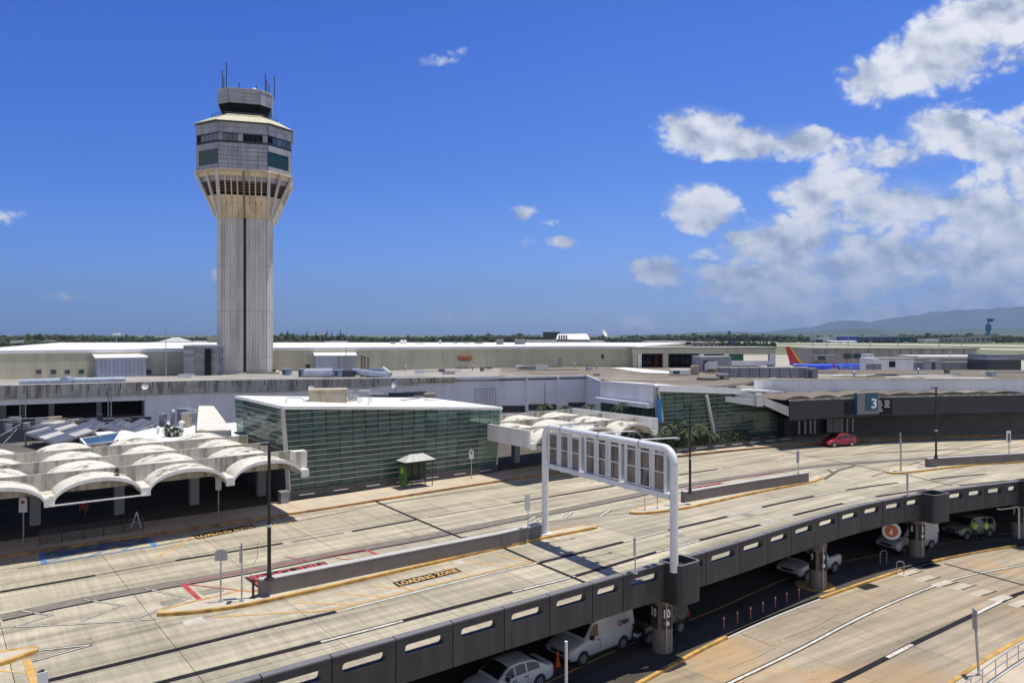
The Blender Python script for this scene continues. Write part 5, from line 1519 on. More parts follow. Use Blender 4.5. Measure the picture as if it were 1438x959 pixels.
# ---------------- shell canopies
def canopy(name, label, corner, nb, rows, front_rise=.02, bay=5.1, left_plate=False, right_plate=False):
    root = thing(name, corner, label, 'canopy')
    zf = 3.28; w = bay / 2 - .24
    def zu(x, crown): 
        a = max(0.0, 1 - abs(x / w) ** 2.3); return zf + (crown - zf) * a ** .62
    S = 18
    xs = [-w + 2 * w * (1 - math.cos(math.pi * k / S)) / 2 for k in range(S + 1)]
    depth_edges = [0.0, 2.5] + [2.5 + 5.1 * k for k in range(1, rows)]
    for bi in range(nb):
        cx = -(bi + .5) * bay
        for ri, (d0, d1) in enumerate(zip(depth_edges, depth_edges[1:])):
            b = MB(); steps = 5; vs = []
            for j in range(steps + 1):
                t = j / steps; dd_ = d0 + (d1 - d0) * t
                crown = (4.24 + front_rise * (1 - t) ** 2) if ri == 0 else 4.26
                for x in xs:
                    z = zu(x, crown); vs.append(corner * 1 + U * (cx + x) + N * dd_ + Vector((0, 0, z)))
                for x in xs:
                    z = zu(x, crown) + .16 + .06 * (1 - abs(x / w)); vs.append(corner + U * (cx + x) + N * dd_ + Vector((0, 0, z)))
            m_ = S + 1; fs = []
            for j in range(steps):
                o0, o1 = j * 2 * m_, (j + 1) * 2 * m_
                for k in range(S):
                    fs.append((o0 + k, o0 + k + 1, o1 + k + 1, o1 + k)); fs.append((o0 + m_ + k, o1 + m_ + k, o1 + m_ + k + 1, o0 + m_ + k + 1))
            for k in range(S):
                fs.append((k, m_ + k, m_ + k + 1, k + 1)); o0 = steps * 2 * m_; fs.append((o0 + k, o0 + k + 1, o0 + m_ + k + 1, o0 + m_ + k))
            b.add(vs, fs); b.build('vault_shell', m_shell, root, smooth=50, fix=True)
        # raised white rim of the front arch
        b = MB(); crown = 4.24 + front_rise; vs = []
        for x in xs:
            z = zu(x, crown)
            for (dz, dn) in ((-.02, -.05), (.19, -.05), (.19, .16), (-.02, .16)): vs.append(corner + U * (cx + x * 1.0) + N * dn + Vector((0, 0, z + dz)))
        fs = [(4 * k + e, 4 * k + (e + 1) % 4, 4 * k + 4 + (e + 1) % 4, 4 * k + 4 + e) for k in range(S) for e in range(4)] + [(3, 2, 1, 0), tuple(4 * S + e for e in range(4))]
        b.add(vs, fs); b.build('arch_rim', m_shellw, root, smooth=40, fix=True)
    # valley gutters between the vaults, with drop blocks at the front
    for bi in range(nb + 1):
        p = corner + U * (-bi * bay)
        b = MB(); b.box(p + N * (depth_edges[-1] / 2) + Vector((0, 0, zf + .12)), (.56, depth_edges[-1], .34), RA); b.build('valley_gutter', m_shell, root)
        b = MB(); b.box(p + N * .06 + Vector((0, 0, zf + .02)), (.52, .26, .50), RA); b.build('drop_block', m_shellw, root)
    for i, d_ in enumerate(depth_edges[1:-1] if rows > 3 else depth_edges[1:]):
        for bi in range(nb):
            p0 = corner + U * (-bi * bay) + N * d_; p1 = p0 - U * bay
            b = MB(); b.slab([up(p1, zf + .1) + U * .006, up(p0, zf + .1) - U * .006, up(p0, 4.62) - U * .006, up(p1, 4.62) + U * .006], .16); b.build('upstand', m_fin, root)
    Lc = nb * bay
    if left_plate:
        p = corner - U * (Lc + .3); b = MB(); b.slab([up(p + N * (depth_edges[-1]), 3.2), up(p, 3.2), up(p, 4.72), up(p + N * depth_edges[-1], 4.72)], .2); b.build('end_wall', m_shellw, root)
    if right_plate:
        p = corner + U * .3; b = MB(); b.slab([up(p, 3.2), up(p + N * depth_edges[-1], 3.2), up(p + N * depth_edges[-1], 4.72), up(p, 4.72)], .2); b.build('end_wall', m_shellw, root)
    # columns under the valleys
    for bi in range(nb + 1):
        for d_ in (9.3, 3.0) if False else (9.3,):
            p = corner + U * (-bi * bay) + N * min(d_, depth_edges[-1] - 2)
            b = MB(); b.box(p + Vector((0, 0, 1.7)), (.62, .62, 3.1), RA); b.build('column', mat('canopy_column', (0.36, 0.36, 0.36), .8, var=.1), root)
    # soffit slab closing the back
    p0 = corner + N * depth_edges[-1]; 
    return root
CC1 = Vector((-14.5, 52.4, 0))
canopy('shell_canopy', 'weathered white barrel shell canopy over the dark pick-up area at the left', CC1, 9, 4)
CC2 = Vector((14.1, 74.0, 0))
canopy('shell_canopy', 'white shell canopy with a blank end wall, seen behind the white sign gantry', CC2, 3, 3, left_plate=True, right_plate=True)
# stained end piece of the first canopy
ep = thing('canopy_end_block', up(CC1, 3.4), 'stained white block closing the right end of the nearer shell canopy', 'block')
b = MB(); b.box(CC1 - U * .05 + N * 1.1 + Vector((0, 0, 4.05)), (.95, .8, 1.4), RA); b.build('block', m_shell, ep)
rod = thing('tie_rod', up(CC1 - U * 10.2, 3.1), 'thin white horizontal rod across the second arch of the left canopy', 'rod')
b = MB(); p0 = CC1 - U * 15.3 + Vector((0, 0, 3.12)) - N * .12; p1 = CC1 - U * 10.2 + Vector((0, 0, 3.12)) - N * .12; b.bar(p0, p1, .08, .08); b.build('rod', m_shellw, rod)
# dark walls behind the shaded pick-up area, with a bright gap
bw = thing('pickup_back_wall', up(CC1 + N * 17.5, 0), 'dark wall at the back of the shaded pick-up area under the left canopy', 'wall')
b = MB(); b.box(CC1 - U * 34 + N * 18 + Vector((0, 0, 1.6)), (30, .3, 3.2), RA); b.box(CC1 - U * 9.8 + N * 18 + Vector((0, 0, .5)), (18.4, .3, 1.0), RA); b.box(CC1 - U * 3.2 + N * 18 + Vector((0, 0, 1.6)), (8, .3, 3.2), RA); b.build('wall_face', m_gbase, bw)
# flat roof slab joining the canopy to the terminal, white
lr = thing('link_roof', up(CC1 + N * 20, 4), 'low white flat roofs cluttered with vents between the left canopy and the terminal', 'roof')
q = [CC1 + N * 17.9 + U * 1.0, CC1 + N * 17.9 - U * 9, CC1 + N * 30 - U * 9, CC1 + N * 30 + U * 6]
b = MB(); b.prism([(p.x, p.y) for p in q], 3.3, 3.75); b.build('roof_slab', m_roofw, lr, fix=True)
q = [CC1 + N * 20 - U * 9.1, CC1 + N * 20 - U * 42, CC1 + N * 36 - U * 42, CC1 + N * 36 - U * 9.1]
b = MB(); b.prism([(p.x, p.y) for p in q], 2.2, 2.6); b.build('roof_slab', mat('dark_dirty_roof', (.11, .10, .09), .95, var=.4, vscale=.5, stain=(.3, .28, .25), sscale=.4, samt=.6), lr, fix=True)

# ---------------- dark fascia of terminal three and its recessed ground floor
KF0, KF1 = G(1108.6, 631.5), G(1438, 617)
t3 = thing('terminal_three', up(KF0, 0), 'dark long fascia of terminal three over a shaded drop-off front', 'building')
fl = [G(1108.6, 631.8), G(1157, 628.0), G(1231, 623.6), G(1330, 619.6), G(1438, 616.8)]
fl.append(fl[-1] + (fl[-1] - fl[-2]).normalized() * 22)
for a, c in zip(fl, fl[1:]):
    k = max(1, round((c - a).length / 2.2)); d = (c - a).normalized(); n = Vector((-d.y, d.x, 0))
    for s in range(k):
        p0, p1 = a.lerp(c, s / k), a.lerp(c, (s + 1) / k)
        b = MB(); b.slab([up(p0, 3.35) + d * .008, up(p1, 3.35) - d * .008, up(p1, 5.5) - d * .008, up(p0, 5.5) + d * .008], -.12); b.build('fascia_panel', mat('charcoal_fascia', (0.035, 0.035, 0.042), .6, var=.06, per_obj=.05), t3)
    b = MB(); b.slab([up(a, 5.5), up(c, 5.5), up(c, 5.66), up(a, 5.66)], .08); b.build('fascia_trim', m_fin, t3)
    na = Vector((.3, .95, 0)) if a is fl[0] else n
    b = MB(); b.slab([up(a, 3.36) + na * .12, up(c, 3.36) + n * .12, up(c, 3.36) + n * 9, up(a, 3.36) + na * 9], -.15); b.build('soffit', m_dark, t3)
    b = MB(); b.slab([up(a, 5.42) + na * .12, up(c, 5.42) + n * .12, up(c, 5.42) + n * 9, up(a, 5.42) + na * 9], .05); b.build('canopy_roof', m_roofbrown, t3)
    b = MB(); b.slab([up(a, .15) + na * 8, up(c, .15) + n * 8, up(c, 3.36) + n * 8, up(a, 3.36) + na * 8], -.2); b.build('ground_floor_wall', mat('shade_toned_front', (.025, .026, .03), .5, var=.1), t3)  # wall colour darkened for the shade below the fascia
# shallow shells showing over the dark fascia
for i in range(10):
    p, d = wall_px(fl, min(1432, 1138 + i * 36))
    n = Vector((-d.y, d.x, 0)); c = p + n * 4.5; L = 2.4 if i < 4 else 2.9; b = MB(); vs = []
    for k in range(11):
        a_ = -1 + 2 * k / 10; z = 5.45 + .42 * (1 - a_ * a_)
        vs += [up(c + d * a_ * L * .9 - n * 2.8, z), up(c + d * a_ * L * .9 + n * 2.8, z), up(c + d * a_ * L * .9 - n * 2.8, 5.44)]
    fs = [(3 * k, 3 * k + 3, 3 * k + 4, 3 * k + 1) for k in range(10)] + [(3 * k + 2, 3 * k + 5, 3 * k + 3, 3 * k) for k in range(10)]
    b.add(vs, fs); b.build('roof_shell', m_roofbrown, t3, smooth=60)
# piers and doors of the ground floor
fb = [p + Vector((-.35, .93, 0)) * 7.6 for p in fl]
for x in (1122, 1130.5, 1138, 1144, 1182, 1189.5, 1197, 1204.5, 1212):
    p, d = wall_px(fb, x); b = MB(); b.box(up(p, 1.9), (.16, .2, 2.9), math.atan2(d.y, d.x)); b.build('door_post', m_shellw, t3)
for x0, x1 in ((1160, 1168), (1169, 1180), (1214, 1230)):
    plate_on(fb, x0, x1, 588, 606.5, .15, mat('pale_inner_panel', (0.30, 0.29, 0.27), .7, var=.1), 'wall_panel', t3, .05)
for x in range(1366, 1434, 14): plate_on(fb, x, x + 13, 581, 601, .04, m_tealglass, 'glass_pane', t3, .3)
plate_on(fb, 1334, 1364, 583, 600, .04, m_glassd, 'glass_pane', t3, .3)
for i in range(12):
    x = 1236 + i * 8; plate_on(fb, x, x + 7.2, 602, 609, .05, m_tmetal2, 'low_panel', t3, .25)
p, d = wall_px(fb, 1225)
# terminal number sign
sg = thing('terminal_sign', up(wall_px(fl, 1199)[0], 3.4), 'boxy grey and teal sign with a large white 3 on the dark fascia', 'sign')
pa, d = wall_px(fl, 1199); pb, _ = wall_px(fl, 1229.5); n = Vector((d.y, -d.x, 0))
zt_, zb_ = CH - (551.5 - HZ) / F * pa.y, CH - (581.5 - HZ) / F * pa.y
b = MB(); L = (pb - pa).length; c = (pa + pb) / 2 + n * .32; b.box(up(c, (zt_ + zb_) / 2), (L, .45, zt_ - zb_), math.atan2(d.y, d.x)); b.build('box', m_signgrey, sg)
f = [up(pa, zb_) + n * .56, up(pb, zb_) + n * .56, up(pb, zt_) + n * .56, up(pa, zt_) + n * .56]
b = MB(); b.slab(subquad(f, .36, .92, .16, .99), .03); b.build('teal_panel', m_teal, sg)
tq = subquad(f, .62, .88, .26, .74); nv = (tq[2] - tq[0]).cross(tq[3] - tq[1]).normalized() * .05
text_quad('numeral', '3', [p + nv for p in tq], m_text, sg, fill=(1, 1), bold=.03)
b = MB(); b.slab([f[0] - n * .5 - d * .02, f[0] - d * .02, f[3] - d * .02, f[3] - n * .5 - d * .02], .02); b.build('teal_side', m_teal, sg)
db = thing('directory_board', up(wall_px(fl, 1240)[0], 3.4), 'black directory board with rows of small white lettering right of the numbered sign', 'sign')
pb2, _ = wall_px(fl, 1249.5); z1_, z0_ = CH - (560 - HZ) / F * pb.y, CH - (582 - HZ) / F * pb.y
f = [up(pb, z0_) + n * .25, up(pb2, z0_) + n * .25, up(pb2, z1_) + n * .25, up(pb, z1_) + n * .25]
b = MB(); b.slab(f, .12); b.build('board', m_dark, db)
for r_ in range(6):
    v = .88 - r_ * .125
    b = MB(); b.slab(subquad(f, .04, .22 + .1 * ((r_ * 37) % 3) / 2, v - .035, v + .01), .15); b.build('text_line', m_text, db)
    if 0 < r_ < 5 or r_ == 0:
        if r_ < 4: b = MB(); b.slab(subquad(f, .46, .78 + .05 * (r_ % 2), v - .035, v + .01), .15); b.build('text_line', m_text, db)
plate_on(fl, 1187, 1193.5, 564, 583, .1, m_dark, 'sign_back', sg, .05)
# blue banners
for x, y0, y1, D, lab in ((860.5, 543, 579, 93, 'bright blue banner post against the white wall left of the second glass hall'), (925.5, 560, 592, 82.2, 'blue banner at the left end of the second glass hall')):
    bn = thing('banner', V(x, y1, D), lab, 'banner')
    b = MB(); p0 = V(x - 3.2, y1, D); p1 = V(x + 3.2, y0, D); b.box((p0 + p1) / 2, (abs(p1.x - p0.x), .25, abs(p1.z - p0.z)), .3); b.build('panel', m_bluesign, bn)
    b = MB(); b.tube([V(x, y0, D) - Vector((0, 0, 1)), V(x, y0 - 6, D)], .05, 6); b.build('post', m_tmetal2, bn)
# ================================================================== OBJECTS
# ---------------- white sign gantry seen from behind
def gantry():
    Lp = G(765.5, 749, .15); Lp.z = 0; Rp = G(946.5, 794, 1.1); Rp.z = 0
    root = thing('sign_gantry', up(Lp, .15), 'white tubular gantry carrying three large road sign panels, seen from behind, across the upper road', 'sign gantry')
    d = (Rp - Lp).normalized(); L = (Rp - Lp).length; away = Vector((-d.y, d.x, 0))
    if away.y < 0: away = -away
    r = .215; zt = 7.08; cr = .75
    for nm, base, z0 in (('left', Lp, .15), ('right', Rp, .78)):
        b = MB(); b.tube([up(base, z0), up(base, zt - cr)], r, 20, False); b.build('post', m_white, root, smooth=True)
    b = MB(); pts = []
    for k in range(9): a = R(180 - 90 * k / 8); pts.append(Lp + d * (cr + cr * math.cos(a)) + Vector((0, 0, zt - cr + cr * math.sin(a))))
    for k in range(9): a = R(90 - 90 * k / 8); pts.append(Lp + d * (L - cr + cr * math.cos(a)) + Vector((0, 0, zt - cr + cr * math.sin(a))))
    b.tube(pts, r, 20, False); b.build('top_tube', m_white, root, smooth=True)
    b = MB(); b.bar(Lp + d * .2 + Vector((0, 0, 4.62)), Rp - d * .2 + Vector((0, 0, 4.62)), .32, .28); b.build('lower_beam', m_white, root)
    for base in (Lp,): b = MB(); b.lathe([(.42, 0), (.42, .05), (.25, .06)], up(base, .15), 16); b.build('base_plate', m_white, root)
    def sx(x):                                          # distance along the gantry at a photo column
        k = (x - 719) / F; return (k * Lp.y - Lp.x) / (d.x - k * d.y)
    cols = [(771.4, 782.6), (787.3, 798), (802.8, 813.5), (823, 834.8), (840, 851), (856.9, 869.4), (880, 893), (898.6, 912.5), (918.3, 932.8)]
    for i, (a, c) in enumerate(cols):
        s0, s1 = sx(a), sx(c)
        for (z0, z1) in ((4.86, 5.74), (5.80, 6.66)):
            q = [up(Lp + d * s0 + away * .10, z0), up(Lp + d * s1 + away * .10, z0), up(Lp + d * s1 + away * .10, z1), up(Lp + d * s0 + away * .10, z1)]
            b = MB(); b.slab(q, .03); b.build('sign_back_panel', m_panelback, root)
        b = MB(); b.bar(Lp + d * s0 + away * .05 + Vector((0, 0, 5.77)), Lp + d * s1 + away * .05 + Vector((0, 0, 5.77)), .07, .06); b.build('cross_rail', m_white, root); b = MB(); b.bar(Lp + d * s0 + away * .05 + Vector((0, 0, 6.69)), Lp + d * s1 + away * .05 + Vector((0, 0, 6.69)), .07, .07); b.build('cross_rail', m_white, root)
        for s in (s0 - .07, s1 + .07):
            b = MB(); b.bar(Lp + d * s + Vector((0, 0, 4.74)), Lp + d * s + Vector((0, 0, 6.9)), .10, .16); b.build('stiffener', m_white, root)
    for g in range(3):                                  # the three sign faces, turned to the traffic
        s0, s1 = sx(cols[3 * g][0]) - .12, sx(cols[3 * g + 2][1]) + .12
        b = MB(); c = Lp + d * (s0 + s1) / 2 + away * .20 + Vector((0, 0, 5.76)); b.box(c, (s1 - s0, .04, 1.95), math.atan2(d.y, d.x)); b.build('sign_face', m_signgrey, root)
        for s in (s0, s1):
            b = MB(); b.bar(Lp + d * s + away * .1 + Vector((0, 0, 4.8)), Lp + d * s + away * .1 + Vector((0, 0, 6.72)), .05, .26); b.build('panel_edge', m_steel, root)
    for x in (790, 842.5, 900):
        s = sx(x); p = Lp + d * s + Vector((0, 0, zt))
        b = MB(); b.tube([p - d * .045, p + d * .045], r + .022, 20); b.build('clamp', m_tmetal, root, smooth=True)
        b = MB(); e = p + away * 2.7 + Vector((0, 0, .12)); b.tube([p + Vector((0, 0, r)), e], .035, 8); b.build('lamp_arm', m_white, root)
        b = MB(); b.box(e - Vector((0, 0, .05)), (.28, .18, .12), math.atan2(away.y, away.x)); b.build('lamp_head', m_greybox, root)
    for i in range(8):
        s = L * (.14 + .105 * i); p = Lp + d * s + away * .25 + Vector((0, 0, 4.4))
        b = MB(); b.box(p, (.34, .22, .10), math.atan2(d.y, d.x)); b.build('under_lamp', m_white, root)
gantry()

# ---------------- lamp posts on the island walls
def lamp_post(x, yb, ytop, zb, label):
    p = G(x, yb, zb); H = (yb - ytop) / F * p.y
    root = thing('lamp_post', p, label, 'lamp post', 'dark lamp posts on the island walls')
    b = MB(); b.lathe([(.24, 0), (.24, .05), (.14, .08), (.12, .35), (.105, .4)], p, 14); b.build('base_flange', m_dkmetal, root)
    b = MB(); b.tube([p + Vector((0, 0, .3)), p + Vector((0, 0, H * .42))], .095, 12); b.tube([p + Vector((0, 0, H * .42)), p + Vector((0, 0, H - .1))], .075, 12); b.build('pole', m_dkmetal, root, smooth=True)
    b = MB(); b.tube([p + Vector((0, 0, H * .385)), p + Vector((0, 0, H * .40))], .13, 10); b.box(p + Vector((0, 0, H * .39)), (.34, .08, .07)); b.build('white_collar', m_slot, root)
    b = MB(); b.box(p + Vector((-.12, .05, H - .05)), (.62, .26, .09), .25); b.build('lamp_head', m_dkmetal, root)
    b = MB(); b.box(p + Vector((-.12, .05, H - .105)), (.5, .2, .02), .25); b.build('lamp_lens', m_chrome, root)
lamp_post(378, 813, 622, .97, 'dark lamp post at the left end of the nearest island wall')
lamp_post(969, 692.5, 566.5, .97, 'dark lamp post on the middle island wall, right of the white gantry')
lamp_post(1314.5, 643.5, 543.5, .97, 'dark lamp post on the far right island wall, in front of the dark fascia')

# ---------------- traffic signs on thin posts
def sign_post(x, yb, yt, zb, label, plates, r=.035, face=0.3, group='road signs on thin metal posts', dx=0.0, front=False, loc=None):
    p = G(x, yb, zb) if loc is None else loc
    H = (yb - yt) / F * p.y
    root = thing('sign_post', p, label, 'road sign', group)
    top = p + Vector((dx, 0, H))
    b = MB(); b.bar(p, top, r * 2, r * 1.6); b.build('post', m_steel, root)
    b = MB(); b.box(p + Vector((0, 0, .02)), (.22, .22, .04)); b.build('base_plate', m_steel, root)
    for (kind, z0, z1, w, ang, m_, off) in plates:
        Rz = Matrix.Rotation(ang, 3, 'Z'); xs = []
        if kind == 'rect': pts = [(-w, z0), (w, z0), (w, z1), (-w, z1)]
        elif kind == 'round':                           # rounded top
            pts = [(-w, z0), (w, z0), (w, z1 - w * .6)] + [(w * math.cos(R(a)), z1 - w * .6 + w * .6 * math.sin(R(a))) for a in (20, 50, 90, 130, 160)] + [(-w, z1 - w * .6)]
        n = len(pts); th = .02
        c = p + Vector((dx * .9, 0, 0))
        vs = [c + Rz @ Vector((a_, off - th, 0)) + Vector((0, 0, z)) for a_, z in pts] + [c + Rz @ Vector((a_, off + th, 0)) + Vector((0, 0, z)) for a_, z in pts]
        b = MB(); b.add(vs, [tuple(range(n - 1, -1, -1)), tuple(range(n, 2 * n))] + [(i, (i + 1) % n, n + (i + 1) % n, n + i) for i in range(n)])
        b.build('sign_plate', m_, root, fix=True)
    return root
m_plate = mat('sign_plate_back', (0.42, 0.43, 0.46), .5, .3, var=.05)
m_platew = mat('white_sign_plate', (0.70, 0.71, 0.74), .5, var=.03)
H_ = 2.55
sign_post(310, 844.5, 772, .15, 'rounded plate seen from behind at the left tip of the nearest island', [('round', 1.95, 2.52, .29, .15, m_plate, .06)])
sign_post(339.5, 844, 762, .15, 'sign seen edge-on beside the rounded plate on the nearest island', [('rect', 1.9, 2.72, .24, R(100), m_plate, .05)])
sp = thing('stub_post', G(355.5, 839, .15), 'short black stub post just left of the nearest island wall', 'post')
b = MB(); p = G(355.5, 839, .15); b.tube([p, p + Vector((0, 0, .88))], .06, 10); b.build('post', m_dkmetal, sp); b = MB(); b.box(p + Vector((0, 0, .02)), (.28, .28, .04)); b.build('base_plate', m_dkmetal, sp)
sign_post(741.5, 741, 695, .97, 'double white sign standing on the right end of the nearest island wall', [('rect', 1.15, 2.12, .17, R(55), m_platew, .12), ('rect', 1.1, 2.12, .17, R(-25), m_platew, -.05)])
sign_post(892, 805, 755, 1.05, 'edge-on sign clamped to the parapet left of the gantry pedestal', [('rect', .95, 1.85, .24, R(72), m_plate, .04)])
sign_post(905.5, 715.5, 664, .15, 'thin sign post left of a pair on the middle island tip', [], r=.03)
sign_post(923, 714, 660, .15, 'thin sign post right of a pair on the middle island tip', [], r=.03)
sign_post(1121, 665, 631.5, .97, 'small sign on the right end of the middle island wall', [('rect', .95, 1.95, .22, R(40), m_plate, .04)])
sign_post(1265, 661, 616.5, .15, 'tall sign on the tip of the far right island', [('rect', 2.2, 3.6, .22, R(75), m_plate, .04)], r=.06)
sign_post(1274.5, 697, 662.5, 1.05, 'grey sign post clamped to the parapet near the second pedestal', [('rect', .55, 1.75, .22, R(55), m_plate, .04)], r=.05)
sign_post(1417, 638.5, 608, .97, 'pale sign plate standing on the far right island wall', [('rect', 1.2, 2.4, .3, R(20), m_platew, .04), ('rect', 1.4, 2.1, .1, R(20), m_tmetal2, -.02)])
sign_post(662, 671.5, 630, .15, 'white sign on the sidewalk right of the bus shelter', [('round', 1.75, 2.55, .21, .1, m_platew, -.05), ('rect', 2.2, 2.4, .08, .1, m_tmetal2, -.08)])
sign_post(33, 762, 700, .15, 'rounded white sign in the shell canopy shade at the left edge', [('round', 1.9, 2.85, .24, .1, m_platew, -.05), ('rect', 2.45, 2.6, .1, .1, m_rpaint, -.08)])
sign_post(307, 722, 672, .15, 'white sign in front of the shell canopy column', [('rect', 1.75, 2.65, .2, .1, m_platew, -.05)])
sign_post(1374.6, 947.4, 856, LZ + .15, 'grey sign seen edge-on by the near railing at lower right', [('rect', 2.25, 3.3, .28, R(78), m_plate, .0)], r=.05, dx=-.22)
sign_post(60, 985, 948, 1.05 * 0 + .15, 'top of a small dark edged sign at the lower left corner', [('rect', .55, 1.05, .16, R(35), m_platew, -.05), ('rect', .5, 1.1, .12, R(75), m_tmetal2, .08)])
pp_ = thing('marker_pole', GL(795, 992), 'white marker pole standing below the parapet in front of the white van', 'pole')
b = MB(); p = GL(795, 992); b.tube([p, p + Vector((0, 0, 92 / F * p.y))], .075, 10); b.build('pole', m_platew, pp_)

# ---------------- parapet columns under the bridge
for num, x, yb in (('10', 930, 921), ('9', 1148.5, 831), ('8', 1287, 785), ('7', 1429.5, 758)):
    D = 17.2 * F / (yb - HZ) + .5; c = Vector(((x - 719) / F * D, D, 0))
    root = thing('bridge_column', up(c, LZ), 'round concrete bridge column numbered ' + num, 'column', 'columns under the upper road')
    b = MB(); b.lathe([(.56, 0), (.56, 1.45), (.53, 1.47), (.53, 3.2)], up(c, LZ), 24); b.build('shaft', m_colm, root, smooth=True)
    b = MB(); b.box(up(c, -1.12) + N * 1.2, (.9, 3.2, .38), RA); b.build('cap_beam', m_colm, root)
    for ang, nm in ((-150, 1), (-75, 2)):
        a = R(ang); nrm = Vector((math.cos(a), math.sin(a), 0)); t = Vector((-nrm.y, nrm.x, 0))
        o = up(c, 0) + nrm * .55
        q = [up(o - t * .26, -2.75), up(o + t * .26, -2.75), up(o + t * .26, -1.55), up(o - t * .26, -1.55)]
        b = MB(); b.slab(q, .03); pl = b.build('number_plate', m_dkmetal, root)
        tq = [up(o - t * .2 + nrm * .035, -2.15), up(o + t * .2 + nrm * .035, -2.15), up(o + t * .2 + nrm * .035, -1.65), up(o - t * .2 + nrm * .035, -1.65)]
        text_quad('numeral', num, tq, m_text, root, fill=(.95 if num == '10' else .5, .95), bold=.03)
        if nm == 2: b = MB(); cc = up(o + nrm * .03, -2.42); b.tube([cc, cc + nrm * .02], .13, 12); b.build('round_badge', m_text, root)
    b = MB(); b.tube([up(c, LZ + .2) + Vector((.1, -.62, 0)), up(c, -1.2) + Vector((.1, -.62, 0))], .035, 6); b.build('conduit', m_steel, root)
# island round column 9
c9 = GL(1148.5, 828); b = MB(); b.lathe([(1.3, 0), (1.3, .15), (1.05, .151)], (c9.x, c9.y + .5, LZ), 24)
o = b.build('column_island', m_kerb); o['kind'] = 'structure'
# hanging pipe near column 7
hp = thing('drain_pipe', V(1429, 700, 61), 'white drain pipe bent down beside the last bridge column', 'pipe')
b = MB(); b.tube([V(1400, 714, 61.5), V(1405, 715, 61.5), V(1429, 711.5, 61.5), V(1430.5, 714, 61.5), V(1431, 756, 61.5)], .05, 8); b.build('pipe', m_platew, hp)

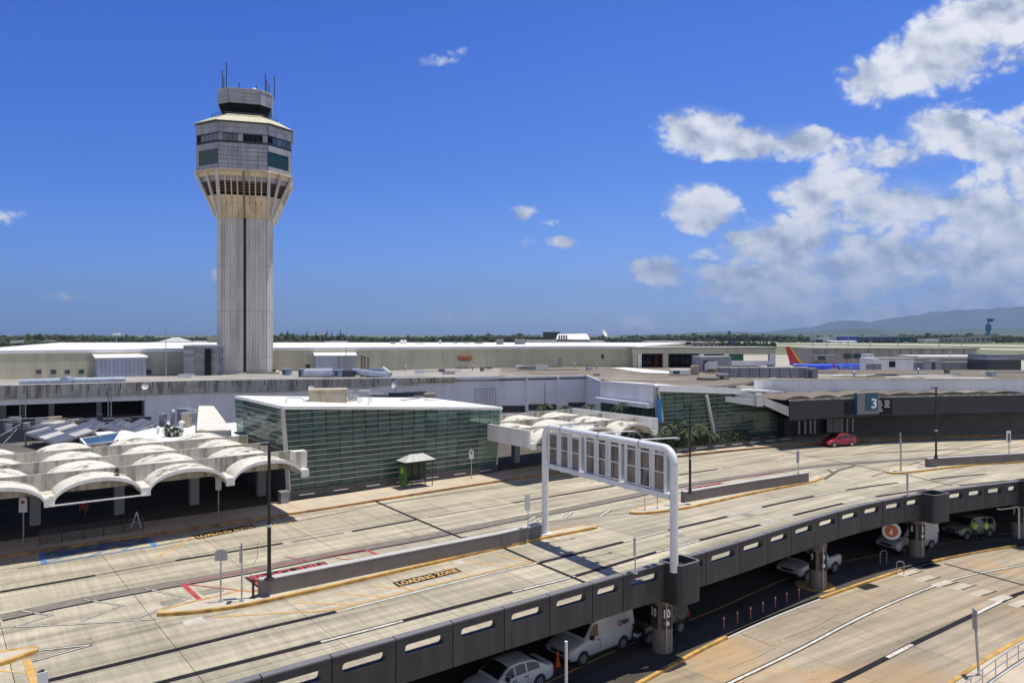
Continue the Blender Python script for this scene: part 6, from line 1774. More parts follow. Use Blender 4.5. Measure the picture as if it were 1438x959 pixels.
# ---------------- vehicles
def vehicle(name, label, cat, loc, rz, col, S):
    root = thing(name, (0, 0, 0), label, cat)
    m_paint = mat('paint_' + name + '_%d' % int(col[0] * 999 + col[2] * 77), col, .35, 0, .5, var=.03, coat=.5)
    hw = S['hw']; zb = S['zb']; prof = S['body']        # (x, z) upper outline of the lower body, rear to front
    def bz(x): return interp(prof)(x)
    x0, x1 = prof[0][0], prof[-1][0]
    n = 30; vs = []
    for i in range(n + 1):
        x = x0 + (x1 - x0) * i / n; e = min(1, (x - x0) / .35 + .0, (x1 - x) / .45 + .0); e = max(0, e)
        w = hw * (.80 + .20 * math.sqrt(max(0, 1 - (1 - e) ** 2))); zt = bz(x); zl = zb + (.10 * (1 - e))
        sec = [(w * .86, zl), (w * .97, zl + .10), (w, zl + (zt - zl) * .45), (w * .985, zl + (zt - zl) * .75), (w * .93, zt - .03), (w * .80, zt + .015), (w * .35, zt + .04)]
        for (y, z) in sec: vs.append(Vector((x, y, z)))
        for (y, z) in sec[::-1]: vs.append(Vector((x, -y, z)))
    m_ = 14; fs = [(i * m_ + k, (i + 1) * m_ + k, (i + 1) * m_ + (k + 1) % m_, i * m_ + (k + 1) % m_) for i in range(n) for k in range(m_)] + [tuple(range(m_ - 1, -1, -1)), tuple(n * m_ + k for k in range(m_))]
    b = MB(); b.add(vs, fs); b.build('body', m_paint, root, smooth=45, fix=True)
    gh = S['cab']; g0, g1 = gh[0][0], gh[-1][0]; wt = S.get('wt', .80)
    def gz(x): 
        for (a, za), (c, zc) in zip(gh, gh[1:]):
            if a <= x <= c: return za + (zc - za) * (x - a) / (c - a)
        return gh[-1][1]
    roofz = max(z for _, z in gh)
    def side(x, t, sgn=1, off=0.0):
        zbelt = bz(x) - .03; zr = max(gz(x), zbelt + .01); z = zbelt + (zr - zbelt) * t
        tt = (z - zbelt) / max(.01, roofz - zbelt)
        y = hw * (.94 + (wt - .94) * tt ** 1.2) + off
        return Vector((x, sgn * y, z))
    xsl = sorted(set([g0 + (g1 - g0) * i / 26 for i in range(27)] + [p[0] for p in gh]))
    vs = []
    for x in xsl:
        L_ = [side(x, t) for t in (0, .35, .7, .92, 1.0)]
        top = side(x, 1.0); L_ += [Vector((x, top.y * .86, top.z + .035)), Vector((x, top.y * .4, top.z + .055))]
        vs += L_ + [Vector((p.x, -p.y, p.z)) for p in L_[::-1]]
    m_ = 14; n = len(xsl) - 1
    fs = [(i * m_ + k, (i + 1) * m_ + k, (i + 1) * m_ + k + 1, i * m_ + k + 1) for i in range(n) for k in range(m_ - 1)] + [tuple(range(m_ - 1, -1, -1)), tuple(n * m_ + k for k in range(m_))]
    b = MB(); b.add(vs, fs); b.build('roof', m_paint, root, smooth=40, fix=True)
    for sgn in (1, -1):
        for (a, c) in S['win']:
            P = []
            k = 6
            lo = [side(a + (c - a) * i / k, .10, sgn, .012) for i in range(k + 1)]; hi = [side(a + (c - a) * i / k, .86, sgn, .012) for i in range(k + 1)]
            b = MB(); b.add(lo + hi, [(i, i + 1, k + 2 + i, k + 1 + i) for i in range(k)]); b.build('side_window', m_cglass, root)
        for x in S['wheels']:
            r = S['wr']; y = sgn * (hw - .10)
            b = MB(); pts = []
            b.tube([(x, sgn * (hw - .2), r + .01), (x, sgn * (hw + .004), r + .01)], r * 1.17, 22); b.build('wheel_arch', m_plastic, root)
            b = MB(); b.tube([(x, y - .11, r), (x, y - .09, r), (x, y + .09, r), (x, y + .115, r)], [r * .9, r, r, r * .9], 22); w = b.build('wheel', m_tyre, root, smooth=40)
            b = MB(); b.tube([(x, y + sgn * .10, r), (x, y + sgn * .125, r)], r * .62, 16); b.build('rim', m_rim, w)
            b = MB()
            for k in range(5): a_ = k * 2 * math.pi / 5; b.box((x + math.cos(a_) * r * .36, y + sgn * .127, r + math.sin(a_) * r * .36), (r * .16, .01, r * .16))
            b.build('rim_hole', m_plastic, w)
        b = MB(); b.box((S['mirror'], sgn * (hw + .10), bz(S['mirror']) + .10), (.16, .18, .16)); b.build('mirror', m_plastic, root)
        b = MB(); b.box((x1 - .10, sgn * (hw * .70), bz(x1 - .15) - .17), (.24, hw * .34, .17)); b.build('headlight', m_chrome, root)
        b = MB(); b.box((x0 + .05, sgn * (hw * .80), bz(x0) - .14), (.14, .22, .26 if not S.get('van') else .4)); b.build('tail_light', m_tail, root)
        for x in S.get('doors', []):
            b = MB(); b.box((x, sgn * (hw + .0), (zb + bz(x)) / 2 + .08), (.018, .012, (bz(x) - zb) * .66)); b.build('door_seam', m_plastic, root)
            b = MB(); b.box((x + .16, sgn * (hw + .008), bz(x) - .14), (.16, .03, .035)); b.build('door_handle', m_plastic, root)
        b = MB(); b.box(((S['wheels'][0] + S['wheels'][1]) / 2, sgn * (hw * .98), zb + .05), (abs(S['wheels'][1] - S['wheels'][0]) - S['wr'] * 2.4, .05, .10)); b.build('sill', m_plastic, root)
    # windscreens
    fw = S['front']; rw = S.get('rear')
    for nm, (xa, xc) in (('windscreen', fw),) + ((('rear_window', rw),) if rw else ()):
        b = MB(); A_ = side(xa, 1.0); C_ = side(xc, 1.0); k = 8
        la = [Vector((A_.x, A_.y * .88 * (1 - 2 * i / k), A_.z + .052 - .03 * abs(1 - 2 * i / k))) for i in range(k + 1)]; lc = [Vector((C_.x, C_.y * .88 * (1 - 2 * i / k), C_.z + .052 - .03 * abs(1 - 2 * i / k))) for i in range(k + 1)]
        b.add(la + lc, [(i, i + 1, k + 2 + i, k + 1 + i) for i in range(k)])
        for v in b.v: v.z += .012; v.x += .012 if nm == 'windscreen' else -.012
        b.build(nm, m_cglass, root)
    b = MB(); b.box((x1 - .04, 0, zb + .16), (.16, hw * 1.72, .20)); b.build('front_bumper', S.get('bump', m_plastic), root)
    b = MB(); b.box((x0 + .04, 0, zb + .16), (.16, hw * 1.72, .20)); b.build('rear_bumper', S.get('bump', m_plastic), root)
    b = MB(); b.box((x1 - .015, 0, zb + .42), (.06, hw * .95, .18)); b.build('grille', m_plastic, root)
    b = MB(); b.box((x0 - .03, 0, zb + .40), (.03, .34, .16)); b.build('number_plate', m_platew, root)
    root.location = loc; root.rotation_euler = (0, 0, rz)
    return root
SEDAN = dict(hw=.90, zb=.22, body=[(-2.35, .82), (-2.2, .95), (-1.4, .97), (.9, .90), (1.7, .80), (2.25, .62)], cab=[(-1.85, .97), (-1.05, 1.38), (-.2, 1.45), (.35, 1.40), (1.15, .92)], win=[(-1.35, -.62), (-.52, .08), (.16, .72)], front=(.42, 1.08), rear=(-1.75, -1.08), wheels=(-1.32, 1.38), wr=.32, mirror=.72, doors=[-.57, .12], wt=.70)
HATCH = dict(hw=.85, zb=.22, body=[(-1.95, .85), (-1.85, 1.0), (-1.0, .98), (.8, .93), (1.5, .80), (1.98, .58)], cab=[(-1.92, 1.0), (-1.6, 1.38), (-.4, 1.50), (.2, 1.46), (1.1, .93)], win=[(-1.55, -.85), (-.75, .0), (.08, .68)], front=(.28, 1.02), rear=(-1.9, -1.62), wheels=(-1.2, 1.25), wr=.31, mirror=.68, doors=[-.8, .04], wt=.74, bump=None)
VAN = dict(hw=.99, zb=.30, body=[(-2.5, 1.20), (-2.4, 1.22), (1.0, 1.22), (1.5, 1.16), (2.2, 1.02), (2.55, .86)], cab=[(-2.48, 1.22), (-2.42, 1.98), (.4, 2.02), (.75, 1.96), (1.45, 1.2)], win=[(.42, 1.08)], front=(.82, 1.38), wheels=(-1.5, 1.62), wr=.36, mirror=1.05, doors=[.34], wt=.86, van=True)
TRANSIT = dict(hw=1.02, zb=.30, body=[(-2.7, 1.30), (-2.6, 1.32), (1.2, 1.30), (1.8, 1.2), (2.3, 1.05), (2.6, .80)], cab=[(-2.68, 1.32), (-2.62, 2.35), (.4, 2.42), (.8, 2.30), (1.85, 1.22)], win=[(.6, 1.35)], front=(.9, 1.75), wheels=(-1.6, 1.75), wr=.36, mirror=1.35, doors=[.45], wt=.86, van=True)
PICK = dict(hw=.98, zb=.42, body=[(-2.7, 1.18), (-2.65, 1.22), (.9, 1.2), (1.6, 1.16), (2.3, 1.10), (2.65, .90)], cab=[(-.95, 1.22), (-.75, 1.82), (.4, 1.88), (.7, 1.82), (1.35, 1.18)], win=[(-.68, -.1), (.02, .85)], front=(.78, 1.28), rear=(-.93, -.78), wheels=(-1.65, 1.7), wr=.40, mirror=.95, doors=[-.05, -.72], wt=.78)
SUV = dict(hw=.94, zb=.32, body=[(-2.2, 1.0), (-2.1, 1.1), (1.0, 1.06), (1.7, 1.0), (2.15, .80)], cab=[(-2.15, 1.1), (-1.95, 1.62), (-.3, 1.76), (.3, 1.70), (1.1, 1.06)], win=[(-1.85, -1.2), (-1.1, -.3), (-.2, .6)], front=(.4, 1.04), rear=(-2.13, -1.98), wheels=(-1.3, 1.35), wr=.36, mirror=.7, doors=[-1.15, -.25], wt=.76)
def place(spec, fpx, rpx, back=None):
    """centre and heading of a vehicle whose left wheels touch the ground at two photo points"""
    f, r_ = GL(*fpx), GL(*rpx); d = (f - r_).normalized(); rz = math.atan2(d.y, d.x)
    left = Vector((-d.y, d.x, 0)); mid = (f + r_) / 2 - left * spec['hw'] * .92
    mid -= d * ((spec['wheels'][0] + spec['wheels'][1]) / 2)
    return Vector((mid.x, mid.y, LZ)), rz
white = (.47, .475, .48)
loc, rz = place(VAN, (817.5, 934), (874, 911)); van = vehicle('delivery_van', 'white panel van with a red ringed logo, parked under the bridge beside column 10', 'van', loc, rz, white, VAN)
def text_local(name, body, M, size, m_, parent):
    cu = bpy.data.curves.new(name, 'FONT'); cu.body = body; cu.size = size; cu.extrude = .003; cu.offset = .006
    tmp = bpy.data.objects.new('tmp', cu); COL.objects.link(tmp)
    me = bpy.data.meshes.new_from_object(tmp.evaluated_get(bpy.context.evaluated_depsgraph_get()))
    bpy.data.objects.remove(tmp); me.transform(M); me.materials.clear(); me.materials.append(m_); me.name = name
    o = bpy.data.objects.new(name, me); COL.objects.link(o); o.parent = parent; return o
# left side of the van: +y face, text runs towards the rear (-x)
M_ = basis((-1.42, .985, 1.40), (-1, 0, 0), (0, -.13, 1))
text_local('logo_lettering', 'isec', M_, .42, m_plastic, van)
b = MB(); 
for k in range(20):
    a0, a1 = 2 * math.pi * k / 20, 2 * math.pi * (k + 1) / 20
    for rr in ((.10, .15),):
        c = Vector((-1.22, .965, 1.52))
        P = [c + Vector((math.cos(a_) * r_, -.12 * math.sin(a_) * r_ + .012, math.sin(a_) * r_)) for a_, r_ in ((a0, rr[0]), (a1, rr[0]), (a1, rr[1]), (a0, rr[1]))]
        b.quad(*P)
b.build('logo_ring', m_tail, van)
b = MB(); b.box((2.5, .72, .98), (.12, .22, .12)); b.build('turn_signal', m_amber, van)
for x in (-1.9, -.1, .3):
    b = MB(); b.bar((x, -.75, 2.14), (x, .75, 2.14), .06, .05); b.build('roof_rack_bar', m_steel, van)
loc, rz = place(PICK, (1132.6, 817), (1171.5, 804.5)); pk = vehicle('pickup_truck', 'white pickup truck parked under the bridge behind column 9', 'pickup', loc, rz, white, PICK)
b = MB(); b.box((-1.75, 0, 1.255), (1.62, 1.55, .03)); b.build('bed', m_plastic, pk)
loc, rz = place(TRANSIT, (1270, 778.8), (1306, 771)); vehicle('delivery_van', 'tall white van parked behind bridge column 8 under a round hanging sign', 'van', loc, rz, (.44, .45, .47), TRANSIT)
loc, rz = place(SUV, (1355, 758.5), (1391, 753.5)); vehicle('parked_suv', 'pale grey green suv parked under the bridge behind two people in yellow vests', 'suv', loc, rz, (.22, .24, .17), SUV)
d_ = Vector((-.79, -.61, 0)); c = GL(757, 965) + d_ * 1.32 - Vector((.61, -.79, 0)) * .83
vehicle('parked_sedan', 'white sedan cut by the bottom edge below the parapet', 'car', (c.x, c.y, LZ), math.atan2(d_.y, d_.x), (.50, .51, .52), SEDAN)
c = Vector((8.1, 43.0, LZ)); vehicle('parked_suv', 'dark suv in deep shade behind bridge column 10', 'suv', c, math.atan2(-.61, -.79), (.006, .008, .009), SUV)
HATCH['bump'] = mat('red_bumper', (.30, .012, .02), .4, var=0)
f_, r_ = G(1171, 628.2), G(1196.5, 626.8)
d_ = (f_ - r_).normalized(); c = (f_ + r_) / 2 - Vector((-d_.y, d_.x, 0)) * .78
vehicle('hatchback_car', 'small red hatchback driving past terminal three', 'car', (c.x, c.y, 0), math.atan2(d_.y, d_.x), (.34, .012, .025), HATCH)
bt = thing('box_truck', GL(893, 905), 'pale box body truck parked nose to tail behind the white panel van', 'truck')
c = GL(880, 898) + Vector((1.6, 2.4, 0))
b = MB(); b.box(c + Vector((0, 0, 1.9)), (2.6, 2.0, 2.1), R(37)); b.build('box_body', m_platew, bt)
b = MB(); b.box(c + Vector((-.1, -.1, .65)), (2.6, 1.9, .4), R(37)); b.build('chassis', m_plastic, bt)
for s in (-.8, .8):
    for w in (-.9, .9):
        o_ = Matrix.Rotation(R(37), 3, 'Z') @ Vector((s, w, 0)); e_ = Matrix.Rotation(R(37), 3, 'Z') @ Vector((0, .12, 0)); b = MB(); b.tube([c + o_ - e_ + Vector((0, 0, .38)), c + o_ + e_ + Vector((0, 0, .38))], .38, 16); b.build('wheel', m_tyre, bt)
b = MB(); o_ = Matrix.Rotation(R(37), 3, 'Z') @ Vector((.5, -1.02, .75)); b.box(c + o_, (.5, .05, .42), R(37)); b.build('side_locker', m_platew, bt)

# ---------------- people
def person(label, loc, rz, vest, legs, skin=(.30, .18, .12), hair=(.02, .015, .012), h=1.74, pose=0, helmet=None):
    root = thing('person', loc, label, 'person')
    k = h / 1.75
    P = {'pelvis': ((0, 0, .96), .145), 'waist': ((0, 0, 1.10), .135), 'chest': ((0, .01, 1.32), .165), 'neck0': ((0, 0, 1.46), .085), 'neck': ((0, 0, 1.52), .055), 'head0': ((0, -.015, 1.585), .078), 'head1': ((0, -.015, 1.67), .088), 'crown': ((0, -.01, 1.73), .06)}
    E = [('pelvis', 'waist'), ('waist', 'chest'), ('chest', 'neck0'), ('neck0', 'neck'), ('neck', 'head0'), ('head0', 'head1'), ('head1', 'crown')]
    for s, sg in (('l', 1), ('r', -1)):
        st = .06 * (1 if (sg > 0) == (pose % 2 == 0) else -1)
        P['hip' + s] = ((sg * .10, 0, .90), .105); P['knee' + s] = ((sg * .12, -st * .8, .50), .066); P['ankle' + s] = ((sg * .125, st * .6, .10), .045); P['heel' + s] = ((sg * .125, st * .6 + .03, .045), .045); P['toe' + s] = ((sg * .14, st * .6 - .17, .035), .034)
        E += [('pelvis', 'hip' + s), ('hip' + s, 'knee' + s), ('knee' + s, 'ankle' + s), ('ankle' + s, 'heel' + s), ('ankle' + s, 'toe' + s)]
        fw = -.10 - (.16 if pose == 1 else 0)
        P['sh' + s] = ((sg * .19, .01, 1.41), .062); P['el' + s] = ((sg * .26, .02, 1.13), .046)
        P['wr' + s] = ((sg * .22, fw, .92 + (.14 if pose == 1 else 0)), .030); w = P['wr' + s][0]
        P['palm' + s] = ((w[0] - sg * .005, w[1] - .05, w[2] - .045), .032)
        E += [('chest', 'sh' + s), ('sh' + s, 'el' + s), ('el' + s, 'wr' + s), ('wr' + s, 'palm' + s)]
    me = bpy.data.meshes.new('body'); names = list(P)
    me.from_pydata([tuple(Vector(P[n][0]) * k) for n in names], [(names.index(a), names.index(c)) for a, c in E], [])
    tmp = bpy.data.objects.new('tmp', me); COL.objects.link(tmp)
    md = tmp.modifiers.new('s', 'SKIN')
    for i, n in enumerate(names): me.skin_vertices[0].data[i].radius = (P[n][1] * k,) * 2; me.skin_vertices[0].data[i].use_root = (n == 'pelvis')
    sb = tmp.modifiers.new('u', 'SUBSURF'); sb.levels = 1; sb.render_levels = 1
    bpy.context.view_layer.update()
    me2 = bpy.data.meshes.new_from_object(tmp.evaluated_get(bpy.context.evaluated_depsgraph_get()))
    bpy.data.objects.remove(tmp)
    ms = [mat('skin_tone', skin, .6, var=0), mat('clothes_%d_%d' % (vest[0] * 99, vest[1] * 99), vest, .8, var=.08), mat('trousers_dark', legs, .85, var=.1), mat('shoe_black', (.015, .015, .015), .6, var=0)]
    me2.materials.clear(); [me2.materials.append(m_) for m_ in ms]
    for p in me2.polygons:
        c = p.center / k
        p.material_index = 3 if c.z < .085 else 2 if c.z < 1.0 and abs(c.x) < .215 and c.y > -.09 else (0 if (c.z > 1.485 or (abs(c.x) > .17 and c.z < 1.16)) else 1)
    me2.shade_smooth(); me2.name = 'body'
    o = bpy.data.objects.new('body', me2); COL.objects.link(o); o.parent = root
    # fingers and thumbs
    for s, sg in (('l', 1), ('r', -1)):
        pm = Vector(P['palm' + s][0]) * k
        b = MB()
        for i, (ox, ln) in enumerate(((-.024, .062), (-.008, .072), (.008, .068), (.023, .055))):
            p0 = pm + Vector((ox, -.02, -.012)); p1 = p0 + Vector((0, -.02, -ln * .55)); p2 = p1 + Vector((0, .008, -ln * .5)); b.tube([p0, p1, p2], [.009, .008, .006], 6)
        p0 = pm + Vector((-sg * .028, -.005, .0)); b.tube([p0, p0 + Vector((-sg * .02, -.02, -.02)), p0 + Vector((-sg * .022, -.03, -.045))], [.010, .009, .007], 6)
        f = b.build('hand_fingers', ms[0], root, rel=False)
    b = MB(); b.lathe([(.094, 0), (.098, .03), (.085, .08), (.05, .11), (.01, .12)], Vector((0, -.008, 1.655)) * k, 12); b.build('hair' if not helmet else 'cap', mat('hair_dark' if not helmet else 'cap_' + str(int(helmet[0] * 99)), hair if not helmet else helmet, .8, var=0), root, rel=False, smooth=60)
    b = MB()
    b.box(Vector((0, -.108, 1.628)) * k, (.022, .03, .04)); b.build('nose', ms[0], root, rel=False)
    b = MB(); [b.box(Vector((x, -.098, 1.65)) * k, (.022, .01, .009)) for x in (-.03, .03)]; b.build('eyes', ms[3], root, rel=False)
    b = MB(); b.box(Vector((0, -.098, 1.592)) * k, (.045, .01, .008)); b.build('mouth', mat('lips', (.25, .09, .07), .6, var=0), root, rel=False)
    if vest[1] > .4:
        b = MB(); b.lathe([(.205, 0), (.205, .045)], Vector((0, 0, 1.12)) * k, 16); 
        for v in b.v: v.y *= .82
        b.build('reflective_band', m_platew, root, rel=False)
    root.location = loc; root.rotation_euler = (0, 0, rz)
hv = (.35, .62, .05)
p = GL(1368.5, 759.5); person('left worker in a yellow high visibility vest beside the parked suv', (p.x, p.y, LZ), R(160), hv, (.02, .025, .04), pose=1)
p = GL(1384.5, 759); person('right worker in a brighter yellow high visibility vest beside the parked suv', (p.x, p.y, LZ), R(200), (.42, .68, .06), (.02, .025, .04), pose=0)
p = G(118, 733, .15); person('person in a dark red shirt standing in the shade under the shell canopy', p, R(10), (.35, .03, .03), (.03, .03, .035), pose=0)

# ---------------- small things on the lower level
bx = [(1016.5, 886), (1035.5, 878), (1054, 871), (1071.4, 863.5), (1088.7, 856), (1104.7, 850), (1122, 843.6)]
b0 = None
for i, (x, y) in enumerate(bx):
    p = GL(x, y)
    if b0 is None:
        b0 = thing('delineator_post', (0, 0, 0), '', 'bollard', 'row of faded red flexible posts under the bridge')
        b = MB(); b.lathe([(.14, 0), (.14, .03), (.05, .06)], (0, 0, 0), 12); b.build('base', m_plastic, b0)
        b = MB(); b.tube([(0, 0, .05), (0, 0, .86)], .04, 10); b.build('tube', m_bollard, b0)
        b = MB(); b.tube([(0, 0, .72), (0, 0, .79)], .043, 10); b.build('reflective_band', m_platew, b0)
        o = b0; o.location = p
    else: o = copy_tree(b0, p)
    o['label'] = ['faded red post, nearest to column 10 of the row under the bridge', 'red post beside the nearest one to column 10', 'red post just left of the middle of the row under the bridge', 'middle faded red post of the row of seven', 'red post just right of the middle of the row under the bridge', 'red post beside the one closest to column 9', 'faded red post nearest to column 9 in the row under the bridge'][i]
cn = thing('traffic_cone', GL(783, 934), 'orange traffic cone in front of the white panel van', 'cone')
p = GL(783, 934); b = MB(); b.box(p + Vector((0, 0, .02)), (.38, .38, .04)); b.lathe([(.15, .04), (.04, .74), (.03, .76)], p, 14); b.build('cone', m_orange, cn, smooth=40)
b = MB(); b.lathe([(.098, .36), (.078, .48)], p, 14); b.build('reflective_collar', m_platew, cn)
for (x, y, x2, y2, lab) in ((1236, 791, 1245, 790, 'steel hoop rack left of the pair by bridge column 8'), (1259, 806.5, 1269.5, 806.5, 'steel hoop rack right of the pair, nearer the yellow kerb')):
    a, c = GL(x, y, .14), GL(x2, y2, .14); rk = thing('hoop_rack', a, lab, 'bike rack'); h = .95; b = MB()
    pts = [a, a + Vector((0, 0, h - .15))] + [a.lerp(c, .5 - .5 * math.cos(R(t))) + Vector((0, 0, h - .15 + .15 * math.sin(R(t)))) for t in (45, 90, 135)] + [c + Vector((0, 0, h - .15)), c]
    b.tube(pts, .028, 8); b.build('hoop', m_greybox, rk, smooth=60)
hs = thing('hanging_sign', V(1252, 737, 57), 'round white sign with an orange emblem hanging under the bridge edge', 'sign')
b = MB(); c = V(1252, 745.5, 56.8); b.tube([c, c + Vector((.03, .10, 0))], .66, 28); b.build('disc', m_platew, hs)
b = MB(); f = Vector((-.006, -.02, 0)); b.tube([c + f, c + f * .5], .46, 24); b.build('orange_field', mat('orange_red_enamel', (.55, .13, .04), .5, var=.25, vscale=6), hs)
b = MB(); vs = [c + f * 1.6 + Vector((.16 * math.cos(a) * (1 + .4 * math.sin(2 * a)), -.004, .22 * math.sin(a) - .04)) for a in [2 * math.pi * k / 14 for k in range(14)]]; b.add(vs, [tuple(range(14))]); b.build('emblem', m_platew, hs)
for dx in (-.35, .35):
    b = MB(); b.tube([c + Vector((dx, .05, .5)), c + Vector((dx, .05, 1.4))], .03, 6); b.build('hanger', m_steel, hs)
# near railing, lower right
rl = thing('metal_railing', (26.27, 38.8, LZ + .15), 'grey metal railing along the near walkway at the lower right corner', 'railing')
def rp_(t, z=0): return lpt(ls(1429, 768) * 0 + t, 13.35, .15 + z)
# place the rail where the traced post stands
tgt = Vector((26.27, 38.8, 0)); bt_ = min(range(0, int(LAS[-1] * 4)), key=lambda i: (Vector((lpt(i / 4, 0).x, lpt(i / 4, 0).y, 0)) - tgt).length) / 4
q_ = lpt(bt_, 0); off_ = (Vector((q_.x, q_.y, 0)) - tgt).length
def rp_(t, z=0): return lpt(bt_ + t, off_, .15 + z)
for k in range(-7, 9):
    b = MB(); b.tube([rp_(k * 1.66), rp_(k * 1.66, .95)], .025, 8); b.build('post', m_steel, rl)
for z in (.95, .55):
    b = MB(); b.tube([rp_(t * .8, z) for t in range(-15, 18)], .026, 8); b.build('rail', m_steel, rl, smooth=60)
b = MB(); b.ribbon([rp_(t * .8, -.15) - Vector((-.45, .0, 0)) * 0 for t in range(-15, 18)], .16, None, .22); b.build('base_edge', m_icap, rl)
# A-frame board and barrier in the canopy shade
af = thing('a_frame_board', G(192, 741, .15), 'folding a-frame stand in the shade under the left canopy', 'stand')
p = G(192, 741, .15); b = MB()
for s in (-1, 1): b.bar(p + Vector((s * .35, -.1, 0)), p + Vector((0, 0, 1.05)), .07, .05)
b.bar(p + Vector((-.2, -.05, .42)), p + Vector((.2, -.05, .42)), .05, .04); b.build('frame', m_platew, af)
br = thing('railing_barrier', G(55, 765, .15), 'low grey slatted barrier behind the blue bay under the left canopy', 'barrier')
a, c = G(56, 766, .15), G(201, 745, .15)
for k in range(9):
    b = MB(); b.bar(a + Vector((0, 0, .12 + .1 * k)), c + Vector((0, 0, .12 + .1 * k)), .02, .025); b.build('slat', m_tmetal2, br)
for k in range(6): b = MB(); b.bar(a.lerp(c, k / 5), a.lerp(c, k / 5) + Vector((0, 0, .95)), .04); b.build('post', m_tmetal2, br)

# ---------------- bus shelter
sh = thing('bus_shelter', up(Vector((-8.7, 62.2, 0)), .15), 'bus shelter with white hipped roof and green side panel before the glass hall', 'shelter')
o0 = Vector((-8.75, 62.2, .15))
def S_(a, n_, z): return o0 + U * a + N * n_ + Vector((0, 0, z))
Ls, Ds = 2.45, 1.15
for a, n_ in ((0, 0), (Ls, 0), (0, Ds), (Ls, Ds), (Ls * .72, 0), (Ls * .45, Ds), (Ls * .2, Ds)):
    b = MB(); b.bar(S_(a, n_, 0), S_(a, n_, 2.1), .07); b.build('post', m_dkmetal, sh)
b = MB(); ov = .25
A_ = [S_(-ov, -ov, 2.12), S_(Ls + ov, -ov, 2.12), S_(Ls + ov, Ds + ov, 2.12), S_(-ov, Ds + ov, 2.12)]
b.add(A_ + [p + Vector((0, 0, .12)) for p in A_], [(3, 2, 1, 0), (4, 5, 6, 7), (0, 1, 5, 4), (1, 2, 6, 5), (2, 3, 7, 6), (3, 0, 4, 7)]); b.build('eaves_frame', m_dkmetal, sh)
r0, r1 = S_(.55, Ds / 2, 2.75), S_(Ls - .55, Ds / 2, 2.75); T = [p + Vector((0, 0, .125)) for p in A_]
for q in ([T[0], T[1], r1, r0], [T[2], T[3], r0, r1]):
    for s in range(4): b = MB(); b.slab(subquad(q, s / 4, (s + 1) / 4, 0, 1), .025, .012); b.build('roof_panel', m_icap, sh)
for q in ([T[1], T[2], r1], [T[3], T[0], r0]):
    b = MB(); b.add(q, [(0, 1, 2)]); b.build('roof_end', m_icap, sh)
b = MB(); b.slab([S_(-.02, Ds, .2), S_(-.02, 0, .2), S_(-.02, 0, 1.95), S_(-.02, Ds, 1.95)], .08); b.build('advert_panel', m_ygreen, sh)
b = MB(); b.slab([S_(-.11, Ds * .75, 1.25), S_(-.11, Ds * .3, 1.25), S_(-.11, Ds * .3, 1.7), S_(-.11, Ds * .75, 1.7)], .01); b.build('advert_patch', mat('lime_print', (.35, .45, .05), .5, var=.3, vscale=9), sh)
b = MB(); b.slab([S_(Ls, Ds, .25), S_(0, Ds, .25), S_(0, Ds, 1.95), S_(Ls, Ds, 1.95)], .015); b.build('back_glass', m_glassd, sh)
b = MB(); b.box(S_(Ls * .55, .7, .48), (1.5, .38, .05), RA); b.build('seat', m_steel, sh)
for a in (.35, 1.35 + .55): b = MB(); b.bar(S_(a + .25, .7, 0), S_(a + .25, .7, .46), .06); b.build('seat_leg', m_steel, sh)
bi_ = thing('waste_bin', G(396, 706, .15), 'grey square waste bin at the left corner of the nearer glass hall', 'bin')
b = MB(); p = G(396.5, 707, .15); b.box(p + Vector((0, .3, .42)), (.62, .62, .84), RA); b.build('body', m_greybox, bi_); b = MB(); b.box(p + Vector((0, .3, .87)), (.68, .68, .06), RA); b.build('lid', m_steel, bi_)

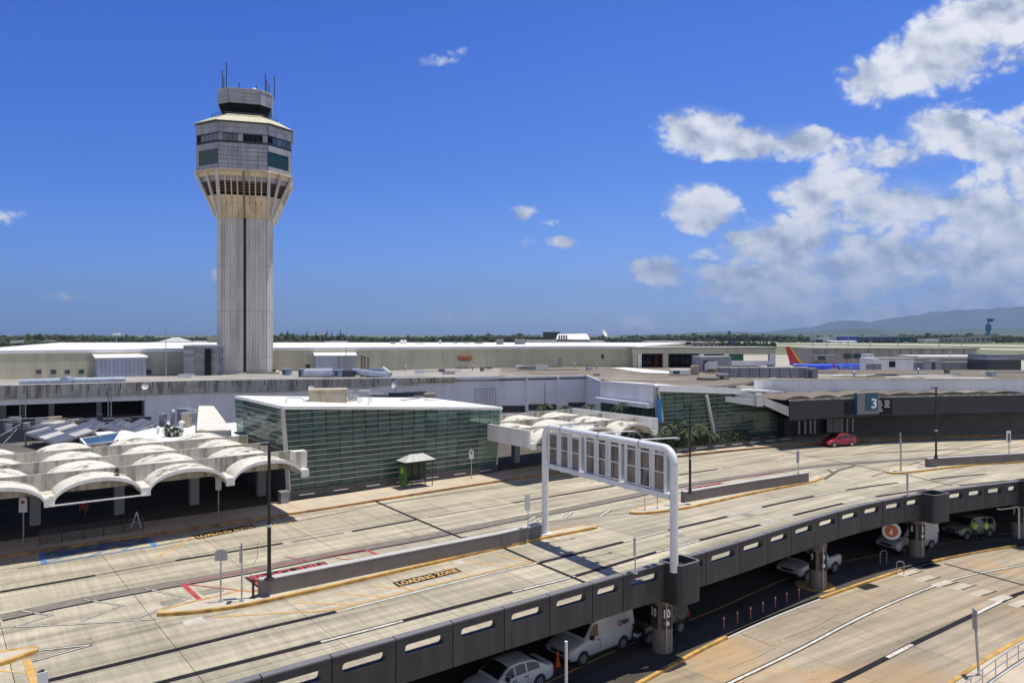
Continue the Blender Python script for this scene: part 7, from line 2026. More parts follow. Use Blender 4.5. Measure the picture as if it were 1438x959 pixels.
# ---------------- planting
def leafy(root, c, r, h, n, m_, rnd, name='foliage'):
    b = MB()
    for k in range(n):
        a = rnd.uniform(0, 6.28); e = rnd.random() ** .5; z = rnd.uniform(0, 1)
        w = math.sin(math.pi * (.15 + .8 * z)); p = c + Vector((math.cos(a) * r * e * w, math.sin(a) * r * e * w, z * h))
        s = rnd.uniform(.05, .12); t = Vector((rnd.uniform(-1, 1), rnd.uniform(-1, 1), rnd.uniform(-.3, 1))).normalized(); q = t.cross(Vector((rnd.uniform(-1, 1), rnd.uniform(-1, 1), rnd.uniform(-1, 1)))).normalized() * s * .6
        b.add([p - q, p + q, p + t * s * 2.2], [(0, 1, 2)])
    return b.build(name, m_, root)
def palm(x, y_, D, H, label, fr=13, seed=0, R_=1.7, group='palms by the terminal'):
    rnd = random.Random(seed); c = Vector(((x - 719) / F * D, D, .15)); root = thing('palm_tree', c, label, 'palm', group)
    z = CH - (y_ - HZ) / F * D; top = Vector((c.x + rnd.uniform(-.1, .1), c.y, z))
    b = MB(); b.tube([c, (c + top) / 2 + Vector((.05, 0, 0)), top], [.16, .12, .11], 8); b.build('trunk', m_trunk, root, smooth=60)
    for k in range(fr):
        a = 2 * math.pi * k / fr + rnd.uniform(-.2, .2); el = rnd.uniform(.15, 1.25); L = R_ * rnd.uniform(.75, 1.1)
        dr = Vector((math.cos(a), math.sin(a), 0)); pts = []
        for j in range(7):
            t = j / 6; pts.append(top + dr * L * t * math.cos(el * (1 - t * .4)) + Vector((0, 0, L * (math.sin(el) * t - .85 * t * t))))
        b = MB(); b.tube(pts, [.025 * (1 - .8 * j / 6) for j in range(7)], 4)
        sd = Vector((-dr.y, dr.x, 0))
        for j in range(1, 7):
            for q in (0, .33, .66):
                if j == 6 and q: continue
                p = pts[j].lerp(pts[min(6, j + 1)], q); t = (pts[j] - pts[j - 1]).normalized(); ll = .5 * L / 1.7 * (1 - .55 * abs(j / 6 - .45))
                for s in (-1, 1):
                    e = p + sd * s * ll * .8 + t * ll * .5 - Vector((0, 0, ll * rnd.uniform(.15, .5))); b.add([p - t * .035, p + t * .035, e], [(0, 1, 2)])
        b.build('frond', m_palm, root)
for i, (x, y_, D, lab) in enumerate(((762, 570, 88, 'palm crown left of four showing over the back of the white shell canopy'), (795, 573, 90, 'small palm crown second from the left behind the white shell canopy'), (829, 571, 88, 'palm crown third from the left behind the white shell canopy'), (873, 569, 86, 'bright palm crown beside the blue banner at the canopy end'))):
    palm(x, y_, D, 4, lab, seed=i, R_=1.5)
for i, (x, y_, D) in enumerate(((888, 602, 80), (903, 596, 82), (921, 606, 80.5), (938, 600, 82), (953, 594, 84), (966, 606, 82), (982, 601, 84.5), (996, 609, 84))):
    palm(x, y_, D, 3, ['palm at the left end of the planting before the second glass hall', 'second palm from the left in the hall planting', 'low palm third from the left in the hall planting', 'palm behind the gantry corner in the hall planting', 'tallest palm in the middle of the hall planting', 'palm by the middle lamp post in the hall planting', 'second palm from the right in the hall planting', 'rightmost low palm in the hall planting'][i], seed=20 + i, R_=1.3, fr=15)
pb = thing('planting_bed', up(GA, .15), 'dark green shrub bed below the palms along the second glass hall', 'planting')
rnd = random.Random(3)
for i in range(14):
    c = GA + GD * (-1 + i * 1.0) - GN * 1.5 + Vector((0, 0, .2)); leafy(pb, c, .8, 1.5, 260, m_bush if i % 3 else m_palm, rnd, 'shrub')
q = [GA - GD * 3 - GN * .2, GA + GD * 19 - GN * .2, GA + GD * 19 - GN * 2.6, GA - GD * 3 - GN * 2.6]
kb = thing('planter_edge', up(q[3], .15), 'low dark planter wall with bright strips along the second glass hall', 'planter')
for s in range(8):
    p0, p1 = q[3].lerp(q[2], s / 8), q[3].lerp(q[2], (s + 1) / 8); f = [up(p0, .15), up(p1, .15), up(p1, .75), up(p0, .75)]
    b = MB(); b.slab(f, .12, .006); b.build('edge_panel', m_gbase, kb); b = MB(); b.slab(subquad(f, .2, .8, .5, .6), .15); b.build('light_slot', m_slot, kb)
bs = thing('roof_bush', V(240, 614, 68), 'round green bush growing on the flat roof behind the left canopy', 'bush'); rnd = random.Random(9)
leafy(bs, V(236, 612, 68), .5, 1.0, 240, m_leafdk, rnd); leafy(bs, V(246, 613, 68), .75, .8, 420, m_bush, rnd)
for x, y in ((168, 664), (171, 672)):
    pass
wd = thing('roof_weed', V(165, 668, 46), 'small weed sprouting in the gutter of the left canopy', 'weed'); leafy(wd, V(164, 672, 46), .22, .55, 50, m_leafdk, random.Random(4))
# ---------------- roof plant
def blk(name, label, cat, x0, x1, y0, y1, D, dep, m_, rz=0.0, parts=True, group=None):
    p0, p1 = V(x0, y1, D), V(x1, y0, D); w = p1.x - p0.x; h = p1.z - p0.z; c = Vector(((p0.x + p1.x) / 2, D + dep / 2, (p0.z + p1.z) / 2))
    root = thing(name, (c.x, c.y, p0.z), label, cat, group)
    b = MB(); b.box(c, (w, dep, h), rz); b.build('casing', m_, root)
    if parts:
        b = MB(); b.box(c + Vector((0, 0, h / 2 + .04)), (w + .12, dep + .12, .08), rz); b.build('lid', m_, root)
        M = Matrix.Rotation(rz, 3, 'Z')
        for s, (u0, u1) in enumerate(((-.42, -.06), (.06, .42))):
            b = MB(); b.box(c + M @ Vector(((u0 + u1) / 2 * w, -dep / 2 - .02, 0)), (w * (u1 - u0), .05, h * .7), rz); b.build('panel', m_tmetal2 if s == 0 and m_ is not m_beigebox else m_, root)
    return root
blk('air_conditioner', 'beige rooftop air conditioning unit on the white roof of the nearer glass hall', 'air conditioner', 430, 482, 548.5, 571, 65, 2.2, m_beigebox, .25)
for (x0, x1, y0, y1, lab) in ((486, 492, 550, 569, 'thin grey pipe frame right of the beige roof unit'), (504, 518, 549, 569, 'grey cabinet frame on the hall roof in the middle')):
    g = thing('pipe_frame', V(x0, y1, 66), lab, 'frame'); b = MB(); P = [V(x0, y1, 66), V(x0, y0, 66), V(x1, y0, 66), V(x1, y1, 66)]
    b.tube(P, .04, 6); b.tube([p + Vector((0, 1, 0)) for p in P], .04, 6); b.bar(P[1], P[1] + Vector((0, 1, 0)), .06); b.bar(P[2], P[2] + Vector((0, 1, 0)), .06); b.build('frame', m_steel, g)
g = thing('pipe_frame', V(400, 571, 62), 'grey hoop frame on the left part of the hall roof', 'frame'); b = MB(); b.tube([V(402, 571, 62), V(402, 560, 62), V(405, 558, 62), V(423, 559, 63), V(427, 561, 63), V(427, 571, 63)], .04, 6); b.build('frame', m_steel, g)
def duct(label, pts, r, m_, caps=True):
    g = thing('roof_duct', V(*pts[0]), label, 'duct'); P = [V(*p) for p in pts]
    b = MB(); b.tube(P, r, 14); b.build('duct', m_, g, smooth=50)
    L = arc(P); k = max(2, int(L[-1] / 2.2))
    for i in range(k):
        p = at_len(P, L, L[-1] * (i + .5) / k); q = at_len(P, L, L[-1] * (i + .5) / k + .1); b = MB(); b.tube([p, q], r * 1.08, 14); b.build('duct_joint', m_steel, g)
        b = MB(); b.box(p - Vector((0, 0, r + .15)), (.2, r * 1.6, .3)); b.build('support', m_greybox, g)
duct('long silver duct lying on the terminal roof at the left', [(28, 537, 90), (100, 535, 92), (176, 533.5, 94)], .42, m_alum)
g = thing('roof_fan', V(97, 535, 89), 'round fan drum on the long silver duct', 'fan'); b = MB(); c = V(97, 534.5, 91); b.tube([c + Vector((-.3, -.5, 0)), c + Vector((-.3, .6, 0))], .55, 18); b.build('drum', m_alum, g, smooth=40)
duct('fat pale blue duct on the terminal roof right of the tower', [(428, 524.5, 108), (468, 524, 108)], .75, m_alum)
duct('sloping pale duct right of the fat blue duct', [(497, 521.5, 109), (522, 525, 107), (544, 527.5, 106)], .5, m_alum)
duct('short raised duct end at the right of the roof ducts', [(538, 518, 107.5), (548, 526, 106.5)], .4, m_alum)
blk('roof_unit', 'blue cabinet at the left end of the fat roof duct', 'roof unit', 419, 427.5, 519, 530, 107.5, 1.5, m_bluepipe)
blk('roof_unit', 'blue cabinet between the roof ducts', 'roof unit', 469, 481, 520, 529, 107.5, 1.5, m_bluepipe)
blk('roof_unit', 'small blue cabinet left of the raised duct end', 'roof unit', 518, 534, 518.5, 526, 108, 1.5, m_bluepipe)
blk('roof_unit', 'dark machinery box between the blue cabinets', 'roof unit', 482, 497, 521.5, 529.5, 107.6, 1.2, m_tmetal2)
blk('roof_unit', 'grey blue tank frame right of the tower foot', 'roof unit', 396, 406, 519, 526, 112, 1.5, m_bluepipe)
for i, (x, y0, y1) in enumerate(((508, 500, 518), (512, 501, 517), (517, 503, 519))):
    g = thing('vent_stack', V(x, y1, 118), ['left', 'middle', 'right'][i] + ' of three rusty vent stacks by the beige wall', 'vent stack'); b = MB(); b.tube([V(x, y1 + 1, 118), V(x, y0, 118)], .16, 8); b.build('stack', m_colm, g); b = MB(); b.lathe([(.25, 0), (.28, .15), (.05, .3)], V(x, y0, 118), 10); b.build('cowl', m_colm, g)
def dish(x, y, D, r, label, mast=1.2, az=.6):
    g = thing('satellite_dish', V(x, y, D) - Vector((0, 0, mast)), label, 'satellite dish'); c = V(x, y, D)
    b = MB(); b.tube([c - Vector((0, 0, mast)), c], .05, 6); b.build('mast', m_greybox, g)
    b = MB(); M = Matrix.Rotation(az, 3, 'Z') @ Matrix.Rotation(R(65), 3, 'X'); vs = [c]
    for k, (rr, hh) in enumerate(((.35, .03), (.7, .12), (1, .26))):
        for j in range(14): a = 2 * math.pi * j / 14; vs.append(c + M @ Vector((rr * r * math.cos(a), rr * r * math.sin(a), hh * r)))
    fs = [(0, 1 + j, 1 + (j + 1) % 14) for j in range(14)] + [(1 + k * 14 + j, 1 + k * 14 + 14 + j, 1 + k * 14 + 14 + (j + 1) % 14, 1 + k * 14 + (j + 1) % 14) for k in range(2) for j in range(14)]
    b.add(vs, fs); b.build('reflector', m_shellw, g, smooth=60)
dish(555, 540, 98, .55, 'white satellite dish on the terminal roof edge above the glass hall', 1.4, -.8)
dish(437, 545, 90, .35, 'small white dish left of the beige roof unit', 1.5, .3)
dish(204, 543, 91, .4, 'pale round dish on the stained roof edge left of the tower', .8, .2)
dish(848, 468, 230, 1.3, 'white dish on a mast on the far roof beside the white fan roofed building', 3.5, 1.0)
dish(1083, 552, 93, .4, 'small dish over the curved entrance canopy roof', .8, 2.0)
# clutter on the roof edge band, a string of small pale lamps
g = thing('festoon_lamps', V(560, 537, 99), 'string of small pale lamps along the terminal roof edge', 'lamp string')
for i in range(26):
    x = 553 + i * 5.4; p, d = wall_px(tl, x); b = MB(); c = up(p, 6.75 + .12 * (i % 2)) + Vector((d.y, -d.x, 0)) * .6; b.box(c, (.17, .14, .17)); b.build('lamp', mat('pale_yellow_lens', (.62, .55, .30), .5, var=.1), g)
for i, (x, y, D, w, h, dp_, lab) in enumerate(((16, 545, 87, .5, .5, .5, 'small grey box at the far left on the stained roof edge'), (520, 533, 101, .6, .5, .5, 'small rust grey box on the roof edge above the beige unit'), (838, 527, 112, .9, .5, .6, 'grey box by the roof corner in the middle'), (590, 522, 118, 1.4, .5, 1, 'long low grey box on the middle roof'), (630, 524, 116, 2.0, .4, .6, 'dark low duct box on the middle roof'), (262, 528, 108, 2, .5, 1, 'low grey box left of the tower foot'), (740, 517.5, 130, 3.0, .8, 1.2, 'row of pale pipes at the foot of the beige wall'), (760, 516, 130, 2.2, .9, 1, 'pale pipe box right of the row of pipes'))):
    b = MB(); c = V(x, y, D); g = thing('roof_box', c, lab, 'roof box'); b.box(c, (w, dp_, h)); b.build('casing', [m_greybox, m_roofw][i % 2], g); b = MB(); b.box(c + Vector((0, 0, h / 2 + .02)), (w + .08, dp_ + .08, .05)); b.build('lid', m_steel, g)
for (x0, y0, x1, y1, D) in ((494, 566, 530, 566, 68), (530, 566, 590, 559, 72), (524, 560, 585, 557, 78), (596, 561, 640, 564, 76)):
    b = MB(); b.tube([V(x0, y0, D), V(x1, y1, D + 1.5)], .05, 6); b.build('roof_conduit', m_colm, h1)
for (x, y, D, w, h, m_) in ((495, 562, 69, .9, 1.0, m_steel), (512, 571, 64.5, .8, .35, m_tmetal2), (486, 566, 68, .5, .6, m_greybox), (425, 569, 66, .4, .5, m_steel), (531, 556, 80, 2.2, .5, m_greybox), (560, 554, 82, 3.2, .45, m_tmetal2), (583, 552, 84, 2.4, .5, m_colm), (603, 555, 82, 1.2, .4, m_beigebox), (388, 562, 70, .7, .3, m_steel)):
    b = MB(); b.box(V(x, y, D), (w, .8, h), .2); b.build('roof_box', m_, h1)
# thin masts
for i, (x, y0, y1, D, lab) in enumerate(((233, 462, 528, 105, 'tall thin antenna mast left of the tower'), (486, 488, 528, 108, 'thin mast in front of the half blue shed'), (765, 536, 568, 100, 'dead branch like antenna against the white wall'), (152, 543, 585, 86, 'twin thin posts in front of the dark wall openings'), (684, 498, 518, 125, 'thin vent pole at the middle of the beige wall'))):
    g = thing('roof_mast', V(x, y1, D), lab, 'mast'); b = MB(); b.tube([V(x, y1, D), V(x, y0, D)], [.07, .04], 6)
    if i == 2:
        for k in range(5): p = V(x, 540 + k * 6, D); b.tube([p, p + Vector((.25, 0, .2))], .03, 5)
    if i == 3: b.tube([V(x + 4, y1, D), V(x + 4, y0, D)], [.07, .04], 6); b.box(V(x, y0, D), (.25, .2, .15)); b.box(V(x + 4, y0, D), (.25, .2, .15))
    b.build('pole', m_greybox, g)
ld = thing('wall_ladder', V(32, 586, 86), 'steel ladder fixed over the dark wall opening at the left', 'ladder')
for x in (28, 36): b = MB(); b.bar(V(x, 587, 85), V(x, 545, 85), .06); b.build('stile', m_steel, ld)
for k in range(14): b = MB(); b.bar(V(28, 586 - 3 * k, 85), V(36, 586 - 3 * k, 85), .035); b.build('rung', m_steel, ld)
# corrugated and glazed rooflights on the low roof at the left
def sheet_roof(label, corners, n, mats, name='corrugated_roof', part='corrugated_sheet', frame=False):
    P = [V(*c) for c in corners]; g = thing(name, P[0], label, 'rooflight')
    for s in range(n):
        for v in (0, .5):
            b = MB(); b.slab(subquad(P, s / n, (s + 1) / n, v, v + .5), .05, .02); b.build(part, mats[(s * 3 + int(v * 2)) % len(mats)], g)
    if frame:
        for i in range(4): b = MB(); b.bar(P[i] + Vector((0, 0, .06)), P[(i + 1) % 4] + Vector((0, 0, .06)), .14, .12); b.build('frame', m_shellw, g)
    else:
        for i in (0, 1): b = MB(); b.bar(P[i] - Vector((0, 0, .1)), P[(i + 1) % 4] - Vector((0, 0, .1)), .12, .14); b.build('edge_beam', m_greybox, g)
    for c in (P[0], P[1], P[2]): b = MB(); b.bar(c, up(c, 2.6), .12); b.build('leg', m_greybox, g)
sheet_roof('large faded corrugated roof sheet nearest the canopy at the left', [(36, 607.5, 70), (78, 623, 65), (131, 605, 69), (96, 592, 75)], 9, [m_corrw, m_corr, m_corrw, m_corr, m_corr])
sheet_roof('blue grey corrugated sheet behind the faded one', [(40, 600, 76), (82, 602, 74), (112, 590, 80), (70, 591, 82)], 7, [m_corr, m_corrw, m_corr])
sheet_roof('first of the zigzag grey roof sheets right of the faded one', [(104, 600, 73), (131, 605, 70), (147, 594, 75), (130, 588.5, 79)], 6, [m_corr])
sheet_roof('middle zigzag grey roof sheet', [(141, 601, 73), (165, 606, 71), (181, 593, 75), (167, 588, 79)], 6, [m_corr])
sheet_roof('last zigzag grey roof sheet beside the white flat roofs', [(172, 600, 73), (190, 606.5, 71), (219, 593, 75), (199, 587.5, 79)], 6, [m_corr])
m_sky = mat('blue_skylight_pane', (.05, .10, .17), .2, 0, .7, var=.1, per_obj=.2)
sheet_roof('blue glazed skylight in a white frame behind the left canopy', [(113, 617, 63.5), (121, 626, 62), (160, 621, 63), (169, 607.5, 66)][0:1] + [(121, 626, 62), (161, 620.5, 63), (169, 608, 66)], 4, [m_sky], 'skylight', 'pane', True)
# vents scattered on the white link roofs
rnd = random.Random(12)
vlab = ['grey turbine vent on the white link roof, nearest the wall', 'white domed vent beside the turbine vent', 'square grey vent box near the bush', 'low steel vent left of the pale block', 'rust stained vent box on the link roof', 'short twin pipe vent on the link roof', 'grey green cabinet on the link roof', 'small white cap vent by the canopy back edge']
for i, (x, y, D, w, h) in enumerate((x_, y_, D_, w_ * .7, h_ * .65) for x_, y_, D_, w_, h_ in ((243, 585, 78, .9, 1.2), (255, 597, 72, .9, .7), (262, 590, 75, 1.1, .9), (229, 590, 76, .8, .6), (270, 584, 78, 1.0, .6), (236, 600, 72, .5, .9), (258, 584, 80, 1.4, 1.0), (222, 603, 70, .6, .5))):
    c = V(x, y, D); g = thing('roof_vent', c, vlab[i], 'roof vent')
    if i in (0, 1, 5, 7): b = MB(); b.lathe([(w * .3, -.8), (w * .3, h * .4), (w * .5, h * .45), (w * .42, h * .8), (.05, h)], c, 12); b.build('cowl', [m_steel, m_roofw][i % 2], g, smooth=40)
    else: b = MB(); b.box(c, (w, w, h + .8)); b.build('casing', [m_greybox, m_steel, m_beigebox][i % 3], g); b = MB(); b.box(c + Vector((0, 0, h / 2 + .44)), (w + .15, w + .15, .08)); b.build('lid', m_steel, g)
ro = thing('pale_roof_ramp', V(300, 606, 70), 'white sloping roof block with a yellow stain left of the glass hall', 'roof')
P = [V(276, 606, 68), V(325, 605, 68), V(300, 571, 84), V(279, 571, 84)]; b = MB(); b.slab(P, .1); b.build('slab', mat('stained_white_roof', (.66, .64, .58), .8, var=.06, stain=(.45, .32, .08), sscale=.5, samt=.8, sthr=(.55, .7)), ro)
b = MB(); b.slab([up(P[0], 2), up(P[1], 2), P[1], P[0]], .05); b.build('front_face', m_greybox, ro)

# ---------------- gate hall and bridges in the right middle distance
gh = thing('gate_hall', V(885, 518, 138), 'open framed gate hall with beige and white columns right of the beige wall', 'building')
D = 138
def gb(name, x0, x1, y0, y1, m_, dep=.8, d0=0.0):
    p0, p1 = V(x0, y1, D + d0), V(x1, y0, D + d0); b = MB(); b.box(((p0.x + p1.x) / 2, D + d0 + dep / 2, (p0.z + p1.z) / 2), (abs(p1.x - p0.x), dep, abs(p1.z - p0.z))); return b.build(name, m_, gh)
gb('roof_beam', 888, 1089, 489.8, 496.5, m_beigebox if False else m_beige, 1.0); gb('roof_slab', 886, 1091, 487.8, 489.6, m_roofgrey, 12)
for x0, x1, m_ in ((889, 895, m_beige), (895.6, 901, m_twhite), (931.5, 938.6, m_beige), (983, 987, m_twhite), (1017, 1023.5, m_twhite), (1081, 1089, m_twhite)): gb('column', x0, x1, 496.5, 519, m_, 1.0)
gb('lower_beam', 1023.5, 1081, 507, 513.5, m_twhite, .6)
for x in (903, 909, 915, 921, 927, 941, 949, 957, 965, 973, 980): gb('mullion', x, x + .7, 497, 518, m_tmetal2, .2, 3.5)
gb('glass_front', 901, 931, 497, 511, m_glassd, .1, 4.0); gb('glass_front', 938.6, 983, 497, 510, m_glassd, .1, 4.0); gb('low_wall', 901, 983, 511, 519, m_dark, .3, 4.0)
gb('red_panel', 919, 925, 497, 517, mat('dull_red', (.12, .02, .02), .7, var=.1), .2, 3.0); gb('dark_room', 901, 983, 496.6, 519, m_dark, .3, 11); gb('green_screen', 1024, 1044, 497, 506.5, m_tealglass, .2, 3); gb('shutter', 989, 1016, 497, 500.5, m_dark, .2, 2)
wr = thing('white_roof_sheet', V(900, 520, 120), 'bright white roof sheet lying in front of the gate hall', 'roof sheet')
b = MB(); b.add([V(858, 516.6, 135), V(905, 523.5, 118), V(941, 524.8, 116), V(941, 521.5, 121), V(880, 515.8, 137)], [(0, 1, 2, 3, 4)]); b2 = [v + Vector((0, 0, -.1)) for v in b.v]; b.add(b2, [(4, 3, 2, 1, 0)]); 
for v in b.v: v.z = max(v.z, 7.0)
b.build('sheet', m_roofw, wr)
blk('plant_room', 'dark grey plant block behind the white slanted hood', 'roof unit', 984, 1027, 501.5, 527, 122, 6, m_greybox, 0)
sl = thing('slanted_hood', V(1000, 517, 118), 'white slanted hood standing before the dark plant block', 'hood')
b = MB(); p = [V(995, 518, 118), V(1009, 517, 118), V(1007, 507, 118), V(995, 507, 118)]; b.add(p + [v + Vector((0, 2.4, -.5)) for v in p], [(3, 2, 1, 0), (4, 5, 6, 7), (0, 1, 5, 4), (1, 2, 6, 5), (2, 3, 7, 6), (3, 0, 4, 7)]); b.build('hood', m_shellw, sl, fix=True)
def bridge(label, x0, x1, y0, y1, D0, D1, nseg, m_=m_jet, group='jet bridges'):
    g = thing('jet_bridge', V(x0, y1, D0), label, 'jet bridge', group)
    A_, B_ = V(x0, (y0 + y1) / 2, D0), V(x1, (y0 + y1) / 2 + 0, D1); h = (y1 - y0) / F * D0
    for s in range(nseg):
        p, q = A_.lerp(B_, s / nseg), A_.lerp(B_, (s + 1) / nseg); t = (q - p).normalized() * .04
        b = MB(); b.bar(p + t, q - t, 2.6, h * (1 if s % 2 else .94)); b.build('tunnel_section', m_, g)
        b = MB(); b.bar(p + t + Vector((0, 0, h / 2 + .05)), q - t + Vector((0, 0, h / 2 + .05)), 2.5, .08); b.build('tunnel_roof', m_roofgrey, g)
    for s in (0.02, .5, .97): p = A_.lerp(B_, s); b = MB(); b.bar(p - Vector((0, 0, h / 2)), p - Vector((0, 0, h / 2 + 1.2)), .3); b.build('support', m_greybox, g)
    return g
bridge('long grey jet bridge on the roof right of the white hood', 1009, 1135, 516.5, 531, 108, 106, 9)
blk('bridge_cab', 'grey square cab at the right end of the long roof bridge', 'bridge cab', 1133.5, 1148.5, 518, 534, 104, 2.4, m_jet, 0)
g = thing('roof_tank', V(995, 539, 100), 'squat brown grey cylindrical tank on the roof edge', 'tank'); b = MB(); b.lathe([(1.45, 0), (1.45, .95), (1.35, 1.02), (.1, 1.05)], V(994, 540, 101), 24); b.build('tank', m_colm, g, smooth=40); b = MB(); b.lathe([(1.5, .93), (1.5, 1.0)], V(994, 540, 101), 24); b.build('rim', m_steel, g)
blk('roof_unit', 'grey finned unit right of the squat tank', 'roof unit', 1010, 1024, 526, 539, 101, 1.6, m_greybox)
blk('roof_unit', 'long pale machinery row before the gate hall', 'roof unit', 943, 969, 520, 526, 112, 1.6, m_roofw)
blk('roof_unit', 'tan crate right of the pale machinery row', 'roof unit', 973, 982, 514.5, 526, 113, 1.5, m_beigebox)
for i, x in enumerate((1030, 1043, 1052, 1061, 1070, 1085, 1104, 1112)):
    p = V(x, 536, 104); g = thing('roof_gear', p, ['low steel gear box left of the row along the roof edge', 'white cap vent in the row along the roof edge', 'second steel gear box in the row along the roof edge', 'dark pipe block in the middle of the roof edge row', 'pale box right of the dark pipe block', 'steel gear box before the curved canopy roof', 'second last small box along the roof edge', 'last small box of the roof edge row'][i], 'roof gear'); b = MB(); b.box(p, (.9, .8, .5 + .25 * (i % 3))); b.build('casing', [m_steel, m_roofw, m_greybox, m_tmetal2][i % 4], g); b = MB(); b.tube([p + Vector((.2, 0, .2)), p + Vector((.2, 0, .9))], .08, 6); b.build('pipe', m_steel, g)
# concourse across the apron
cc = thing('far_concourse', V(1138, 505, 330), 'long grey concrete concourse across the apron behind the blue airliner', 'building')
def cb(name, x0, x1, y0, y1, D, m_, dep=12, par=cc):
    p0, p1 = V(x0, y1, D), V(x1, y0, D); b = MB(); b.box(((p0.x + p1.x) / 2, D + dep / 2, (p0.z + p1.z) / 2), (abs(p1.x - p0.x), dep, abs(p1.z - p0.z))); return b.build(name, m_, par)
m_conc = mat('weathered_concrete', (.36, .34, .31), .9, var=.12, vscale=.1, streak=((.2, .19, .17), .3, .5))
cb('wall', 1138, 1372, 490.5, 512, 340, m_conc, 25); cb('roof', 1136, 1376, 488.6, 490.6, 339, m_roofgrey, 28)
for x in range(1145, 1370, 15): cb('wall_rib', x, x + 1.3, 490.8, 512, 339.6, m_conc, .4)
for x0, x1, m_ in ((1186, 1196, m_tmetal2), (1199.5, 1206, m_tealglass), (1207, 1214, m_tealglass)): cb('window', x0, x1, 497, 503.5, 339.3, m_, .5)
cb('red_doorway', 1146, 1156, 498, 505.5, 339.2, mat('red_dark', (.12, .03, .03), .7, var=.1), .5)
blk('gate_lounge', 'pale boxy gate lounge in front of the far concourse left of the blue airliner', 'building', 1146, 1176, 498.5, 507, 333, 4, m_roofgrey, 0)
g = blk('apron_block', 'wide blue grey block with one dark doorway on the apron', 'building', 1227, 1284, 503.5, 521, 250, 10, m_twhite, 0, False)
b = MB(); b.box(V(1253, 511.5, 249.8), (1.9, .3, 1.9)); b.build('doorway', m_dark, g); b = MB(); b.box(V(1255, 502.8, 255), (14.5, 11, .3)); b.build('roof', m_roofgrey, g)
g = blk('apron_block', 'low white roofed strip block right of the blue grey block', 'building', 1276, 1384, 500, 507, 300, 14, m_roofgrey, 0, False); b = MB(); b.box(V(1330, 500.5, 307), (32, 16, .8)); b.build('roof', m_roofw, g)
bridge('grey jet bridge across the right middle distance', 1284, 1385, 509, 520, 230, 225, 8)
bridge('short grey jet bridge under the airliner nose', 1216, 1238, 511, 519, 240, 238, 3)
blk('bridge_cab', 'grey bridge cab in the middle of the right jet bridge', 'bridge cab', 1307, 1322, 506.5, 521, 222, 4, m_greybox, 0)
blk('apron_block', 'dark grey block at the right edge beyond the roof', 'building', 1388, 1434, 505, 520, 215, 10, m_tmetal2, 0, False)
blk('apron_block', 'upper grey storey behind the dark block at the right edge', 'building', 1386, 1450, 497.5, 506, 235, 10, m_greybox, 0, False)
g = blk('stair_hood', 'white angled stair hood right of the blue airliner', 'hood', 1214, 1227, 497, 508, 300, 3, m_shellw, .3, False)
# white roof patches
for i, (x, y, w) in enumerate(((1165, 527, 2.0), (1186, 526.5, 1.6), (1213, 526.8, 1.5), (1236, 525.5, 1.4), (1263, 529.6, 2.2), (1303, 527.6, 4.2), (1345, 530.5, 5.0), (1178, 534, 1.6), (1195, 534.5, 1.8), (1130, 530, 2.0))):
    c = G(x, y, 6.93); b = MB(); b.prism([(c.x - w, c.y - .5), (c.x + w, c.y - .7), (c.x + w * .8, c.y + .7), (c.x - w * .9, c.y + .5)], 6.91, 6.94); b.build('roof_patch', m_roofw, term)

# pipes, cable trays, hatches and stains on the terminal roofs
rr = random.Random(77)
def on_poly(x, y, z=6.92): return G(x, y, z)
for k in range(46):
    x = rr.uniform(10, 1430); 
    if 290 < x < 400: continue
    y0 = 534 - min(1, max(0, x / 800)) * 13 if x < 830 else (531 if x > 1150 else 522 + (x - 830) / 320 * 6)
    y = y0 - rr.uniform(.5, 7 if x < 830 else 10); p = on_poly(x, y)
    typ = k % 4
    if typ == 0:
        L = rr.uniform(3, 9); a = rr.choice((.35, .1, 1.7)); q = p + Vector((math.cos(a), math.sin(a), 0)) * L
        b = MB(); b.bar(p + Vector((0, 0, .2)), q + Vector((0, 0, .2)), .12, .14); b.build('roof_pipe', rr.choice((m_steel, m_greybox, m_tmetal2)), term)
    elif typ == 1: b = MB(); w = rr.uniform(.5, 1.4); b.box(p + Vector((0, 0, .3)), (w, w * .8, rr.uniform(.3, .8)), .4); b.build('roof_hatch', rr.choice((m_steel, m_greybox, m_tmetal2, m_roofw, m_colm)), term)
    elif typ == 2: b = MB(); b.lathe([(.12, 0), (.12, .5), (.24, .55), (.2, .75), (.03, .85)], p, 8); b.build('roof_vent_cap', rr.choice((m_steel, m_greybox)), term)
    else: b = MB(); w, h = rr.uniform(1, 3.5), rr.uniform(.5, 1.4); z_ = Vector((0, 0, .012 + k * .0004)); b.quad(p + z_, p + z_ + Vector((w, .2, 0)), p + z_ + Vector((w * .9, h, 0)), p + z_ + Vector((-.2, h * .8, 0))); b.build('roof_patch', rr.choice((m_roofw, m_black, m_worn, m_icap)), term)
for k in range(3):                                     # long conduits following the roof edge
    P = [p + Vector((0, 0, 6.98 - p.z + .06)) + Vector((.15, 1, 0)) * (1.0 + 1.4 * k) for p in (tl[1], tl[2], tl[3])]
    for i in range(2): b = MB(); b.bar(P[i], P[i + 1], .09, .09); b.build('roof_conduit', [m_steel, m_tmetal2, m_greybox][k], term)
for i in range(26):                                    # stubby brackets and stains along the stained band
    p, d = wall_px(tl, 12 + i * 22.5); n = Vector((d.y, -d.x, 0)) * .42; b = MB(); b.bar(up(p, 7.15) + n, up(p, 7.15 - rr.uniform(.3, 1.1)) + n, .07, .05); b.build('edge_bracket', m_tmetal2, term)
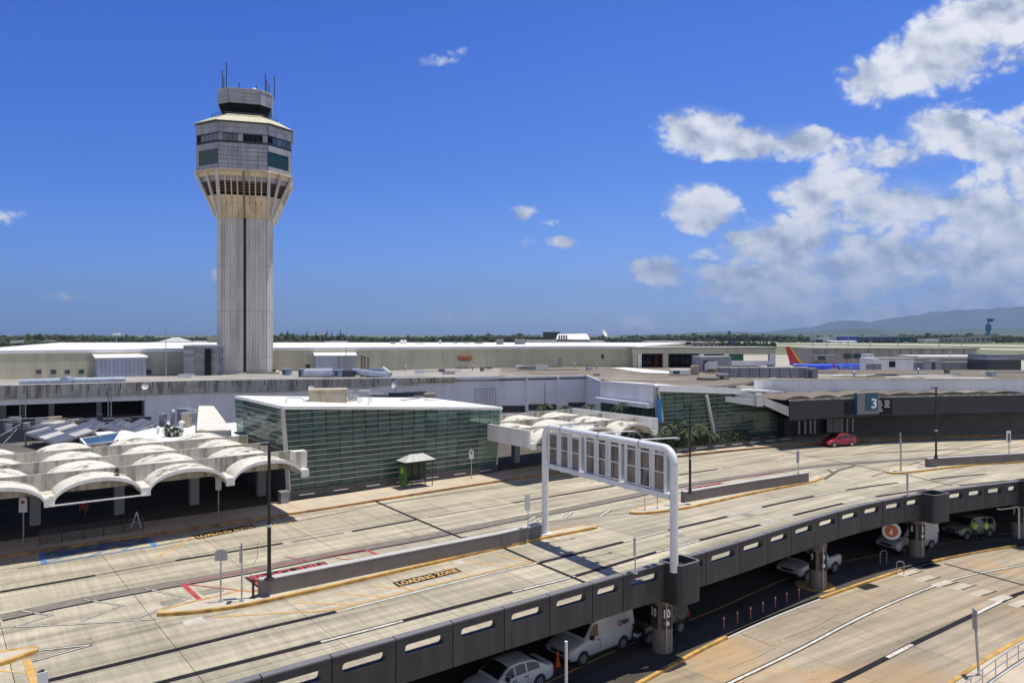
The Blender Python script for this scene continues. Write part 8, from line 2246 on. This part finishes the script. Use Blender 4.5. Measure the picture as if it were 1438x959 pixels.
# dark plant and railings in the yard behind the left canopy
for k in range(22):
    x = rr.uniform(2, 205); y = rr.uniform(588, 612); D = 84 - (y - 586) * .5; c = V(x, y, D); b = MB(); w = rr.uniform(.4, 2.2); b.box(c, (w, rr.uniform(.4, 1.2), rr.uniform(.3, 1.1)), rr.uniform(0, .8)); b.build('yard_unit', rr.choice((m_tmetal2, m_greybox, m_colm, m_steel, m_gbase, m_beigebox)), lr)
for k in range(9): p0 = V(6 + 22 * k, 589, 84); p1 = V(28 + 22 * k, 587, 84.6); b = MB(); b.tube([p0, p1], .03, 5); b.tube([p0 - Vector((0, 0, .4)), p1 - Vector((0, 0, .4))], .03, 5); b.tube([p0, p0 - Vector((0, 0, 1.1))], .035, 5); f = b.build('yard_rail', m_steel, lr); f['kind'] = 'stuff'
for (x0, y0, x1, y1) in ((0, 612, 28, 596), (2, 626, 24, 602), (0, 590, 70, 586), (60, 612, 92, 617), (70, 604, 72, 625), (93, 612, 95, 622)): b = MB(); b.tube([V(x0, y0, 70), V(x1, y1, 76)], .05, 5); b.build('scaffold_pole', m_steel, lr)
# ---------------- airliners
def airliner(label, c, hd, L, cols, text=None, group=None):
    root = thing('airliner', (0, 0, 0), label, 'airliner', group)
    r = 1.88; fus, belly, tailm, acc = cols
    b = MB(); n = 20; st = [(-.5, .02, 1.0), (-.46, .25, .9), (-.38, .62, .45), (-.28, .9, .15), (-.18, 1, 0), (.36, 1, 0), (.42, .93, -.05), (.46, .75, -.15), (.485, .45, -.28), (.5, .05, -.4)]
    vs = []
    for (x, s, dz) in st:
        for k in range(n): a = 2 * math.pi * k / n; vs.append(Vector((x * L, math.cos(a) * r * s, 3.3 + dz * r + math.sin(a) * r * s)))
    fs = [(i * n + k, (i + 1) * n + k, (i + 1) * n + (k + 1) % n, i * n + (k + 1) % n) for i in range(len(st) - 1) for k in range(n)] + [tuple(range(n)), tuple((len(st) - 1) * n + k for k in range(n - 1, -1, -1))]
    b.add(vs, fs); o = b.build('fuselage', [fus, belly], root, smooth=60, fix=True)
    for p in o.data.polygons:
        if p.center.z < 2.6: p.material_index = 1
    def fin(P, th, m_, nm):
        b = MB(); N2 = len(P); ax = Vector((0, th, 0)) if nm == 'tail_fin' or nm == 'fin_stripe' else Vector((0, 0, th))
        b.add([Vector(p) - ax for p in P] + [Vector(p) + ax for p in P], [tuple(range(N2 - 1, -1, -1)), tuple(range(N2, 2 * N2))] + [(i, (i + 1) % N2, N2 + (i + 1) % N2, N2 + i) for i in range(N2)]); return b.build(nm, m_, root, fix=True)
    xt = -.5 * L
    fin([(xt + 5.8, 0, 5.0), (xt + .6, 0, 12.4), (xt - 1.2, 0, 12.4), (xt + .9, 0, 5.1)], .18, tailm, 'tail_fin')
    if acc: fin([(xt + 7.6, 0, 5.0), (xt + 5.2, 0, 6.6), (xt + 1.0, 0, 12.3), (xt + .55, 0, 12.3), (xt + 4.3, 0, 6.4), (xt + 5.4, 0, 5.0)], .22, acc, 'fin_stripe')
    for s in (1, -1):
        fin([(2.5, s * 1.5, 2.6), (-2.8, s * 1.5, 2.6), (-7.2, s * 16.5, 3.9), (-5.6, s * 16.8, 3.9)], .12, m_platew, 'wing')
        fin([(xt + 3.6, s * .6, 4.6), (xt + 1.0, s * .6, 4.6), (xt - .6, s * 6.2, 4.9), (xt + .6, s * 6.4, 4.9)], .08, m_platew, 'tailplane')
        fin([(-5.9, s * 16.6, 3.9), (-7.0, s * 16.6, 3.9), (-7.9, s * 17.1, 6.0), (-7.3, s * 17.1, 6.0)], .05, tailm, 'winglet')
        b = MB(); b.tube([(4.2, s * 5, 1.7), (3.4, s * 5, 1.7), (.2, s * 5, 1.8)], [.85, .95, .6], 16); b.build('engine', tailm if text else m_platew, root, smooth=60)
        b = MB(); b.tube([(-1.6, s * 2.6, .45), (-1.6, s * 2.9, .45)], .5, 12); b.build('wheel', m_tyre, root); b = MB(); b.tube([(-1.6, s * 2.7, .4), (-1.6, s * 2.5, 2.5)], .14, 6); b.build('gear_leg', m_steel, root)
        for k in range(26): x = -.28 * L + k * .68 * L / 26; b = MB(); b.box((x, s * (r - .035), 3.95), (.24, .06, .34)); b.build('cabin_window', m_tmetal2, root)
    b = MB(); b.tube([(.42 * L, -.25, .38), (.42 * L, .25, .38)], .38, 12); b.build('wheel', m_tyre, root)
    b = MB(); b.box((.478 * L, 0, 3.9), (.5, 1.7, .45)); b.build('cockpit_glass', m_cglass, root)
    if text: 
        M_ = basis((.08 * L, r * .98, 2.85), (-1, 0, 0), (0, 0, 1)); text_local('airline_lettering', text, M_ @ Matrix.Diagonal((1.2, 1, 1, 1)), 2.3, m_text, root)
        M_ = basis((.08 * L, -r * .98, 2.85), (1, 0, 0), (0, 0, 1)); text_local('airline_lettering', text, M_ @ Matrix.Diagonal((1.2, 1, 1, 1)), 2.3, m_text, root)
    root.location = c; root.rotation_euler = (0, 0, hd)
    return root
blue = mat('deep_blue_livery', (.012, .06, .55), .3, var=0, coat=.4); red = mat('red_livery', (.50, .015, .03), .3, var=0, coat=.4); yel = mat('yellow_livery', (.80, .42, .03), .3, var=0, coat=.3)
c = V(1166, 500, 318); airliner('blue airliner with a red and yellow tail parked at the far concourse', (c.x, 318, LZ - .3), R(4), 37, (blue, blue, red, yel), 'Southwest')
purp = mat('purple_livery', (.06, .02, .12), .4, var=0)
c = V(1000, 480, 560); airliner('white airliner with a dark purple tail far behind the gate hall', (c.x, 560, LZ), R(170), 32, (m_platew, m_platew, purp, None))
c = V(1182, 476, 1500); airliner('distant white airliner at the far terminal across the runway', (c.x, 1500, LZ), R(-6), 60, (m_platew, m_platew, m_platew, None))

# ---------------- distant buildings
def far(label, x0, x1, y0, y1, D, dep, m_, roofm=None, name='distant_building', nwin=0):
    g = thing(name, V((x0 + x1) / 2, y1, D), label, 'building')
    cb('walls', x0, x1, y0 + .0, y1, D, m_, dep, g); cb('roof', x0 - .6, x1 + .6, y0 - .9, y0, D - .6, roofm or m_roofw, dep + 1.2, g)
    for k in range(nwin): cb('window', x0 + (x1 - x0) * (k + .2) / nwin, x0 + (x1 - x0) * (k + .8) / nwin, y0 + (y1 - y0) * .35, y0 + (y1 - y0) * .75, D - .3, m_tmetal2, .3, g)
    return g
far('dark boxy building far off above the beige roof', 764, 786, 467, 475, 700, 30, m_tmetal2, m_tmetal2, nwin=3)
g = thing('fan_roof_building', V(805, 484, 260), 'white building with a tall slanted roof beyond the beige concourse', 'building')
cb('walls', 783, 850, 479, 486, 260, m_roofw, 14, g); b = MB(); P = [V(781, 477, 260), V(829, 477.5, 260), V(824, 469.3, 268), V(783, 470, 268)]; b.slab(P, .2); b.build('sloping_roof', m_roofw, g)
b = MB(); b.add([V(781, 477, 260), V(829, 477.5, 260), V(829, 479, 260), V(781, 479, 260)], [(0, 1, 2, 3)]); b.build('gutter', m_tmetal2, g)
for k in range(4): p0, p1 = V(784 + k * 3.4, 470.5, 259.7), V(786.5 + k * 3.4, 476.5, 259.7); b = MB(); b.box((p0 + p1) / 2, (abs(p1.x - p0.x), .2, abs(p1.z - p0.z))); b.build('louvre', m_greybox, g)
far('low pale roofs right of the dark boxy building', 740, 782, 479, 485, 240, 10, m_roofw)
far('grey plant box on the beige roof, left of a pair', 697, 706.5, 477.5, 489, 175, 4, m_greybox, m_greybox); far('grey plant box on the beige roof, right of a pair', 723, 737.5, 477.5, 489, 175, 4, m_greybox, m_greybox)
far('low white building left of the tower with a shallow pyramid roof', 210, 292, 481, 487, 260, 25, m_roofw)
g = thing('pyramid_roof', V(245, 480, 262), 'shallow pyramid roof on the white building left of the tower', 'roof'); b = MB(); P = [V(222, 479.8, 262), V(272, 479.8, 262), V(270, 479.5, 290), V(226, 479.5, 290)]; b.add(P + [V(244, 473.6, 275), V(252, 473.6, 275)], [(0, 1, 5, 4), (1, 2, 5), (2, 3, 4, 5), (3, 0, 4)]); b.build('roof', m_icap, g)
far('small pale hut touching the left side of the tower', 291, 304, 474.5, 484, 250, 10, m_beige)
far('flat white roof line at the left behind the beige wall', 127, 184, 485.4, 488, 230, 12, m_roofw); far('small grey roof hut at the left behind the beige wall', 112, 140, 484.6, 488, 210, 8, m_greybox)
far('low brown building right of the tower beyond the roof', 424, 456, 482, 486.5, 330, 12, m_conc, m_roofgrey, nwin=5); far('pale sheds right of the tower beyond the roof', 457, 478, 480.5, 486, 400, 15, m_icap)
far('tiny white house far left on the horizon', 14, 24, 479.5, 482, 900, 12, m_roofw); far('tiny pale house between the trees at the left', 60, 70, 479, 481.5, 1100, 12, m_icap)
far('low white peaked roof on the beige building right of the tower', 490, 560, 484.2, 486.5, 230, 15, m_roofw)
far('white block at the far right terminal with a blue end', 1152, 1195, 474.5, 479, 1650, 60, m_platew, m_platew); far('long blue hangar at the far right terminal', 1190, 1205, 472.5, 479, 1600, 60, blue)
far('long white roofed hangar at the far right terminal', 1206, 1258, 472.8, 478.5, 1600, 80, mat('hangar_blue', (.05, .09, .2), .6, var=.1), m_platew, nwin=8); far('green grey shed right of the far hangars', 1259, 1284, 473.5, 479.5, 1600, 60, m_tealglass, m_greybox)
far('white low shed far right beyond the runway', 1300, 1318, 477, 480, 1500, 30, m_roofw); far('grey brown warehouse far right beyond the runway', 1326, 1365, 475.5, 481, 1500, 50, m_conc, m_roofgrey, nwin=6); far('second grey warehouse far right beyond the runway', 1362, 1392, 471.5, 481, 1550, 50, m_conc, m_roofgrey, nwin=4)
far('thin white canopy roof beyond the gate hall', 912, 970, 480.4, 483.5, 300, 15, m_dark, m_roofw)
far('pale gate block behind the white airliner tail', 972, 1004, 481.5, 488, 330, 15, m_conc, m_roofgrey, nwin=4)
g = thing('water_tower', V(1391, 472, 1700), 'dark blue control tower far off on the right horizon', 'tower')
b = MB(); b.lathe([(4, -8), (3.5, 8), (6, 10), (6, 22), (2, 24), (1.8, 30), (1.5, 33)], V(1388, 470, 1700), 10); b.build('shaft', mat('tower_blue', (.03, .16, .3), .5, var=.1), g); b = MB(); b.lathe([(4.5, 30), (7, 34), (7, 36), (3, 37)], V(1391, 470, 1700), 10); b.build('cab', m_tmetal2, g)
g = thing('water_tower', V(1024, 470, 2000), 'tiny blue block on the horizon among the hills', 'tower'); b = MB(); b.box(V(1024, 467.5, 2000), (7, 7, 9)); b.build('block', mat('tower_blue', (.03, .16, .3), .5, var=.1), g)
# light masts
for i, (x, y0, y1, D) in enumerate(((1141, 464, 492, 420), (1161, 466, 490, 430), (1191, 464, 489, 430), (1222, 475, 489, 430), (1261, 473, 490, 430), (1319, 464, 494, 380), (1350, 464, 494, 380), (163.5, 469, 487, 240), (450, 468.5, 487, 240), (487, 460, 480, 900), (1334, 490, 510, 300))):
    lab = ['thin light mast left of the far concourse roof', 'second thin light mast over the far concourse', 'third thin light mast over the far concourse', 'short thin mast over the middle of the far concourse', 'thin mast before the far hangars', 'tall thin mast left of a pair at the right', 'tall thin mast right of a pair at the right', 'floodlight mast on the horizon left of the tower', 'floodlight mast on the horizon right of the tower', 'very thin radio mast right of the pines', 'short lamp mast over the white strip roof'][i]
    g = thing('light_mast', V(x, y1, D), lab, 'light mast', 'masts on the horizon'); p0, p1 = V(x, y1 + 6, D), V(x, y0, D)
    b = MB(); b.tube([p0, p1], [.16 * D / 400 + .05, .09 * D / 400 + .04], 6); b.build('pole', m_greybox, g)
    if i in (7, 8): b = MB(); b.box(p1, (2.2, .6, .8)); b.build('floodlight', m_platew, g)
for i, (x, y) in enumerate(((564, 480), (568.5, 480), (618, 481))):
    g = thing('roof_turbine_vent', V(x, 487, 190), ['left', 'right', 'single'][i] + ' white mushroom vent on the beige building roof', 'vent'); b = MB(); b.lathe([(.22, 0), (.22, .9), (.5, 1.0), (.42, 1.4), (.05, 1.6)], V(x, 486, 190), 10); b.build('cowl', m_steel if i == 2 else m_roofw, g)
for i, (x, y) in enumerate(((552, 483), (565, 485.4), (590, 485), (640, 484), (655, 484.6), (672, 484))):
    g = thing('roof_unit', V(x, y, 185), ['grey cube unit', 'second grey cube unit', 'flat dark unit', 'pale unit', 'small steel unit', 'tan unit'][i] + ' on the beige building roof right of the tower', 'roof unit'); b = MB(); b.box(V(x, y, 185), (1.1 + .5 * (i % 3), 1.2, 1.0)); b.build('casing', [m_greybox, m_greybox, m_tmetal2, m_roofw, m_steel, m_beigebox][i], g)

# ---------------- air: haze between here and the mountains
HAZE = 4.2e-5
if HAZE:
    b = MB(); b.box((0, 14000, 900), (66000, 31000, 1830)); hz = b.build('haze', m_dark); hz['kind'] = 'stuff'
    hz['label'] = 'thin haze over the airfield and hills'
    m = bpy.data.materials.new('haze'); m.use_nodes = True; nt = m.node_tree; nt.nodes.clear()
    o_ = nt.nodes.new('ShaderNodeOutputMaterial'); v = nt.nodes.new('ShaderNodeVolumePrincipled'); v.inputs['Color'].default_value = (.42, .62, 1, 1); v.inputs['Density'].default_value = HAZE; v.inputs['Anisotropy'].default_value = .2
    nt.links.new(v.outputs[0], o_.inputs['Volume']); hz.data.materials.clear(); hz.data.materials.append(m)
